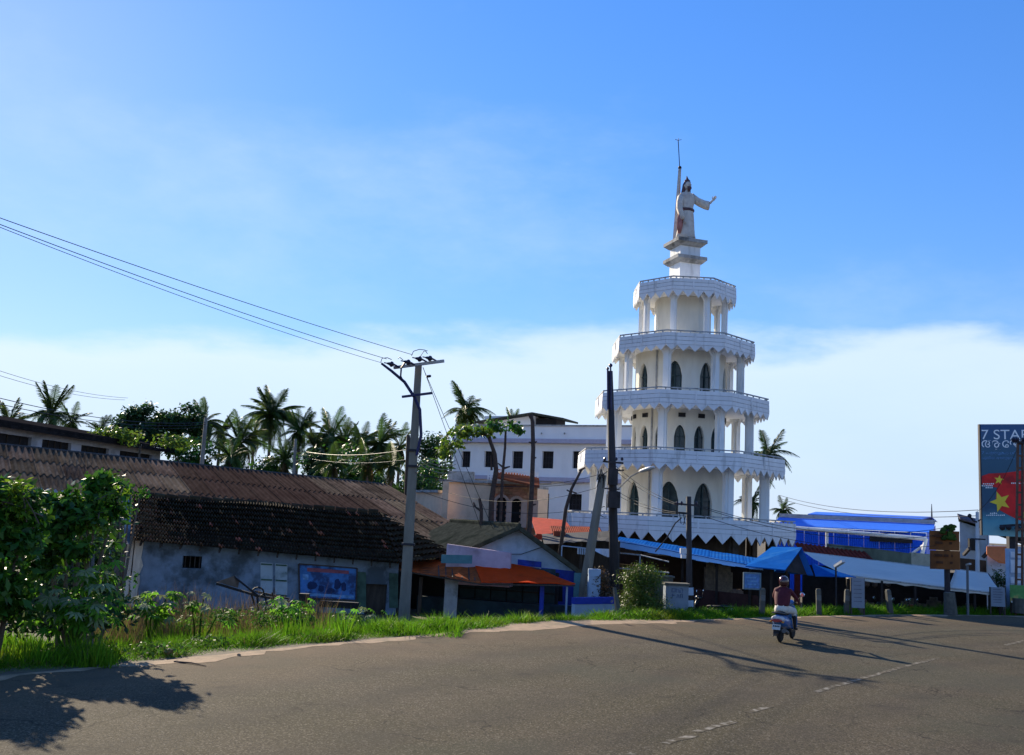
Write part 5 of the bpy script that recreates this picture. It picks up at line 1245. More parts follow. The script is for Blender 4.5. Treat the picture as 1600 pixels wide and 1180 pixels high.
def text(body, x, y, h, width, name, mt, o=.008):
    cu = bpy.data.curves.new(name, 'FONT'); cu.body = body; cu.size = 1; cu.extrude = .004
    ob = bpy.data.objects.new(name, cu); link(ob); bpy.context.view_layer.update()
    me = bpy.data.meshes.new_from_object(ob.evaluated_get(bpy.context.evaluated_depsgraph_get())); bpy.data.objects.remove(ob)
    xs_ = [v.co.x for v in me.vertices]; ys_ = [v.co.y for v in me.vertices]
    if not xs_: return None
    x0, x1, y0, y1 = min(xs_), max(xs_), min(ys_), max(ys_); org = U(x, y, o); kx_, ky_ = width * pxm / (x1 - x0), h * pxm / (y1 - y0)
    off = worldloc(bo)
    for v in me.vertices:
        p = org + bbd * ((v.co.x - x0) * kx_) + Vector((0, 0, (v.co.y - y0) * ky_)) - bbn * (v.co.z * 1.0); v.co = p - off
    me.materials.clear(); me.materials.append(mt); ob = bpy.data.objects.new(name, me); link(ob); ob.parent = bp_; return ob
text('7 STAR', 1534, 686.5, 15, 67, 'lettering', M_LETT)
text('ആ\u0d47ഘാഷം', 1534, 703, 15, 98, 'lettering', M_LETT)
text('7 പുതുമകൾ, പുതിയ', 1534, 711, 6.5, 78, 'small_lettering', M_PALE)
text('പുതിയ അനുഭവം', 1534, 718.5, 6, 46, 'small_lettering', M_PALE)
for x, y, wd_ in ((1536, 757, 18), (1534, 760, 20), (1540, 763, 12), (1547, 803, 12), (1541, 806, 30), (1580, 756, 40)): 
    b = MB(); n = int(wd_ / 3)
    for k in range(n): b.prism([U(x + k * 3, y, .011), U(x + k * 3 + 2, y, .011), U(x + k * 3 + 2, y - random.uniform(1.2, 2.2), .011), U(x + k * 3, y - random.uniform(1.2, 2.2), .011)], -bbn * .003)
    b.build('fine_print', M_LETT, bp_, kind='stuff')
b = MB()
for u_ in (.0, W_): b.bar(B(u_, 0, -.06), B(u_, H_, -.06), .08, .16)
b.build('edge_frame', M_IRON, bo)
for x in (1578, 1640): b = MB(); t = U(x, 800, -.35); b.bar(xy(t, GL), xy(t, BL0.z - .4), .26, .26); b.build('leg', M_IRON, bo)
b = MB(); b.bar(U(1562, 822, .25), U(1690, 815, .25), .10, .10); 
for x in (1566, 1576, 1590, 1600): b.ball(U(x, 825 + random.uniform(-2, 2), .3), .13, 8, 5)
b.build('lamp_bar', M_IRON, bo)
# ------------------------------------------------------------------ sign boards on the dark pole
M_RUSTB = mat('rusty_brown_sign', (.20, .075, .022), rough=.85, var=.3, scale=3, dirt=(.09, .035, .015), dscale=1.5, streak=.4); M_RPRINT = mat('sign_print', (.07, .028, .014), rough=.9, var=.3)
sb_ = at(1481, 965, 36.0); sg = thing('sign_post', 'dark pole carrying two stacked rusty brown sign boards above the awning', 'sign', xy(sb_, -.4))
b = MB(); t = at(1482, 822, 36.0); b.tube([xy(sb_, -1.0), xy(sb_, t.z)], .11, 8); b.build('pole', M_IRON, sg)
for (x0, y0, x1, y1) in ((1453, 829, 1499, 859), (1454, 860, 1500, 889)):
    b = MB(); P_ = [at(x0, y0, 35.8), at(x1, y0 + 1.5, 35.6), at(x1, y1 + 1.5, 35.6), at(x0, y1, 35.8)]; b.prism(P_, (0, .06, 0)); o = b.build('sign_board', M_RUSTB, sg)
    cc = (P_[0] + P_[2]) / 2
    b = MB()
    for k, (u0_, u1_) in enumerate(((-.4, -.12), (-.06, .1), (.2, .42), (-.35, -.1), (.15, .38))): b.box(cc + Vector(((u0_ + u1_) / 2, -.045, .16 - (k // 3) * .25)), (u1_ - u0_, .012, .09))
    b.build('faded_print', M_RPRINT, o, kind='stuff')
b = MB()
for k in range(26): p = at(1482 + random.uniform(-9, 9), 826 + random.uniform(-5, 16), 35.6); b.ball(p, (.12, .1, .07), 5, 4)
b.build('creeper', M_WEED, sg, kind='stuff')
cb_ = at(1488, 955, 35.2); b = MB(); b.tube([xy(cb_, -1.0), xy(cb_ + Vector((-.1, 0, 0)), at(1487, 926, 35.2).z)], [.30, .19], 10); b.top('concrete_stump', M_CONC, 'stout concrete stump at the foot of the sign pole', 'stump')
# ------------------------------------------------------------------ guard stones and notice boards along the verge
proto = None
M_NTC0 = mat('faded_band_paint', (.13, .135, .13), rough=.9, var=.3, scale=12)
STL = ['guard stone left of the scooter rider, clear of the others', 'first guard stone right of the scooter rider', 'second guard stone right of the rider, left of the tall notice', 'guard stone just right of the tall pale notice', 'guard stone farthest right, leaning a little']
for k, (x, yt, yb, Y, tl) in enumerate(((1190, 919, 960, 31.2, .02), (1280, 920, 955, 32.6, -.03), (1322, 921, 953, 33.4, .04), (1347, 922, 953, 33.8, -.1), (1392, 921, 951, 34.6, -.12))):
    p = at(x, yb, Y); p.z = gz(p.x, p.y) - .15; h = at(x, yt, Y).z - p.z
    g = thing('guard_stone', 'grey concrete ' + STL[k], 'guard stone', p, group='concrete guard stones along the verge')
    if proto is None:
        b = MB(); b.box((0, 0, .44), (.16, .14, .88)); b.prism([(-.08, -.07, .881), (.08, -.07, .881), (.06, -.04, .93), (-.06, -.04, .93)], (0, .1, 0)); proto = b.build('stone', M_CONC, g, local=True)
        b = MB(); b.box((0, -.078, .66), (.15, .012, .16)); b.build('faded_band', M_NTC0, g, local=True); p0s = list(g.children)
    else:
        for c_ in p0s: d = c_.copy(); link(d); d.parent = g
    g.scale = (1, 1, h / .93); g.rotation_euler = (0, tl, random.uniform(-.3, .3))
M_NTC = mat('grey_notice', (.20, .24, .29), rough=.7, var=.12, scale=4, dirt=(.17, .2, .24), dscale=2)
for k, (x0, y0, x1, y1, Y, lb) in enumerate(((1331, 903, 1351, 953, 33.2, 'tall pale notice board standing among the guard stones'), (1549, 918, 1571, 951, 36.2, 'pale printed notice board at the right end of the white awning'))):
    a, c = at(x0, y1, Y), at(x1, y1, Y); zt_ = at((x0 + x1) / 2, y0, Y).z; zb_ = at((x0 + x1) / 2, y1 - 3, Y).z
    o = thing('notice_board', lb, 'notice', xy((a + c) / 2, -1.0))
    b = MB(); b.prism([xy(a, zb_), xy(c, zb_), xy(c, zt_), xy(a, zt_)], (0, .04, 0)); bo_ = b.build('panel', M_NTC, o)
    b = MB()
    for q in range(6):
        z = lerp(zt_, zb_, (q + 1) / 7.5); b.prism([xy(lerp(a, c, .15), z) + Vector((0, -.006, 0)), xy(lerp(a, c, random.uniform(.6, .88)), z) + Vector((0, -.006, 0)), xy(lerp(a, c, .8), z + .03) + Vector((0, -.006, 0)), xy(lerp(a, c, .15), z + .03) + Vector((0, -.006, 0))], (0, .004, 0))
    b.build('print_line', mat('notice_print', (.13, .15, .2), rough=.8), bo_, kind='stuff')
    for q in (a, c): b = MB(); b.box(xy(q + Vector((0, .06, 0)), (zt_ - 1.0) / 2), (.05, .05, zt_ + 1.0)); b.build('stake', M_STEEL, o)
# ------------------------------------------------------------------ concrete box by the bush with painted marks
cbx = at(1055, 958, 31.2); cz = at(1055, 914, 31.2).z
o = thing('concrete_box', 'pale concrete block with faint blue painted marks right of the round bush', 'concrete block', xy(cbx, -.5))
wq = .72
b = MB(); b.box(xy(cbx, (cz - .5) / 2), (wq, .5, cz + .5)); b.build('block', M_NTC, o)
b = MB(); b.box(xy(cbx + Vector((0, -.02, 0)), cz + .035), (wq + .08, .6, .066)); b.build('cap', M_CONC, o)
M_MARK = mat('faded_blue_marks', (.11, .15, .24), rough=.8, var=.3, scale=10)
b = MB(); c_ = xy(cbx + Vector((0, -.256, 0)), cz - .22)
def mark(pts): b.tube([c_ + Vector((x, 0, z)) for x, z in pts], .012, 4)
mark([(-.16, 0), (-.16, .12), (-.06, .12), (-.06, .02), (-.12, .02)]); mark([(-.02, 0), (-.02, .12), (.06, .1), (.06, 0)]); mark([(.1, .12), (.17, .12), (.17, 0), (.1, 0), (.1, .08)])
mark([(-.15, -.16), (-.15, -.05), (-.07, -.08), (-.15, -.11)]); mark([(-.01, -.16), (.03, -.05), (.07, -.16)]); mark([(.11, -.16), (.11, -.05), (.17, -.05), (.17, -.16)])
b.build('painted_mark', M_MARK, o, kind='stuff')
b = MB(); p = at(1030, 905, 33.0); b.box(xy(p, p.z - .3), (.85, .5, .75)); b.box(xy(p, (GL + p.z - .69) / 2), (.7, .4, p.z - .69 - GL)); b.box(xy(p, p.z + .1), (.95, .6, .05)); b.top('storage_chest', M_CONC, 'grey lidded chest half hidden behind the round bush', 'chest')
# ------------------------------------------------------------------ utility poles
M_POLE = mat('pole_concrete', (.21, .19, .155), rough=.9, var=.18, scale=5, dirt=(.10, .088, .07), dscale=1.5, streak=.2, bump=.5, bscale=18)
M_WOODP = mat('dark_pole', (.045, .040, .042), rough=.85, var=.3, scale=6, streak=.2, bump=.4)
M_STICK = mat('bare_stick', (.075, .050, .040), rough=.9, var=.3, scale=8)
M_BLUI = mat('dark_blue_iron', (.018, .018, .075), rough=.5, var=.3, scale=10)
M_INS = mat('dark_porcelain', (.012, .010, .03), rough=.3, var=.2, spec=.5)
M_LAMP = mat('lamp_housing', (.55, .56, .58), rough=.5, var=.1)
# main concrete pole
pb0 = at(632, 957, 34.43); pt0 = at(654, 571, 34.84); pb0.z = GL
mp_ = thing('utility_pole', 'tall concrete pole with cross arms and round insulators in front of the orange awning', 'utility pole', pb0)
ax = (pt0 - pb0)
b = MB(); u1 = Vector((1, 0, 0)); v1 = Vector((0, 1, 0))
i = b.add([p + u1 * (s * w) + v1 * (t * d) for p, w, d in ((pb0, .19, .145), (pt0, .115, .10)) for s, t in ((-1, -1), (1, -1), (1, 1), (-1, 1))])
for q in ((3, 2, 1, 0), (4, 5, 6, 7), (0, 1, 5, 4), (1, 2, 6, 5), (2, 3, 7, 6), (3, 0, 4, 7)): b.face([i + k for k in q])
b.build('shaft', M_POLE, mp_)
def on(t): return pb0 + ax * t
for px_y in (711, 737, 864): 
    t = (957 - px_y) / 386 * .93 + .06; p = on(t); b = MB(); b.box(p, (.47 - .18 * t + .03, .36, .08)); b.build('clamp_band', M_IRON, mp_)
c0, c1 = at(616, 575.5, 34.70), at(694, 565, 34.16)
b = MB(); b.bar(c0 + Vector((0, -.12, 0)), c1 + Vector((0, -.12, 0)), .09, .10); b.build('cross_arm', M_RAIL, mp_)
d0, d1 = at(629, 621, 34.57), at(676, 615, 34.30)
b = MB(); b.bar(d0 + Vector((0, -.15, 0)), d1 + Vector((0, -.15, 0)), .08, .08); b.build('lower_arm', M_BLUI, mp_)
b = MB(); e0 = at(596, 568, 34.30); b.tube([e0, at(612, 580, 34.30), at(632, 597, 34.43), at(647, 620, 34.43), at(656, 640, 34.43), at(658, 680, 34.43), at(651, 712, 34.43)], [.04, .05, .055, .055, .055, .055, .05], 8)
b.tube([at(630, 596, 34.36), at(626, 588, 34.30), at(627, 575, 34.23), at(633, 567, 34.16)], .035, 6)
b.build('cable_trunk', M_BLUI, mp_)
DISC = [(611, 569, 34.30), (637, 566, 34.16), (655, 561, 34.16), (671, 560, 34.03)]
for (x, y, Y) in DISC:
    p = at(x, y, Y); axd = Vector((-.8, -.55, .05)).normalized(); b = MB()
    b.lathe([(.03, -.16), (.05, -.1), (.10, -.05), (.105, .0), (.06, .05), (.05, .1), (.03, .16)], p, 12, axd); b.build('insulator', M_INS, mp_)
    b = MB(); b.bar(p - axd * .15, p - axd * .32 - Vector((0, 0, .05)), .05, .05); b.bar(p + axd * .15, p + axd * .28, .035, .035); b.build('shackle', M_BLUI, mp_)
b = MB()
for pts in ([(643, 556), (646, 549), (655, 546), (664, 547), (668, 553)], [(657, 557), (662, 549), (668, 548)], [(595, 566), (597, 560), (605, 559), (612, 562)], [(622, 561), (624, 558), (630, 563)]): b.tube([at(x, y, 34.16) for x, y in pts], .014, 5)
b.build('jumper_loop', M_BLUI, mp_)

def simple_pole(name, label, pts, rad, mt, n=8, cat='pole', group=None):
    b = MB(); b.tube(pts, rad, n); o = thing(name, label, cat, pts[0], group); b.build('shaft', mt, o, smooth=n > 6); return o
tp = simple_pole('tall_pole', 'tall black pole with twin pipes on top in front of the tower', [xy(at(962, 955, 37.04), GL), at(957, 760, 37.04), at(953, 580, 37.04)], [.19, .165, .11], M_WOODP, cat='utility pole')
b = MB(); b.tube([at(950, 640, 36.90), at(949.5, 574, 36.90)], .035, 6); b.tube([at(955, 640, 36.82), at(954, 568, 36.82)], .03, 6); b.ball(at(954, 571, 36.82), .08, 8, 5); b.ball(at(949.5, 576, 36.90), .06, 8, 5); b.build('top_pipe', M_BLUI, tp)
for a_, c_, w_ in (((942, 721, 36.75), (974, 724, 36.60), .07), ((960, 735, 36.75), (975, 735, 36.60), .055), ((942, 763, 36.75), (968, 765, 36.60), .05)): b = MB(); b.bar(at(*a_), at(*c_), w_, w_); b.build('cross_arm', M_WOODP, tp)
b = MB()
for x in (945, 963, 972): b.lathe([(.02, 0), (.05, .02), (.055, .08), (.03, .13)], at(x, 720, 36.68), 8)
b.build('insulators', M_INS, tp, kind='stuff')
for p_, s_ in ((at(957, 745, 36.68), .38), (at(959, 781, 36.72), .46)): b = MB(); b.box(p_, (s_, .3, .62)); b.build('switch_box', M_WOODP, tp)
b = MB(); b.tube([at(949, 800, 36.60) + Vector((.2 * cos(t) - .1, 0, .2 * sin(t))) for t in [k * pi / 8 for k in range(4, 14)]], .014, 5); b.build('cable_loop', M_BLK, tp)

q = gnd(966, 962, -.1); b = MB(); b.tube([at(967, 964, 29.5), at(960, 918, 29.7)], [.10, .055], 6); b.top('marker_post', M_CONC, 'small whitish leaning marker post at the foot of the tall black pole', 'post')
lp_ = simple_pole('leaning_pole', 'grey concrete pole leaning right against the tall black pole', [xy(at(906, 930, 36.77), GL), at(942, 742, 36.20)], [.21, .14], M_POLE, 4, cat='utility pole')
sl_ = xy(at(942, 742, 36.20), 0)
b = MB(); b.tube([at(966, 764, 35.35), at(985, 745, 34.50), at(1000, 737, 34.07)], .028, 6); arm = b.build('lamp_arm', M_RAIL, lp_)
b = MB(); q0_, q1_ = at(999, 737, 34.07), at(1022, 730, 33.22); dd = (q1_ - q0_); up_ = Vector((0, 0, 1)); sdv = dd.cross(up_).normalized()
b.loft([(lerp(q0_, q1_, t), sdv * w, Vector((0, 0, h))) for t, w, h in ((0, .03, .03), (.15, .08, .06), (.6, .11, .075), (.95, .08, .05), (1, .02, .02))], 10); b.build('lamp_head', M_LAMP, lp_, smooth=True)
b = MB()
for q in range(7): b.tube([at(936 + random.uniform(-3, 8), 742 + random.uniform(-8, 8), 35.77), at(940 + random.uniform(-8, 8), 752 + random.uniform(-6, 12), 35.77), at(944 + random.uniform(-8, 8), 740 + random.uniform(-9, 9), 35.63)], .014, 4)
b.build('tangled_cable', M_BLK, lp_, kind='stuff')
st_ = simple_pole('slanting_stick', 'slanting dark stick with forked stubs left of the tower base', [xy(at(866, 880, 38.34), -.9), at(884, 795, 38.34), at(893, 764, 38.34), at(909, 733, 38.34)], [.09, .075, .06, .05], M_STICK, 7, cat='stick')
b = MB(); b.tube([at(892, 768, 38.34), at(901, 771, 38.20)], .03, 5); b.tube([at(890, 768, 38.34), at(886, 766, 38.20)], .03, 5); b.tube([at(905, 735, 38.34), at(914, 731, 38.20)], .04, 5); b.build('stub', M_STICK, st_)
sp2 = simple_pole('short_pole', 'short dark pole with two cross arms and a meter box before the blue roof', [xy(at(1078, 955, 32.16), -.6), at(1076, 776, 32.16)], [.11, .085], M_WOODP, cat='utility pole')
b = MB(); b.bar(at(1054, 787, 31.92), at(1090, 790, 31.68), .06, .06); b.build('cross_arm', M_WOODP, sp2)
b = MB(); b.bar(at(1056, 801, 31.92), at(1080, 803, 31.80), .07, .07); b.build('cross_arm', M_WOODP, sp2)
b = MB(); b.box(at(1067.5, 861, 31.92), (.2, .16, .17)); b.box(at(1068, 869.5, 31.92), (.16, .13, .12)); b.build('meter_box', M_LAMP, sp2)
b = MB()
for x in (1058, 1065, 1088): b.lathe([(.02, -.06), (.04, -.02), (.045, .03), (.02, .08)], at(x, 787, 31.80), 7)
b.build('insulators', M_INS, sp2, kind='stuff')
b = MB(); b.tube([at(1065, 809, 31.80), at(1055, 818, 31.80), at(1041, 842, 31.68), at(1024, 862, 31.92)], .022, 5)
for x in (1062, 1068): b.tube([at(x, 803, 31.80), at(x + 2, 818, 31.68), at(x + 6, 820, 31.68), at(x + 9, 806, 31.68)], .012, 4)
b.build('service_cable', M_BLK, sp2)
for (y0, y1) in ((918, 930), (938, 948)): b = MB(); b.tube([at(1078, y1, 32.16), at(1078, y0, 32.16)], .118, 10); b.build('white_band', M_PBLUE, sp2)
# far poles
p1 = simple_pole('far_pole', 'thin pale pole standing before the dark tree behind the long shed', [xy(at(315, 740, 62), GL), at(322, 653, 62)], [.17, .12], M_POLE, cat='utility pole')
p2 = simple_pole('far_pole', 'thin dim pole among the palms behind the long shed', [xy(at(462, 750, 68), GL), at(462, 686, 68)], [.14, .1], M_POLE, cat='utility pole')
p3 = simple_pole('thin_post', 'thin wooden post just left of the tall concrete pole', [xy(at(640, 770, 52), GL), at(638, 705, 52), at(638, 680, 52)], [.16, .14, .1], M_WOODD, cat='post')
# right: lattice pole, lamp pole, small lamps
lat = at(1591, 962, 36.9); lat.z = -.8; lt2 = at(1594, 684, 36.9)
lo_ = thing('lattice_pole', 'rusty lattice pole in front of the billboard lettering', 'utility pole', lat)
M_RUST = mat('rust_brown', (.13, .07, .045), rough=.85, var=.35, scale=8)
b = MB(); b.bar(lat + Vector((-.13, 0, 0)), lt2 + Vector((-.09, 0, 0)), .055, .1); b.bar(lat + Vector((.13, 0, 0)), lt2 + Vector((.09, 0, 0)), .055, .1); b.build('channel', M_RUST, lo_)
b = MB()
for k in range(16): t = (k + .5) / 16; p = lerp(lat, lt2, t); b.box(p, (.24, .05, .07))
b.build('batten', M_RUST, lo_, kind='stuff')
b = MB(); b.bar(at(1582, 690, 36.7), at(1606, 692, 36.7), .07, .08); b.build('cross_arm', M_IRON, lo_)
b = MB()
for x in (1584, 1588, 1600): b.ball(at(x, 687, 36.7), .1, 8, 5)
b.build('insulators', M_INS, lo_, kind='stuff')
b = MB(); b.tube([at(1591, 958, 36.8), at(1591, 935, 36.8)], .24, 10); b.build('base_collar', M_CONC, lo_)
lb2 = at(1526, 893, 41.5); lb2.z = GL; lamp = thing('lamp_pole', 'slim grey lamp pole with bent arms left of the billboard', 'lamp pole', lb2)
b = MB(); b.tube([lb2, at(1527, 800, 41.5)], [.11, .07], 8); b.build('shaft', M_LAMP, lamp)
b = MB(); b.tube([at(1527, 816, 41.5), at(1521, 814, 41.3), at(1516, 808, 41.2)], .035, 6); b.tube([at(1527, 815, 41.5), at(1532, 812, 41.3)], .03, 6); b.bar(at(1517, 842, 41.4), at(1540, 843, 41.2), .06, .06); b.build('arm', M_IRON, lamp)
b = MB(); b.ball(at(1515, 806, 41.2), .09, 8, 5); b.build('lamp_head', M_IRON, lamp)
l3b = at(1307, 900, 36.0); l3 = thing('lamp_post', 'small street lamp leaning out over the blue sheet and white awning', 'street lamp', xy(l3b, GL))
b = MB(); b.tube([xy(l3b, GL), at(1306, 884, 36.0)], .035, 6); b.build('shaft', M_IRON, l3)  # shaft coloured dark in place of the shade under the awning
b = MB(); b.bar(at(1305.5, 885, 35.9), at(1318, 877, 35.5), .16, .09); b.build('lamp_head', M_LAMP, l3)
M_STEELG = mat('dull_galvanised', (.12, .13, .14), rough=.6, var=.2)
l4b = at(1512, 955, 35.6); l4 = thing('standpipe_post', 'thin grey post in front of the right part of the white awning', 'post', xy(l4b, -1.0))
b = MB(); b.tube([xy(l4b, -1.0), at(1511.5, 884, 35.6)], .045, 8); b.build('shaft', M_STEELG, l4)
b = MB(); b.bar(at(1510.5, 883, 35.6), at(1516, 881, 35.4), .09, .06); b.build('cap', M_RAIL, l4)
# ------------------------------------------------------------------ wires
def wire(p, q, sag, label, r=.011, mt=None, group=None, n=14):
    pts = []
    for k in range(n + 1): t = k / n; pts.append(lerp(p, q, t) - Vector((0, 0, sag * 4 * t * (1 - t))))
    b = MB(); b.tube(pts, r, 5); b.top('power_cable', mt or M_BLK, label, 'cable', group=group, base=pts[0])
G1 = 'overhead cables from the concrete pole to the upper left'
wire(at(-160, 283, 19), at(643, 554, 34.0), .12, 'topmost overhead cable running from the concrete pole to the upper left', group=G1, r=.010)
wire(at(-160, 289, 18.8), at(604, 561, 34.0), .15, 'middle overhead cable running from the concrete pole to the upper left', group=G1, r=.010)
wire(at(-160, 291, 18.5), at(596, 567, 34.2), .18, 'lowest overhead cable running from the concrete pole to the upper left', group=G1, r=.008)
G2 = 'thin cables crossing the sky at the far left'
for k, (y0, x1, y1) in enumerate(((566, 200, 622), (574, 195, 625), (612, 322, 660), (622, 322, 663), (629, 322, 667))):
    wire(at(-40, y0, 40), at(x1, y1, 62), .5 if k > 1 else .3, ('faint upper cable', 'faint second cable', 'third cable down, dark', 'fourth cable down, thickest', 'fifth and lowest cable')[k] + ' crossing the sky at the far left', r=.018 if k in (2, 3) else .011, group=G2)
wire(at(322, 658, 62), at(462, 690, 68), .25, 'upper cable between the two thin far poles', r=.014); wire(at(322, 664, 62), at(462, 694, 68), .5, 'lower cable between the two thin far poles', r=.014)
G3 = 'slack cables from far pole past the concrete pole'
for k, (x0, y0, x1, y1) in enumerate(((462, 703, 640, 702), (462, 712, 640, 718))): wire(at(x0, y0, 68), at(x1, y1, 52), .35, ('upper', 'lower')[k] + ' slack cable between the palms and the thin wooden post', r=.018, group=G3)
M_CABL = mat('pale_cable', (.22, .22, .16), rough=.8)
for k in range(4): wire(at(648, 706 + k * 5, 34.5), at(712, 720 + k * 6, 44), .2, ('first', 'second', 'third', 'fourth and lowest')[k] + ' pale cable of the bunch leaving the concrete pole to the right', r=.016, mt=M_CABL, group='pale cable bunch beside the concrete pole')
for k, (x, y) in enumerate(((752, 826), (772, 830))): wire(at(661, 574 + k, 34.6), at(x, y, 38.5), .0, ('left', 'right')[k] + ' guy wire slanting down from the concrete pole top', r=.011, group='guy wires of the concrete pole')
for k, (x, y, Y) in enumerate(((670, 588, 34.7), (704, 715, 35.4))): b = MB(); p = at(x, y, Y); b.lathe([(.02, -.09), (.05, -.06), (.05, .06), (.02, .09)], p, 8, Vector((.2, .1, -1)) if k else Vector((1, 0, .2))); b.top('strain_insulator', M_INS, ('small dark strain insulator near the pole top', 'small dark strain insulator low on the guy wire')[k], 'insulator', base=p)
for k, (x0, y0, Y0, x1, y1, Y1, sg_) in enumerate(((650, 740, 34.5, 905, 755, 38.3, .3), (648, 764, 34.5, 880, 800, 38.3, .35), (648, 738, 34.5, 942, 740, 37.0, .5), (700, 770, 45, 940, 760, 37.0, .5))):
    wire(at(x0, y0, Y0), at(x1, y1, Y1), sg_, ('upper cable from the concrete pole to the slanting stick', 'lower cable from the concrete pole to the slanting stick', 'cable from the concrete pole to the tall black pole', 'cable from the peach house to the tall black pole')[k], r=.009)
for k, (y0, y1) in enumerate(((728, 788), (736, 790), (766, 801), (772, 803))): wire(at(962, y0, 36.8), at(1060, y1, 31.8), .15, ('first', 'second', 'third', 'lowest')[k] + ' cable from the tall black pole to the short pole', r=.010, group='cables between the black pole and the short pole')
for k, (y0, y1) in enumerate(((788, 812), (790, 822), (802, 838))): wire(at(1086, y0, 31.8), at(1481, y1 + 12, 36.0), .55, ('upper', 'middle', 'lower')[k] + ' cable from the short pole to the sign pole', r=.010, group='cables from the short pole to the sign pole')
for k, (y0, y1) in enumerate(((774, 797), (779, 806))): wire(at(1218, y0, 70), at(1528, y1, 42), .5, ('upper', 'lower')[k] + ' faint cable crossing the sky above the blue shed', r=.016, group='faint cables above the blue shed')
wire(at(1526, 800, 41.5), at(1594, 690, 36.9), .4, 'cable from the slim lamp pole to the lattice pole', r=.010)
# ------------------------------------------------------------------ foliage
def leafmat(name, col, var=.35, rough=.42, trans=.35, rnd=.45, spec=.4, dirt=None): return mat(name, col, rough=rough, var=var, scale=1.5, rnd=rnd, island=True, trans=trans, spec=spec, dirt=dirt)
M_LEAFD = leafmat('dark_leaves', (.028, .07, .018), rough=.5, spec=.3, trans=.4); M_LEAF = leafmat('green_leaves', (.042, .12, .012), rough=.42, spec=.3, trans=.38)
M_LEAFY = leafmat('yellow_green_leaves', (.10, .17, .018), trans=.5); M_LEAFB = leafmat('bush_leaves', (.065, .11, .012), trans=.45)
M_YOUNG = leafmat('young_leaves', (.12, .22, .015), rough=.5, trans=.5, spec=.25)
M_FROND = mat('palm_frond', (.055, .10, .018), rough=.5, var=.3, scale=1.2, rnd=.45, trans=.45, spec=.4)
M_FRONDY = mat('dry_palm_frond', (.20, .135, .05), rough=.6, var=.3, scale=1.2, rnd=.3, trans=.25)
M_TRUNK = mat('tree_trunk', (.12, .095, .075), rough=.9, var=.3, scale=6, bump=.5)
M_NUT = mat('coconut', (.28, .20, .06), rough=.6, var=.25, rnd=.3)
RL = np.random.default_rng(21)
def leaf_co(lobes, n, size, asp=.5, shell=.55, up=.35):
    lb = np.array(lobes, float); vol = lb[:, 3] * lb[:, 4] + lb[:, 4] * lb[:, 5]
    k = RL.choice(len(lb), n, p=vol / vol.sum()); L_ = lb[k]
    d = RL.normal(size=(n, 3)); d /= np.linalg.norm(d, axis=1)[:, None]
    rr = (1 - shell * RL.random(n) ** 1.6)[:, None] * (1 + .18 * RL.normal(size=n))[:, None]
    p = L_[:, :3] + d * L_[:, 3:6] * rr
    q_ = p * 2.2 / max(.35, float(np.median(lb[:, 3])) * 2.2)
    g_ = np.sin(q_[:, 0] * 2.3 + 1.1 * np.sin(q_[:, 2] * 1.7)) + np.sin(q_[:, 1] * 2.0 + 2 + np.sin(q_[:, 0] * 1.3)) + np.sin(q_[:, 2] * 2.6 + 1 + np.sin(q_[:, 1] * 1.9))
    kp = g_ > -.75; p = p[kp]; d = d[kp]; n = len(p)
    nrm = d * .7 + RL.normal(size=(n, 3)) * .6; nrm[:, 2] += up; nrm /= np.linalg.norm(nrm, axis=1)[:, None]
    t = RL.normal(size=(n, 3)); t[:, 2] -= .4; t -= nrm * (t * nrm).sum(1)[:, None]; t /= np.linalg.norm(t, axis=1)[:, None]
    s = np.cross(nrm, t); sz = (size * RL.uniform(.6, 1.35, n))[:, None]
    co = np.stack([p, p + t * sz * .45 + s * sz * asp * .5 + nrm * sz * .06, p + t * sz, p + t * sz * .45 - s * sz * asp * .5 + nrm * sz * .06], 1)
    return co.reshape(-1, 3)
def crown_lobes(c, rx, ry, rz, n, r0=.34, r1=.52):
    out = []
    for _ in range(n):
        v = Vector((random.gauss(0, 1), random.gauss(0, 1), random.gauss(0, 1))).normalized() * random.uniform(.35, .8)
        s = random.uniform(r0, r1); out.append((c.x + v.x * rx, c.y + v.y * ry, c.z + v.z * rz, rx * s, ry * s, rz * s * .9))
    return out
def broad_tree(label, base, top_z, rx, rz, n, size, mt, group=None, nl=9, trunk=.16, name='broadleaf_tree'):
    t = thing(name, label, 'tree', base, group)
    c = Vector((base.x, base.y, top_z - rz)); lobes = crown_lobes(c, rx, rx * .8, rz, nl, *((.2, .36) if nl > 15 else (.3, .5)))
    b = MB(); b.tube([base, lerp(base, c, .5) + Vector((random.uniform(-.2, .2), 0, 0)), c], [trunk, trunk * .8, trunk * .45], 7); b.build('trunk', M_TRUNK, t)
    b = MB()
    for l in lobes[:6]: q = Vector(l[:3]); s_ = lerp(base, c, random.uniform(.5, .9)); b.tube([s_, lerp(s_, q, .5) + Vector((0, 0, -.1)), q], [trunk * .5, trunk * .3, trunk * .12], 5)
    b.build('limbs', M_TRUNK, t, kind='stuff')
    bulk('crown', leaf_co(lobes, n, size), 4, mt, t, kind='stuff'); return t
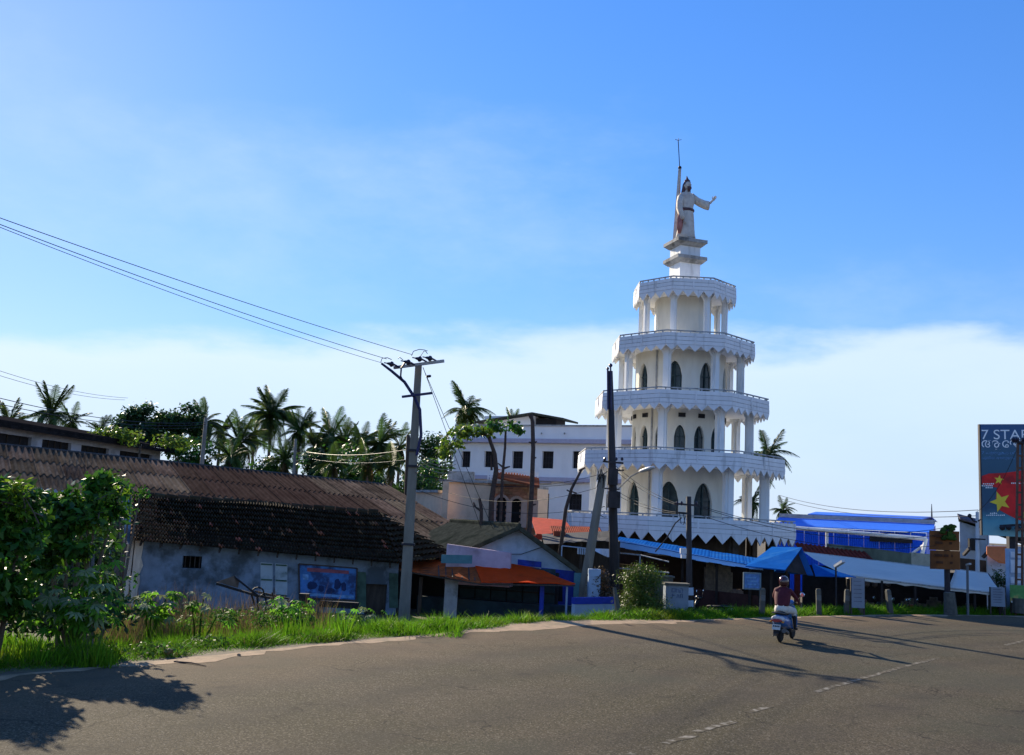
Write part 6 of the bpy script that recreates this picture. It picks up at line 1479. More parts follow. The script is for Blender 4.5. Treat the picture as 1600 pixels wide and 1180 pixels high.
# palms: fronds are parts that share three mesh shapes
def frond_mesh(name, droop, seed, fold):
    r = random.Random(seed); b = MB(); K = 22; pts = []
    for k in range(K + 1): t = k / K; pts.append(Vector((t * (1 - droop * .25 * t), 0, .30 * t - droop * t * t)))
    b.tube(pts[::3] + [pts[-1]], [.022 * (1 - .85 * i / 8) for i in range(len(pts[::3]) + 1)], 4)
    for k in range(2, K):
        t = k / K; p = pts[k]; dv = (pts[k + 1] - pts[k - 1]).normalized(); ln_ = .29 * sin(pi * min(1, t * .92 + .1)) ** .6 * r.uniform(.8, 1.1)
        for s in (-1, 1):
            for h in (0, .5):
                pp = lerp(p, pts[k + 1], h); sd_ = Vector((0, s, 0)); tip = pp + (sd_ * .75 + dv * .65 + Vector((0, 0, -fold * r.uniform(.5, 1.3)))).normalized() * ln_; mid = lerp(pp, tip, .5) + Vector((0, 0, .02))
                w_ = dv * .0085; b.poly([pp - w_, pp + w_, mid + w_ * .9, tip, mid - w_ * .9])
    me_o = b.build(name, M_FROND, None, local=True); me = me_o.data; bpy.data.objects.remove(me_o); return me
FM = [frond_mesh('frond', .45, 1, .45), frond_mesh('frond', .75, 2, .7), frond_mesh('frond', .15, 3, .3), frond_mesh('frond', 1.0, 4, 1.0)]
FMD = []
for m_ in (FM[1], FM[3]): q = m_.copy(); q.materials.clear(); q.materials.append(M_FRONDY); FMD.append(q)
b = MB(); b.ball((0, 0, 0), (.13, .13, .16), 7, 5); nm = b.build('coconut', M_NUT, None, local=True); NUT = nm.data; bpy.data.objects.remove(nm)
def palm(label, x, y, Y, R, dry=0, nuts=0, group='coconut palms in the grove', lean=0, n=17, stretch=1.0):
    n = int(n * 1.7); R *= 1.15 if group == 'coconut palms in the grove' else 1
    """crown centre at photo (x, y), depth Y, frond length R metres"""
    c = at(x, y, Y); base = Vector((c.x - lean, c.y, GL)); t = thing('coconut_palm', label, 'palm tree', base, group)
    b = MB(); K = 8; b.tube([lerp(base, c, k / K) + Vector((lean * .3 * sin(pi * k / K), 0, 0)) for k in range(K + 1)], [.2 - .09 * k / K for k in range(K + 1)], 7); b.build('trunk', M_TRUNK, t)
    for k in range(n):
        el = random.choice((75, 62, 48, 34, 20, 5, -10, -25, -42)) + random.uniform(-8, 8); az = k * 137.5 + random.uniform(-15, 15)
        me = FM[2] if el > 64 else FM[0] if el > 44 else FM[1] if el > 12 else FM[3]
        isd = k < dry
        if isd: me = random.choice(FMD); el = random.uniform(-55, -25)
        o = bpy.data.objects.new('dry_frond' if isd else 'frond', me); link(o); o.parent = t; o.location = c - base + Vector((0, 0, random.uniform(-.15, .1)))
        s = R * random.uniform(.85, 1.12); o.scale = (s * stretch, s, s); o.rotation_euler = Matrix.Rotation(radians(az), 3, 'Z').to_euler(); 
        o.rotation_euler = (Matrix.Rotation(radians(az), 3, 'Z') @ Matrix.Rotation(-radians(el - 17), 3, 'Y') @ Matrix.Rotation(random.uniform(-.4, .4), 3, 'X')).to_euler()
    for k in range(nuts):
        o = bpy.data.objects.new('coconut', NUT); link(o); o.parent = t; a = k * 2.1; o.location = c - base + Vector((cos(a) * .3, sin(a) * .3, -.25 - random.uniform(0, .35))); o.scale = [random.uniform(.9, 1.3) * R / 3.4] * 3
    return t
palm('leftmost low palm top behind the dark hall roof', 14, 664, 85, 2.2, n=12)
palm('palm with arching crown above the left part of the dark hall roof', 80, 648, 85, 2.6)
palm('small palm just right of the arching palm over the hall roof', 112, 660, 88, 1.9, n=12)
palm('small isolated palm left of the big dark broadleaf tree', 157, 676, 92, 1.6, n=11)
palm('dark palm right of the big broadleaf tree behind the thin pale pole', 321, 660, 88, 2.2, n=20)
palm('tallest palm with a full crown in the middle of the grove', 425, 652, 88, 2.9, n=24)
palm('yellowish low palm left below the tallest palm', 375, 694, 78, 2.4, dry=3, nuts=3, n=20)
palm('dark palm just right of the tallest palm', 468, 676, 84, 2.1, n=18)
palm('upright feathery palm midway between tallest palm and concrete pole', 517, 686, 82, 2.5, n=22)
palm('thin fronded palm tucked right of the feathery palm', 553, 702, 88, 1.9, n=12)
palm('round palm with dry hanging fronds left of the concrete pole', 595, 694, 78, 2.4, dry=4, nuts=4, n=22)
palm('low palm with a golden dry skirt under the tallest palm', 445, 722, 70, 1.8, dry=4, nuts=3, n=14)
palm('low palm with coconuts at the grove edge left of the concrete pole', 575, 728, 66, 1.7, dry=2, nuts=4, n=14)
palm('large palm rising behind the left end of the white building', 728, 642, 98, 3.3, n=20, group='palms near the buildings')
palm('palm tips showing over the roof of the white building', 800, 662, 100, 1.7, n=9, group='palms near the buildings')
palm('tall palm directly right of the tower', 1200, 712, 86, 2.8, n=17, group='palms near the buildings', nuts=3)
palm('small distant palm between tower and blue shed', 1224, 797, 98, 1.75, n=15, group='palms near the buildings')
palm('palm seen through the right columns of the tower', 1174, 786, 70, 1.5, n=13, group='palms near the buildings', dry=2)
for k, (x, y, Y, R, lb) in enumerate(((345, 676, 92, 1.9, 'half hidden palm between the dark palm and the yellowish palm'), (398, 678, 94, 2.0, 'half hidden palm left behind the tallest palm'), (492, 700, 78, 1.9, 'bushy low palm between the dark palm and the feathery palm'), (538, 690, 94, 2.0, 'half hidden palm behind the feathery palm'), (565, 690, 92, 1.9, 'half hidden palm left of the round palm'), (625, 700, 88, 2.0, 'half hidden palm right behind the concrete pole shaft'), (360, 716, 70, 1.7, 'bushy low palm below the yellowish palm'), (520, 728, 68, 1.7, 'bushy low palm below the feathery palm'), (612, 730, 66, 1.6, 'bushy low palm beside the thin wooden post'))):
    palm(lb, x, y, Y, R, dry=k % 3, n=13)
# broadleaf trees
def btree(label, x, ytop, Y, rx, rz, n, size, mt, **k):
    p = at(x, ytop, Y); broad_tree(label, xy(p, GL), p.z, rx, rz, n, size, mt, **k)
GT = 'broadleaf trees behind the sheds'
btree('tall dark broadleaf tree, left one of the pair behind the clerestory hall', 224, 616, 78, 2.9, 3.0, 8500, .34, M_LEAFD, group=GT, nl=26)
btree('dark broadleaf tree, right one of the pair behind the clerestory hall', 287, 628, 80, 2.5, 2.8, 7500, .34, M_LEAFD, group=GT, nl=24)
btree('small dark broadleaf tree just right of the concrete pole', 686, 668, 84, 2.3, 2.6, 3400, .34, M_LEAFD, group=GT, nl=11)
btree('low round tree far left behind the hall roof', 30, 672, 75, 3.2, 1.2, 2400, .34, M_LEAF, group=GT)
btree('low green tree between the small palms behind the hall roof', 115, 676, 78, 3.0, 1.3, 2400, .34, M_LEAFD, group=GT)
for k, (x, yt, Y, lb) in enumerate(((330, 688, 74, 'dense low tree behind the thin pale pole'), (385, 700, 76, 'dense low tree below the yellowish palm'), (440, 706, 72, 'dense low tree below the tallest palm'), (490, 708, 74, 'dense low tree left of the feathery palm'), (540, 716, 72, 'dense low tree right of the feathery palm'), (600, 722, 70, 'dense low tree next to the thin wooden post'), (655, 716, 74, 'dense low tree right behind the concrete pole'), (700, 728, 88, 'dense low tree at the corner of the white building'))):
    btree(lb, x, yt - 18, Y, 3.7, 3.3, 7500, .3, M_LEAFD if k % 2 else M_LEAF, group=GT, nl=8)
p = at(220, 690, 67); b0 = xy(p, GL); t = thing('creeper', 'bright yellow green creeper along the end of the dark hall roof', 'creeper', b0)
lob = [(at(x, y, 66).x, 66, at(x, y, 66).z, 1.1, .8, .45) for x, y in ((160, 681), (185, 682), (210, 684), (235, 687), (260, 689), (282, 692), (175, 676))]
bulk('foliage', leaf_co(lob, 1500, .3), 4, M_LEAFY, t, kind='stuff')
b = MB(); b.tube([b0, b0 + Vector((0, 0, p.z - GL - .3))], .08, 5); b.build('stem', M_TRUNK, t)
# pollarded trees and poles before the white building
def pollard(label, trunk_pts, lobes, n, size, mt, r=(.14, .07), stubs=()):
    pts = [at(*q) for q in trunk_pts]; pts[0].z = min(pts[0].z, 0); base = xy(pts[0], GL); t = thing('pollarded_tree', label, 'tree', base); b = MB()
    b.tube([base] + pts, [r[0]] + [lerp(r[0], r[1], k / (len(pts) - 1)) for k in range(len(pts))], 7); b.build('trunk', M_STICK, t)
    for (a, c) in stubs: b = MB(); b.tube([at(*a), at(*c)], [.06, .03], 5); b.build('branch', M_STICK, t)
    if lobes: bulk('foliage', leaf_co([(at(x, y, Y).x, Y, at(x, y, Y).z, rx, .8, rz) for x, y, Y, rx, rz in lobes], n, size, asp=.6), 4, mt, t, kind='stuff')
Yp = 44.0
pollard('pollarded tree with a drooping yellow green leaf bunch at the white building corner', [(769, 810, Yp), (768, 780, Yp), (775, 735, Yp), (773, 710, Yp), (764, 684, Yp), (757, 678, Yp)], [(740, 672, Yp, .8, .3), (755, 676, Yp, .5, .25), (722, 676, Yp, .55, .32), (704, 688, Yp, .45, .35), (698, 702, Yp, .35, .42), (712, 690, Yp, .4, .35), (692, 712, Yp, .3, .3)], 900, .24, M_LEAFY, stubs=(((757, 678, Yp), (715, 682, Yp)), ((768, 735, Yp), (767, 712, Yp)), ((770, 762, Yp), (778, 760, Yp))))
pollard('slim pollarded tree with a flat leafy top before the white building', [(782, 815, Yp), (785, 745, Yp), (789, 700, Yp), (790, 674, Yp)], [(782, 666, Yp, .62, .22), (800, 666, Yp, .45, .24), (768, 663, Yp, .3, .2), (811, 670, Yp, .2, .15)], 520, .22, M_LEAF, r=(.08, .05), stubs=(((788, 732, Yp), (778, 724, Yp)), ((788, 732, Yp), (797, 729, Yp))))
pollard('bare knotty trunk without leaves rising above the white building roof', [(826, 820, 43), (831, 760, 43), (833, 700, 43), (832, 660, 43), (830, 648, 43)], [], 0, 0, None, r=(.12, .08), stubs=(((833, 693, 43), (826, 691, 43)), ((833, 693, 43), (839, 690, 43)), ((832, 717, 43), (838, 715, 43)), ((830, 655, 43), (824, 646, 43)), ((829, 790, 43), (838, 788, 43))))
pollard('short bare forked stump before the peach wall', [(756, 815, 40), (752, 795, 40), (749, 779, 40)], [], 0, 0, None, r=(.09, .06), stubs=(((753, 800, 40), (742, 792, 40)), ((742, 792, 40), (740, 785, 40))))
# ------------------------------------------------------------------ bushes near the road
def shrub(label, lobes, n, size, mt, base, name='shrub', cat='shrub', asp=.5, group=None):
    t = thing(name, label, cat, base, group); b = MB()
    for l in lobes[:7]: q = Vector(l[:3]); b.tube([base + Vector((random.uniform(-.2, .2), random.uniform(-.2, .2), -.1)), lerp(base, q, .5), q], [.06, .045, .015], 5)
    b.build('stem', M_TRUNK, t, kind='stuff'); bulk('foliage', leaf_co(lobes, n, size, asp), 4, mt, t, kind='stuff'); return t
def lob(x, y, Y, rx, rz, ry=None): p = at(x, y, Y); return (p.x, p.y, p.z, rx, ry or rx, rz)
bz = lambda x, Y: Vector((at(x, 900, Y).x, Y, gz(at(x, 900, Y).x, Y)))
shrub('tall glossy green shrub overgrowing the left end of the sheds', [lob(188, 766, 19.4, .24, .16), lob(160, 757, 19.2, .28, .16), lob(134, 770, 18.9, .3, .2), lob(104, 790, 18.6, .36, .24), lob(78, 832, 18.4, .42, .26), lob(170, 830, 19.6, .26, .3), lob(70, 785, 18.8, .34, .2), lob(152, 796, 19.2, .34, .2), lob(192, 790, 19.4, .16, .14), lob(122, 812, 18.6, .4, .24), lob(118, 856, 18.4, .3, .18), lob(60, 880, 18.4, .4, .26)], 5200, .19, M_LEAF, bz(120, 19.6))
shrub('dark dense shrub at the far left edge of the photo', [lob(44, 776, 17.0, .26, .16), lob(10, 764, 16.8, .28, .16), lob(-24, 772, 16.6, .4, .2), lob(18, 800, 16.8, .34, .2), lob(58, 806, 16.9, .2, .16), lob(-40, 830, 16.4, .7, .5), lob(36, 838, 16.6, .34, .2), lob(4, 862, 16.4, .5, .3), lob(-20, 920, 16.2, .6, .4), lob(30, 905, 16.8, .36, .3), lob(14, 950, 16.6, .4, .3)], 3400, .2, M_LEAF, bz(-10, 17))
shrub('leafy shrub just beyond the left edge of the photo, leaning over the verge', [lob(-130, 770, 16.2, .7, .4), lob(-90, 790, 16.4, .6, .4), lob(-200, 760, 15.6, .8, .5), lob(-60, 775, 16.8, .5, .35), lob(-160, 850, 15.8, 1.0, .7), lob(-290, 740, 15, .9, .5), lob(-240, 850, 15.2, 1.1, .8)], 4200, .2, M_LEAF, bz(-150, 16.4))
for o_ in [o for o in COL.objects if o.type == 'EMPTY' and o.name.startswith('shrub') and 'glossy' in o.get('label', '') or o.type == 'EMPTY' and 'far left edge' in o.get('label', '')]:
    far = 'far left' in o_['label']
    lb_ = [lob(random.uniform(-20, 55), random.uniform(758, 830), 16.4, .22, .14) for _ in range(12)] if far else [lob(random.uniform(85, 195), random.uniform(752, 850), 18.6, .22, .14) for _ in range(14)]
    bulk('young_foliage', leaf_co(lb_, 900, .11, .42, up=.8), 4, M_YOUNG, o_, kind='stuff')
    b = MB()
    for _ in range(16):
        q = Vector(random.choice(lb_)[:3]); v = Vector((random.uniform(-.5, .5), random.uniform(-.3, .3), random.uniform(.1, .45))); b.tube([q - v * .6, q, q + v * .6 + Vector((0, 0, -.05))], [.012, .009, .004], 4)
    b.build('twigs', M_TRUNK, o_, kind='stuff')
shrub('shadowy undergrowth between the front shrubs and the shed corner', [lob(140, 860, 21.8, .6, .7), lob(150, 930, 20.6, .5, .4), lob(175, 955, 21.2, .5, .35), lob(115, 960, 19.6, .7, .4), lob(20, 850, 21, 1.1, .9), lob(150, 800, 24.5, .8, .55), lob(110, 860, 24.5, 1.1, .8), lob(165, 900, 24.5, .7, .8), lob(60, 900, 23.5, 1.2, .9), lob(100, 960, 22, 1.0, .5), lob(20, 940, 21.5, 1.0, .6)], 8500, .17, M_LEAFD, bz(150, 21))
# creeper hanging over the verge of the tile roof
lobs = [lob(x, y, 33.0, r * 1.2, r * .72) for x, y, r in ((205, 765, .35), (190, 757, .5), (165, 752, .5), (220, 768, .25), (180, 780, .5), (195, 800, .3))]
shrub('leafy creeper hanging over the upper left corner of the tile roof', lobs, 1300, .14, M_LEAF, Vector((at(190, 900, 33.0).x, 33.0, GL)), name='creeper', cat='creeper')
# broad palmate leaved plants: each leaf a part
M_PALE_L = mat('pale_leaf_underside', (.20, .25, .12), rough=.7, var=.2, rnd=.25, trans=.3, spec=.15); M_PALM_L = mat('palmate_leaf', (.10, .26, .02), rough=.6, var=.25, rnd=.35, trans=.6, spec=.2)
def palmate(mt):
    b = MB()
    for k in range(7):
        a = radians(-105 + 35 * k); ln_ = (.62, .85, .97, 1.0, .97, .85, .62)[k]; d_ = Vector((cos(a), sin(a), 0)); s_ = Vector((-sin(a), cos(a), 0)) * .13
        c_ = Vector((0, 0, 0)); m1 = d_ * ln_ * .55; z = Vector((0, 0, 1)); i = b.add([c_, m1 + s_ - z * .05, d_ * ln_ - z * .28, m1 - s_ - z * .05, m1 + z * .0])
        b.face((i, i + 4, i + 1)); b.face((i + 4, i + 2, i + 1)); b.face((i, i + 3, i + 4)); b.face((i + 4, i + 3, i + 2))
    o = b.build('leaf', mt, None, local=True); me = o.data; bpy.data.objects.remove(o); return me
PL = [palmate(M_PALM_L), palmate(M_PALE_L)]
def cassava(label, spots, base, size, pale=.3, nper=6, top=1.0):
    t = thing('broadleaf_plant', label, 'plant', base, 'broad leaved plants along the verge'); b = MB()
    for s in spots: q = Vector(s); b.tube([base + Vector((random.uniform(-.1, .1), 0, 0)), lerp(base, q, .6) + Vector((random.uniform(-.05, .05), 0, 0)), q], [.03, .022, .012], 5)
    b.build('stem', M_WEED, t, kind='stuff')
    for s in spots:
        for k in range(nper):
            a = random.uniform(0, 2 * pi); r = random.uniform(.12, .4) * top; p = Vector(s) + Vector((cos(a) * r, sin(a) * r, random.uniform(-.25, .18)))
            o = bpy.data.objects.new('leaf', PL[1] if random.random() < pale else PL[0]); link(o); o.parent = t; o.location = p - base
            sz = size * random.uniform(.7, 1.25); o.scale = (sz,) * 3; o.rotation_euler = (random.uniform(-.5, .5), random.uniform(.1, .7), a)
cassava('tall broad leaved plant with pale drooping leaves in front of the dark shrubs', [at(95, 935, 17.6), at(125, 905, 17.8), at(150, 925, 17.8), at(75, 955, 17.4), at(160, 945, 17.6), at(110, 965, 17.2), at(135, 950, 17.3), at(145, 885, 18), at(120, 940, 17.3), at(70, 925, 17.7)], bz(118, 17.7), .27, .3, 12)
cassava('broad leaved weed with bright leaves below the bluish wall corner', [at(235, 936, 25.2), at(260, 934, 25.4), at(228, 951, 25), at(250, 954, 24.8)], bz(245, 25.3), .3, .15, 9)
cassava('broad leaved weed below the blue advertisement', [at(430, 943, 26.4), at(455, 940, 26.6), at(445, 955, 26), at(475, 948, 26.8)], bz(450, 26.6), .26, .15, 9)
cassava('small pale leaved weed left of the cart frame', [at(300, 954, 24.8), at(318, 936, 25.2), at(340, 960, 25)], bz(318, 25.2), .24, .35, 6)
cassava('low leafy weed in the grass at the foot of the concrete pole', [at(575, 958, 24), at(590, 962, 23.8), at(560, 964, 23.6)], bz(575, 24), .16, .3, 6)
# dry and green weeds before the wall
def weeds(name, label, n, x0, x1, Y0, Y1, h0, h1, mt, wid=.012, lean=.25):
    x = RG.uniform(x0, x1, n); Y = RG.uniform(Y0, Y1, n); p = np.stack([(x - 800) / F * Y * 1.0, Y], 1)
    z = np.array([gz(a, c) for a, c in p]) - .03
    h = (h0 + (h1 - h0) * (.5 + .5 * np.sin(x * .06 + Y * 1.7)) * RG.random(n)) * RG.uniform(.7, 1.2, n)
    a = RG.uniform(0, 2 * pi, n); wv = np.stack([np.cos(a), np.sin(a)], 1) * wid; ln_ = RG.normal(0, lean, (n, 2)) * h[:, None]
    co = np.zeros((n, 3, 3)); co[:, 0, :2] = p - wv; co[:, 1, :2] = p + wv; co[:, 2, :2] = p + ln_; co[:, 0, 2] = z; co[:, 1, 2] = z; co[:, 2, 2] = z + h
    tag(bulk(name, co.reshape(-1, 3), 3, mt), label, kind='stuff')
weeds('dry_grass', 'brown dry grass standing in front of the bluish wall', 4200, 250, 545, 26, 31, .4, 1.35, M_DRY)
weeds('dry_grass', 'brown dry grass at the foot of the white corner wall', 1500, 180, 260, 24, 30, .4, 1.3, M_DRY)
weeds('tall_grass', 'tall green weeds in front of the tiled shed', 13000, 195, 575, 20.5, 31, .25, .75, M_GRASS, .013)
weeds('tall_grass', 'green grass tufts between the concrete pole and the sandy shop front', 7000, 540, 742, 21.8, 27.5, .12, .5, M_GRASS, .012, .45)
weeds('tall_grass', 'green weeds in front of the shrubs at left', 9000, -60, 230, 15.8, 25, .2, .6, M_GRASS, .016)
wl_ = [lob(random.uniform(255, 560), random.uniform(958, 972), random.uniform(24, 27), .4, .18) for _ in range(16)]
tag(bulk('low_weeds', leaf_co(wl_, 2600, .10), 4, M_WEED), 'leafy low weeds mixed into the grass', kind='stuff')
wl_ = [lob(random.uniform(20, 620), 985, random.uniform(15.5, 19.5), .5, .10) for _ in range(30)]
wl_ = [(l[0], l[1], gz(l[0], l[1]) + .1, l[3], l[4], l[5]) for l in wl_ if .6 < edge_d(l[0], l[1]) < 3.4]
tag(bulk('low_weeds', leaf_co(wl_, 2600, .09), 4, M_WEED), 'leafy low weeds among the bright verge grass', kind='stuff')
# big round bush and bougainvillea beside the tall black pole
bb_ = bz(1003, 31.0); rbl = [lob(1003, 925, 30.9, 0.76, 0.76), lob(985, 915, 30.7, 0.46, 0.49), lob(1022, 915, 30.9, 0.49, 0.51), lob(1003, 900, 30.7, 0.49, 0.37), lob(990, 945, 30.5, 0.55, 0.49), lob(1020, 945, 30.5, 0.51, 0.49), lob(1003, 955, 30.3, 0.61, 0.30)]
rb = shrub('round fine leaved green bush right of the tall black pole', rbl, 17000, .085, M_LEAFB, bb_, cat='bush', name='bush', asp=.28)
b = MB()
for k in range(60): p = at(985 + random.uniform(0, 40), 895 + random.uniform(-4, 10), 30.8 + random.uniform(-.2, .3)); b.tube([p, p + Vector((random.uniform(-.12, .12), random.uniform(-.1, .1), random.uniform(.15, .38)))], [.008, .002], 3)
b.build('twig', M_LEAFB, rb, kind='stuff')
shrub('reddish flowering shrub between leaning pole and tall black pole', [lob(938, 912, 35.2, .45, .5), lob(946, 930, 35, .4, .5), lob(935, 900, 35.3, .35, .3)], 2200, .09, leafmat('reddish_leaves', (.11, .07, .035)), bz(940, 35.2))
shrub('dark bush in front of the white wall at the right edge', [lob(1568, 903, 40.5, .45, .5), lob(1572, 918, 40.2, .45, .4)], 1400, .12, M_LEAFD, xy(at(1570, 930, 40.4), GL))
wl_ = [(lambda p: (p.x, p.y, gz(p.x, p.y) + .12, .35, .3, .14))(at(x, 950, Y)) for x, Y in ((930, 29), (960, 28.6), (1020, 28.4), (1040, 29.5), (1085, 30.2), (1110, 30.8), (1060, 29.8), (905, 29.3), (985, 28.5))]
tag(bulk('low_weeds', leaf_co(wl_, 1800, .09), 4, M_WEED), 'leafy weeds along the foot of bush and low wall', kind='stuff')
# litter at the road edge
g0_ = gnd(258, 1022); b = MB()
for k, (x, y) in enumerate(((250, 1018), (263, 1023))):
    p = gnd(x, y, .02); b = MB(); b.ball(p + Vector((0, 0, .05)), (.09, .08, .06), 8, 5); b.top('coconut_husk', M_FRONDY, ('pale dry coconut husk lying at the grass edge, left one', 'pale dry coconut husk lying nearest the road edge')[k], 'husk')
b = MB(); b.tube([gnd(272, 1034, .01), gnd(300, 1036, .02), gnd(322, 1041, .01)], [.015, .012, .006], 5); b.top('fallen_twig', M_STICK, 'dry twig lying on the road edge in the left', 'twig')
# ------------------------------------------------------------------ scooter and rider
M_SBLUE = mat('scooter_blue', (.03, .12, .32), rough=.3, var=.08, spec=.5, coat=.3); M_SILV = mat('scooter_silver', (.50, .50, .52), rough=.35, var=.08, spec=.5)
M_TYRE = mat('tyre_rubber', (.015, .015, .015), rough=.85, var=.2); M_SEAT = mat('seat_black', (.012, .012, .013), rough=.6); M_RIM = mat('rim_grey', (.25, .25, .26), rough=.4, metal=.6)
M_TAIL = mat('tail_light_red', (.30, .02, .025), rough=.25, spec=.6); M_PLATE = mat('plate_white', (.50, .50, .47), rough=.6); M_MIRR = mat('mirror', (.75, .78, .82), rough=.08, metal=.9); M_EXH = mat('exhaust', (.10, .095, .09), rough=.5, metal=.5)
def make_scooter(label, loc, rotz, body=M_SBLUE, group=None):
    t = thing('scooter', label, 'scooter', loc, group, rotz)
    X = Vector((1, 0, 0)); Yv = Vector((0, 1, 0)); Z = Vector((0, 0, 1))
    def wheel(x):
        b = MB(); b.lathe([(.12, -.045), (.20, -.05), (.235, -.02), (.24, 0), (.235, .02), (.20, .05), (.12, .045)], (x, 0, .24), 20, (0, 1, 0)); o = b.build('wheel', M_TYRE, t, local=True)
        b = MB(); b.lathe([(.125, -.03), (.14, -.035), (.14, .035), (.125, .03)], (x, 0, .24), 16, (0, 1, 0))
        for k in range(5): a = k * 2 * pi / 5; b.bar((x, 0, .24), (x + .13 * cos(a), 0, .24 + .13 * sin(a)), .03, .035)
        b.build('rim', M_RIM, o, local=True)
    wheel(0); wheel(1.24)
    S_ = lambda x, z, ry, rz_: (Vector((x, 0, z)), Yv * ry, Z * rz_)
    b = MB(); b.loft([S_(-.36, .68, .05, .05), S_(-.30, .64, .13, .12), S_(-.12, .59, .19, .18), (Vector((.1, 0, .56)), Yv * .21, Z * .2), (Vector((.35, 0, .52)), Yv * .2, Z * .19), (Vector((.58, 0, .46)), Yv * .16, Z * .17), (Vector((.66, 0, .38)), Yv * .12, Z * .1)], 16); b.build('rear_body', body, t, smooth=True, local=True)
    b = MB(); b.loft([(Vector((-.38, 0, .70)), Yv * .10, Z * .03), (Vector((-.36, 0, .66)), Yv * .155, Z * .075), (Vector((-.26, 0, .64)), Yv * .175, Z * .11), (Vector((-.18, 0, .63)), Yv * .18, Z * .12)], 14); b.build('tail_cowl', M_SILV, t, smooth=True, local=True)
    b = MB(); b.loft([(Vector((-.40, 0, .61)), Yv * .10, Z * .03), (Vector((-.385, 0, .61)), Yv * .14, Z * .045), (Vector((-.33, 0, .62)), Yv * .15, Z * .05)], 12); b.build('tail_light', M_TAIL, t, local=True)
    for s in (-1, 1): b = MB(); b.ball((-.35, s * .16, .58), (.04, .04, .03), 8, 5); b.build('indicator', mat('indicator_amber', (.5, .2, .03), rough=.3) if 'indicator_amber' not in MATS else MATS['indicator_amber'], t, local=True)
    b = MB(); b.loft([(Vector((-.28, 0, .80)), Yv * .12, Z * .03), (Vector((-.1, 0, .80)), Yv * .155, Z * .06), (Vector((.2, 0, .765)), Yv * .15, Z * .06), (Vector((.55, 0, .745)), Yv * .11, Z * .05), (Vector((.63, 0, .73)), Yv * .06, Z * .02)], 14); b.build('seat', M_SEAT, t, smooth=True, local=True)
    b = MB(); b.tube([(-.05, .17, .78), (-.36, .13, .82), (-.40, 0, .83), (-.36, -.13, .82), (-.05, -.17, .78)], .014, 6); b.build('grab_rail', M_EXH, t, local=True)
    b = MB(); b.prism([(-.26, -.07, .56), (-.26, .07, .56), (-.42, .075, .27), (-.42, -.075, .27)], (.02, 0, .01)); b.build('mudguard', M_SEAT, t, local=True)
    b = MB(); b.box((-.405, 0, .44), (.012, .22, .15), R=Matrix.Rotation(radians(22), 3, 'Y')); pl = b.build('number_plate', M_PLATE, t, local=True)
    b = MB()
    for k in range(4): b.box((-.413, -.07 + k * .047, .465), (.006, .026, .04), R=Matrix.Rotation(radians(22), 3, 'Y'))
    for k in range(4): b.box((-.396, -.07 + k * .047, .41), (.006, .026, .045), R=Matrix.Rotation(radians(22), 3, 'Y'))
    b.build('plate_print', M_SEAT, pl, local=True, kind='stuff')
    b = MB(); b.box((.78, 0, .27), (.5, .3, .05)); b.box((.6, 0, .3), (.2, .26, .12)); b.build('floorboard', M_SEAT, t, local=True)
    b = MB(); b.loft([(Vector((1.02, 0, .28)), Yv * .17, X * .03), (Vector((1.06, 0, .5)), Yv * .2, X * .05), (Vector((1.03, 0, .75)), Yv * .19, X * .05), (Vector((.98, 0, .95)), Yv * .13, X * .07)], 14); b.build('leg_shield', body, t, smooth=True, local=True)
    b = MB(); b.loft([(Vector((.92, 0, .96)), Yv * .1, X * .07), (Vector((.95, 0, 1.03)), Yv * .15, X * .12), (Vector((.98, 0, 1.10)), Yv * .08, X * .07)], 12); b.build('headlight_cowl', body, t, smooth=True, local=True)
    b = MB(); b.ball((1.07, 0, 1.02), (.03, .08, .06), 10, 6); b.build('headlight', M_MIRR, t, local=True)
    b = MB(); b.tube([(.84, .33, 1.02), (.9, .2, 1.04), (.94, 0, 1.02), (.9, -.2, 1.04), (.84, -.33, 1.02)], .018, 6); b.build('handlebar', M_SEAT, t, local=True)
    b = MB(); b.tube([(1.03, 0, .6), (1.14, .0, .4)], .05, 8); b.tube([(1.12, .07, .48), (1.24, .07, .24)], .025, 6); b.tube([(1.12, -.07, .48), (1.24, -.07, .24)], .025, 6); b.build('fork', M_EXH, t, local=True)
    b = MB(); n = 9; pts = [(1.24 + .27 * cos(a), .24 + .27 * sin(a)) for a in [radians(20 + 140 * k / (n - 1)) for k in range(n)]]
    i = b.add([Vector((x, y, z)) for x, z in pts for y in (-.075, .075)])
    for k in range(n - 1): b.face((i + 2 * k, i + 2 * k + 1, i + 2 * k + 3, i + 2 * k + 2))
    b.build('front_mudguard', body, t, local=True)
    for s in (-1, 1):
        b = MB(); b.tube([(.88, s * .22, 1.04), (.9, s * .28, 1.16), (.9, s * .34, 1.24)], .009, 5); o = b.build('mirror', M_SEAT, t, local=True)
        b = MB(); b.lathe([(.03, -.012), (.062, -.008), (.065, 0), (.05, .012)], (.895, s * .37, 1.27), 12, (-1, 0, 0)); b.build('mirror_glass', M_MIRR, o, local=True)
    b = MB(); b.tube([(.25, -.14, .26), (.05, -.17, .24), (-.1, -.19, .3)], .03, 8); b.tube([(-.05, -.2, .28), (-.38, -.2, .36)], .062, 10); b.build('exhaust', M_EXH, t, local=True)
    b = MB(); b.box((.05, .1, .26), (.42, .1, .16)); b.tube([(-.02, .14, .3), (-.12, .1, .6)], .03, 8); b.build('engine_block', M_EXH, t, local=True)
    b = MB(); b.tube([(.2, .15, .22), (.28, .28, .12)], .015, 5); b.build('stand', M_EXH, t, local=True)
    return t
RB = gnd(1219, 1004); HEAD = radians(90 - 31)
scoot = make_scooter('blue and silver scooter being ridden away along the road', RB, HEAD)
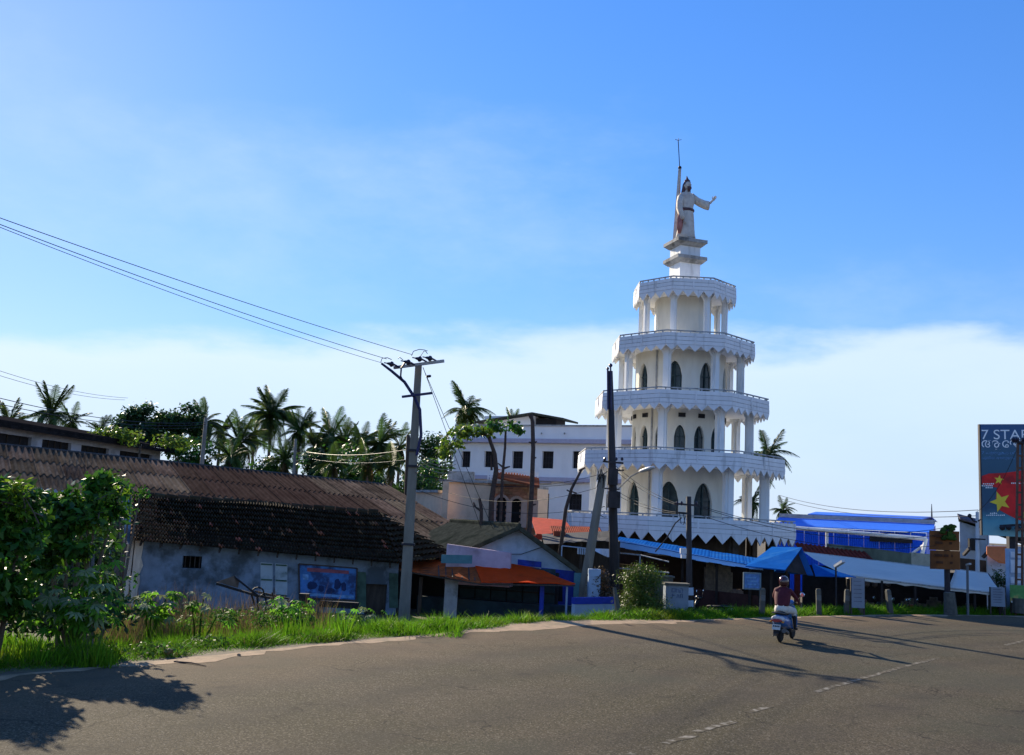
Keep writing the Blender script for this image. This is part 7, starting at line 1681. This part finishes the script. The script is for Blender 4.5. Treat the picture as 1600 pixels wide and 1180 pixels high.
M_SKIN = mat('skin', (.20, .10, .065), rough=.6, var=.08); M_MAR = mat('maroon_jacket', (.085, .010, .018), rough=.75, var=.2, scale=6); M_MUN = mat('white_cotton', (.55, .52, .45), rough=.9, var=.1, scale=6); M_TROU = mat('dark_cloth', (.02, .02, .024), rough=.85, var=.2); M_HELM = mat('helmet_maroon', (.045, .008, .012), rough=.22, var=.1, spec=.6, coat=.4)
person = thing('person', 'rider in maroon jacket, white wraparound and helmet seen from behind on the scooter', 'person', RB, None, HEAD)
J = {'pel': (.14, 0, .93, .17, .15), 'waist': (.17, 0, 1.08, .155, .13), 'chest': (.23, 0, 1.27, .18, .145), 'ush': (.26, 0, 1.41, .13, .11), 'neck': (.29, 0, 1.50, .06, .06), 'head': (.33, 0, 1.585, .09, .1), 'crown': (.34, 0, 1.68, .075, .08)}
ED = [('pel', 'waist'), ('waist', 'chest'), ('chest', 'ush'), ('ush', 'neck'), ('neck', 'head'), ('head', 'crown')]
for s, q in ((1, 'L'), (-1, 'R')):
    J.update({'sh' + q: (.27, .19 * s, 1.385, .075, .075), 'el' + q: (.47, .31 * s, 1.19, .055, .055), 'wr' + q: (.78, .31 * s, 1.06, .034, .034), 'hip' + q: (.2, .12 * s, .88, .115, .11), 'kn' + q: (.62, (.13 if s > 0 else .2) * s, .80, .075, .075), 'cf' + q: (.63, (.14 if s > 0 else .22) * s, .58, .062, .062), 'an' + q: (.68, (.15 if s > 0 else .22) * s, .36, .042, .042), 'to' + q: (.85, (.15 if s > 0 else .24) * s, .32, .04, .035)})
    ED += [('ush', 'sh' + q), ('sh' + q, 'el' + q), ('el' + q, 'wr' + q), ('pel', 'hip' + q), ('hip' + q, 'kn' + q), ('kn' + q, 'cf' + q), ('cf' + q, 'an' + q), ('an' + q, 'to' + q)]
def skinned(joints, edges, root, sub=2):
    names = list(joints); me = bpy.data.meshes.new('body'); me.from_pydata([joints[k][:3] for k in names], [(names.index(a), names.index(c)) for a, c in edges], [])
    o = bpy.data.objects.new('body', me); link(o); o.modifiers.new('s', 'SKIN'); sv_ = me.skin_vertices[0].data
    for i, k in enumerate(names): sv_[i].radius = joints[k][3:5]; sv_[i].use_root = (k == root)
    md = o.modifiers.new('u', 'SUBSURF'); md.levels = sub; md.render_levels = sub
    bpy.context.view_layer.update(); m2 = bpy.data.meshes.new_from_object(o.evaluated_get(bpy.context.evaluated_depsgraph_get())); bpy.data.objects.remove(o); return m2
bm_ = skinned(J, ED, 'pel')
for q in (M_SKIN, M_MAR, M_MUN, M_TROU): bm_.materials.append(q)
for f in bm_.polygons:
    c = f.center; f.use_smooth = True
    if c.z > 1.49: k = 0
    elif c.x > .74 and c.z > .95: k = 0
    elif c.z > 1.0 or (c.z > .97 and abs(c.y) > .24 and c.x > .3): k = 1
    elif c.z > .70: k = 2
    elif c.z > .40: k = 3
    else: k = 3
    f.material_index = k
body = bpy.data.objects.new('body', bm_); link(body); body.parent = person
b = MB(); b.loft([(Vector((.02, 0, .82)), Vector((0, .17, 0)), Vector((.09, 0, .03))), (Vector((.08, 0, .9)), Vector((0, .175, 0)), Vector((.18, 0, 0))), (Vector((.14, 0, 1.0)), Vector((0, .17, 0)), Vector((.165, 0, 0))), (Vector((.16, 0, 1.04)), Vector((0, .165, 0)), Vector((.155, 0, 0)))], 18, fn=lambda k, a: 1 + .05 * sin(a * 6 + k)); b.build('wraparound', M_MUN, person, smooth=True, local=True)
for s, ky in ((1, .13), (-1, .2)):
    b = MB(); b.loft([(Vector((.12, .12 * s, .88)), Vector((0, .09, 0)), Vector((.03, 0, .10))), (Vector((.4, (.12 if s > 0 else .16) * s, .86)), Vector((0, .082, 0)), Vector((.02, 0, .09))), (Vector((.64, ky * s, .82)), Vector((0, .075, 0)), Vector((.05, 0, .085))), (Vector((.71, ky * s, .76)), Vector((0, .08, 0)), Vector((.09, 0, .05)))], 12, fn=lambda k, a: 1 + .05 * sin(a * 5 + k)); b.build('wraparound_fold', M_MUN, person, smooth=True, local=True)
b = MB(); b.loft([(Vector((.14, 0, .985)), Vector((0, .19, 0)), Vector((.175, 0, 0))), (Vector((.16, 0, 1.02)), Vector((0, .198, 0)), Vector((.18, 0, 0))), (Vector((.2, 0, 1.2)), Vector((0, .22, 0)), Vector((.17, 0, .02))), (Vector((.25, 0, 1.36)), Vector((0, .23, 0)), Vector((.14, 0, .02))), (Vector((.27, 0, 1.45)), Vector((0, .15, 0)), Vector((.10, 0, .02))), (Vector((.29, 0, 1.49)), Vector((0, .075, 0)), Vector((.075, 0, .01)))], 20, fn=lambda k, a: 1 + .03 * sin(a * 7 + k * 2)); b.build('jacket', M_MAR, person, smooth=True, local=True)
b = MB(); b.loft([(Vector((.31, 0, 1.51)), Vector((0, .105, 0)), Vector((.12, 0, 0))), (Vector((.32, 0, 1.56)), Vector((0, .128, 0)), Vector((.15, 0, 0))), (Vector((.325, 0, 1.66)), Vector((0, .135, 0)), Vector((.155, 0, 0))), (Vector((.325, 0, 1.74)), Vector((0, .11, 0)), Vector((.13, 0, 0))), (Vector((.325, 0, 1.785)), Vector((0, .05, 0)), Vector((.06, 0, 0)))], 18); he = b.build('helmet', M_HELM, person, smooth=True, local=True)
b = MB(); b.loft([(Vector((.40, 0, 1.57)), Vector((0, .12, 0)), Vector((.10, 0, 0))), (Vector((.405, 0, 1.66)), Vector((0, .125, 0)), Vector((.10, 0, 0)))], 14); b.build('visor', M_SEAT, he, local=True)
b = MB(); b.ball((.215, .04, 1.69), (.05, .05, .045), 8, 5); b.build('helmet_patch', mat('pink_decal', (.4, .12, .14), rough=.4), he, local=True)
b = MB(); b.tube([(.375, .0, 1.60), (.46, 0, 1.575), (.43, 0, 1.55)], [.02, .018, .015], 6); b.build('nose', M_SKIN, person, local=True)
for s in (-1, 1):
    b = MB(); w_ = Vector((.76, .31 * s, 1.065)); b.loft([(w_, Vector((0, .03, 0)), Vector((0, 0, .03))), (w_ + Vector((.05, .005 * s, -.01)), Vector((0, .042, 0)), Vector((.0, 0, .024))), (w_ + Vector((.10, .005 * s, -.02)), Vector((0, .042, 0)), Vector((0, 0, .02)))], 8)
    for k in range(4):
        p0_ = w_ + Vector((.09, (-.032 + .021 * k), -.015)); l = (.055, .065, .062, .048)[k]
        b.tube([p0_, p0_ + Vector((l * .6, 0, -.012)), p0_ + Vector((l * .65, 0, -.045)), p0_ + Vector((l * .2, 0, -.06))], [.0105, .010, .009, .008], 6)
    b.tube([w_ + Vector((.03, -.035 * s, -.01)), w_ + Vector((.06, -.06 * s, -.03)), w_ + Vector((.075, -.045 * s, -.06))], [.012, .011, .009], 6); b.build('hand', M_SKIN, person, smooth=True, local=True)
for o_ in (scoot, person): o_.scale = (.89, .89, .89)
# parked scooters and motorbikes in the shade of the white awning
M_SRED = mat('scooter_red', (.30, .012, .02), rough=.35, spec=.5); M_SBLK = mat('scooter_black', (.012, .012, .014), rough=.35, spec=.5)
for k, (x, Y, rz_, mt, lb) in enumerate(((1405, 37.6, 2.0, M_SBLK, 'black scooter parked leftmost in the shade of the white awning'), (1432, 37.2, 1.8, M_SBLK, 'second black scooter parked under the white awning, in the middle of the row'), (1460, 37.4, 2.2, M_SRED, 'red scooter parked under the white awning beside the sign pole'))):
    p = at(x, 950, Y); make_scooter(lb, xy(p, GL + .01), rz_, mt, 'scooters parked under the white awning')
    bx = MB(); 
# a motorbike also stands in the blue stall
p = at(1130, 930, 36.6); make_scooter('dark scooter parked in the blue roofed stall right of the short pole', xy(p, GL + .01), 2.6, M_SBLK)
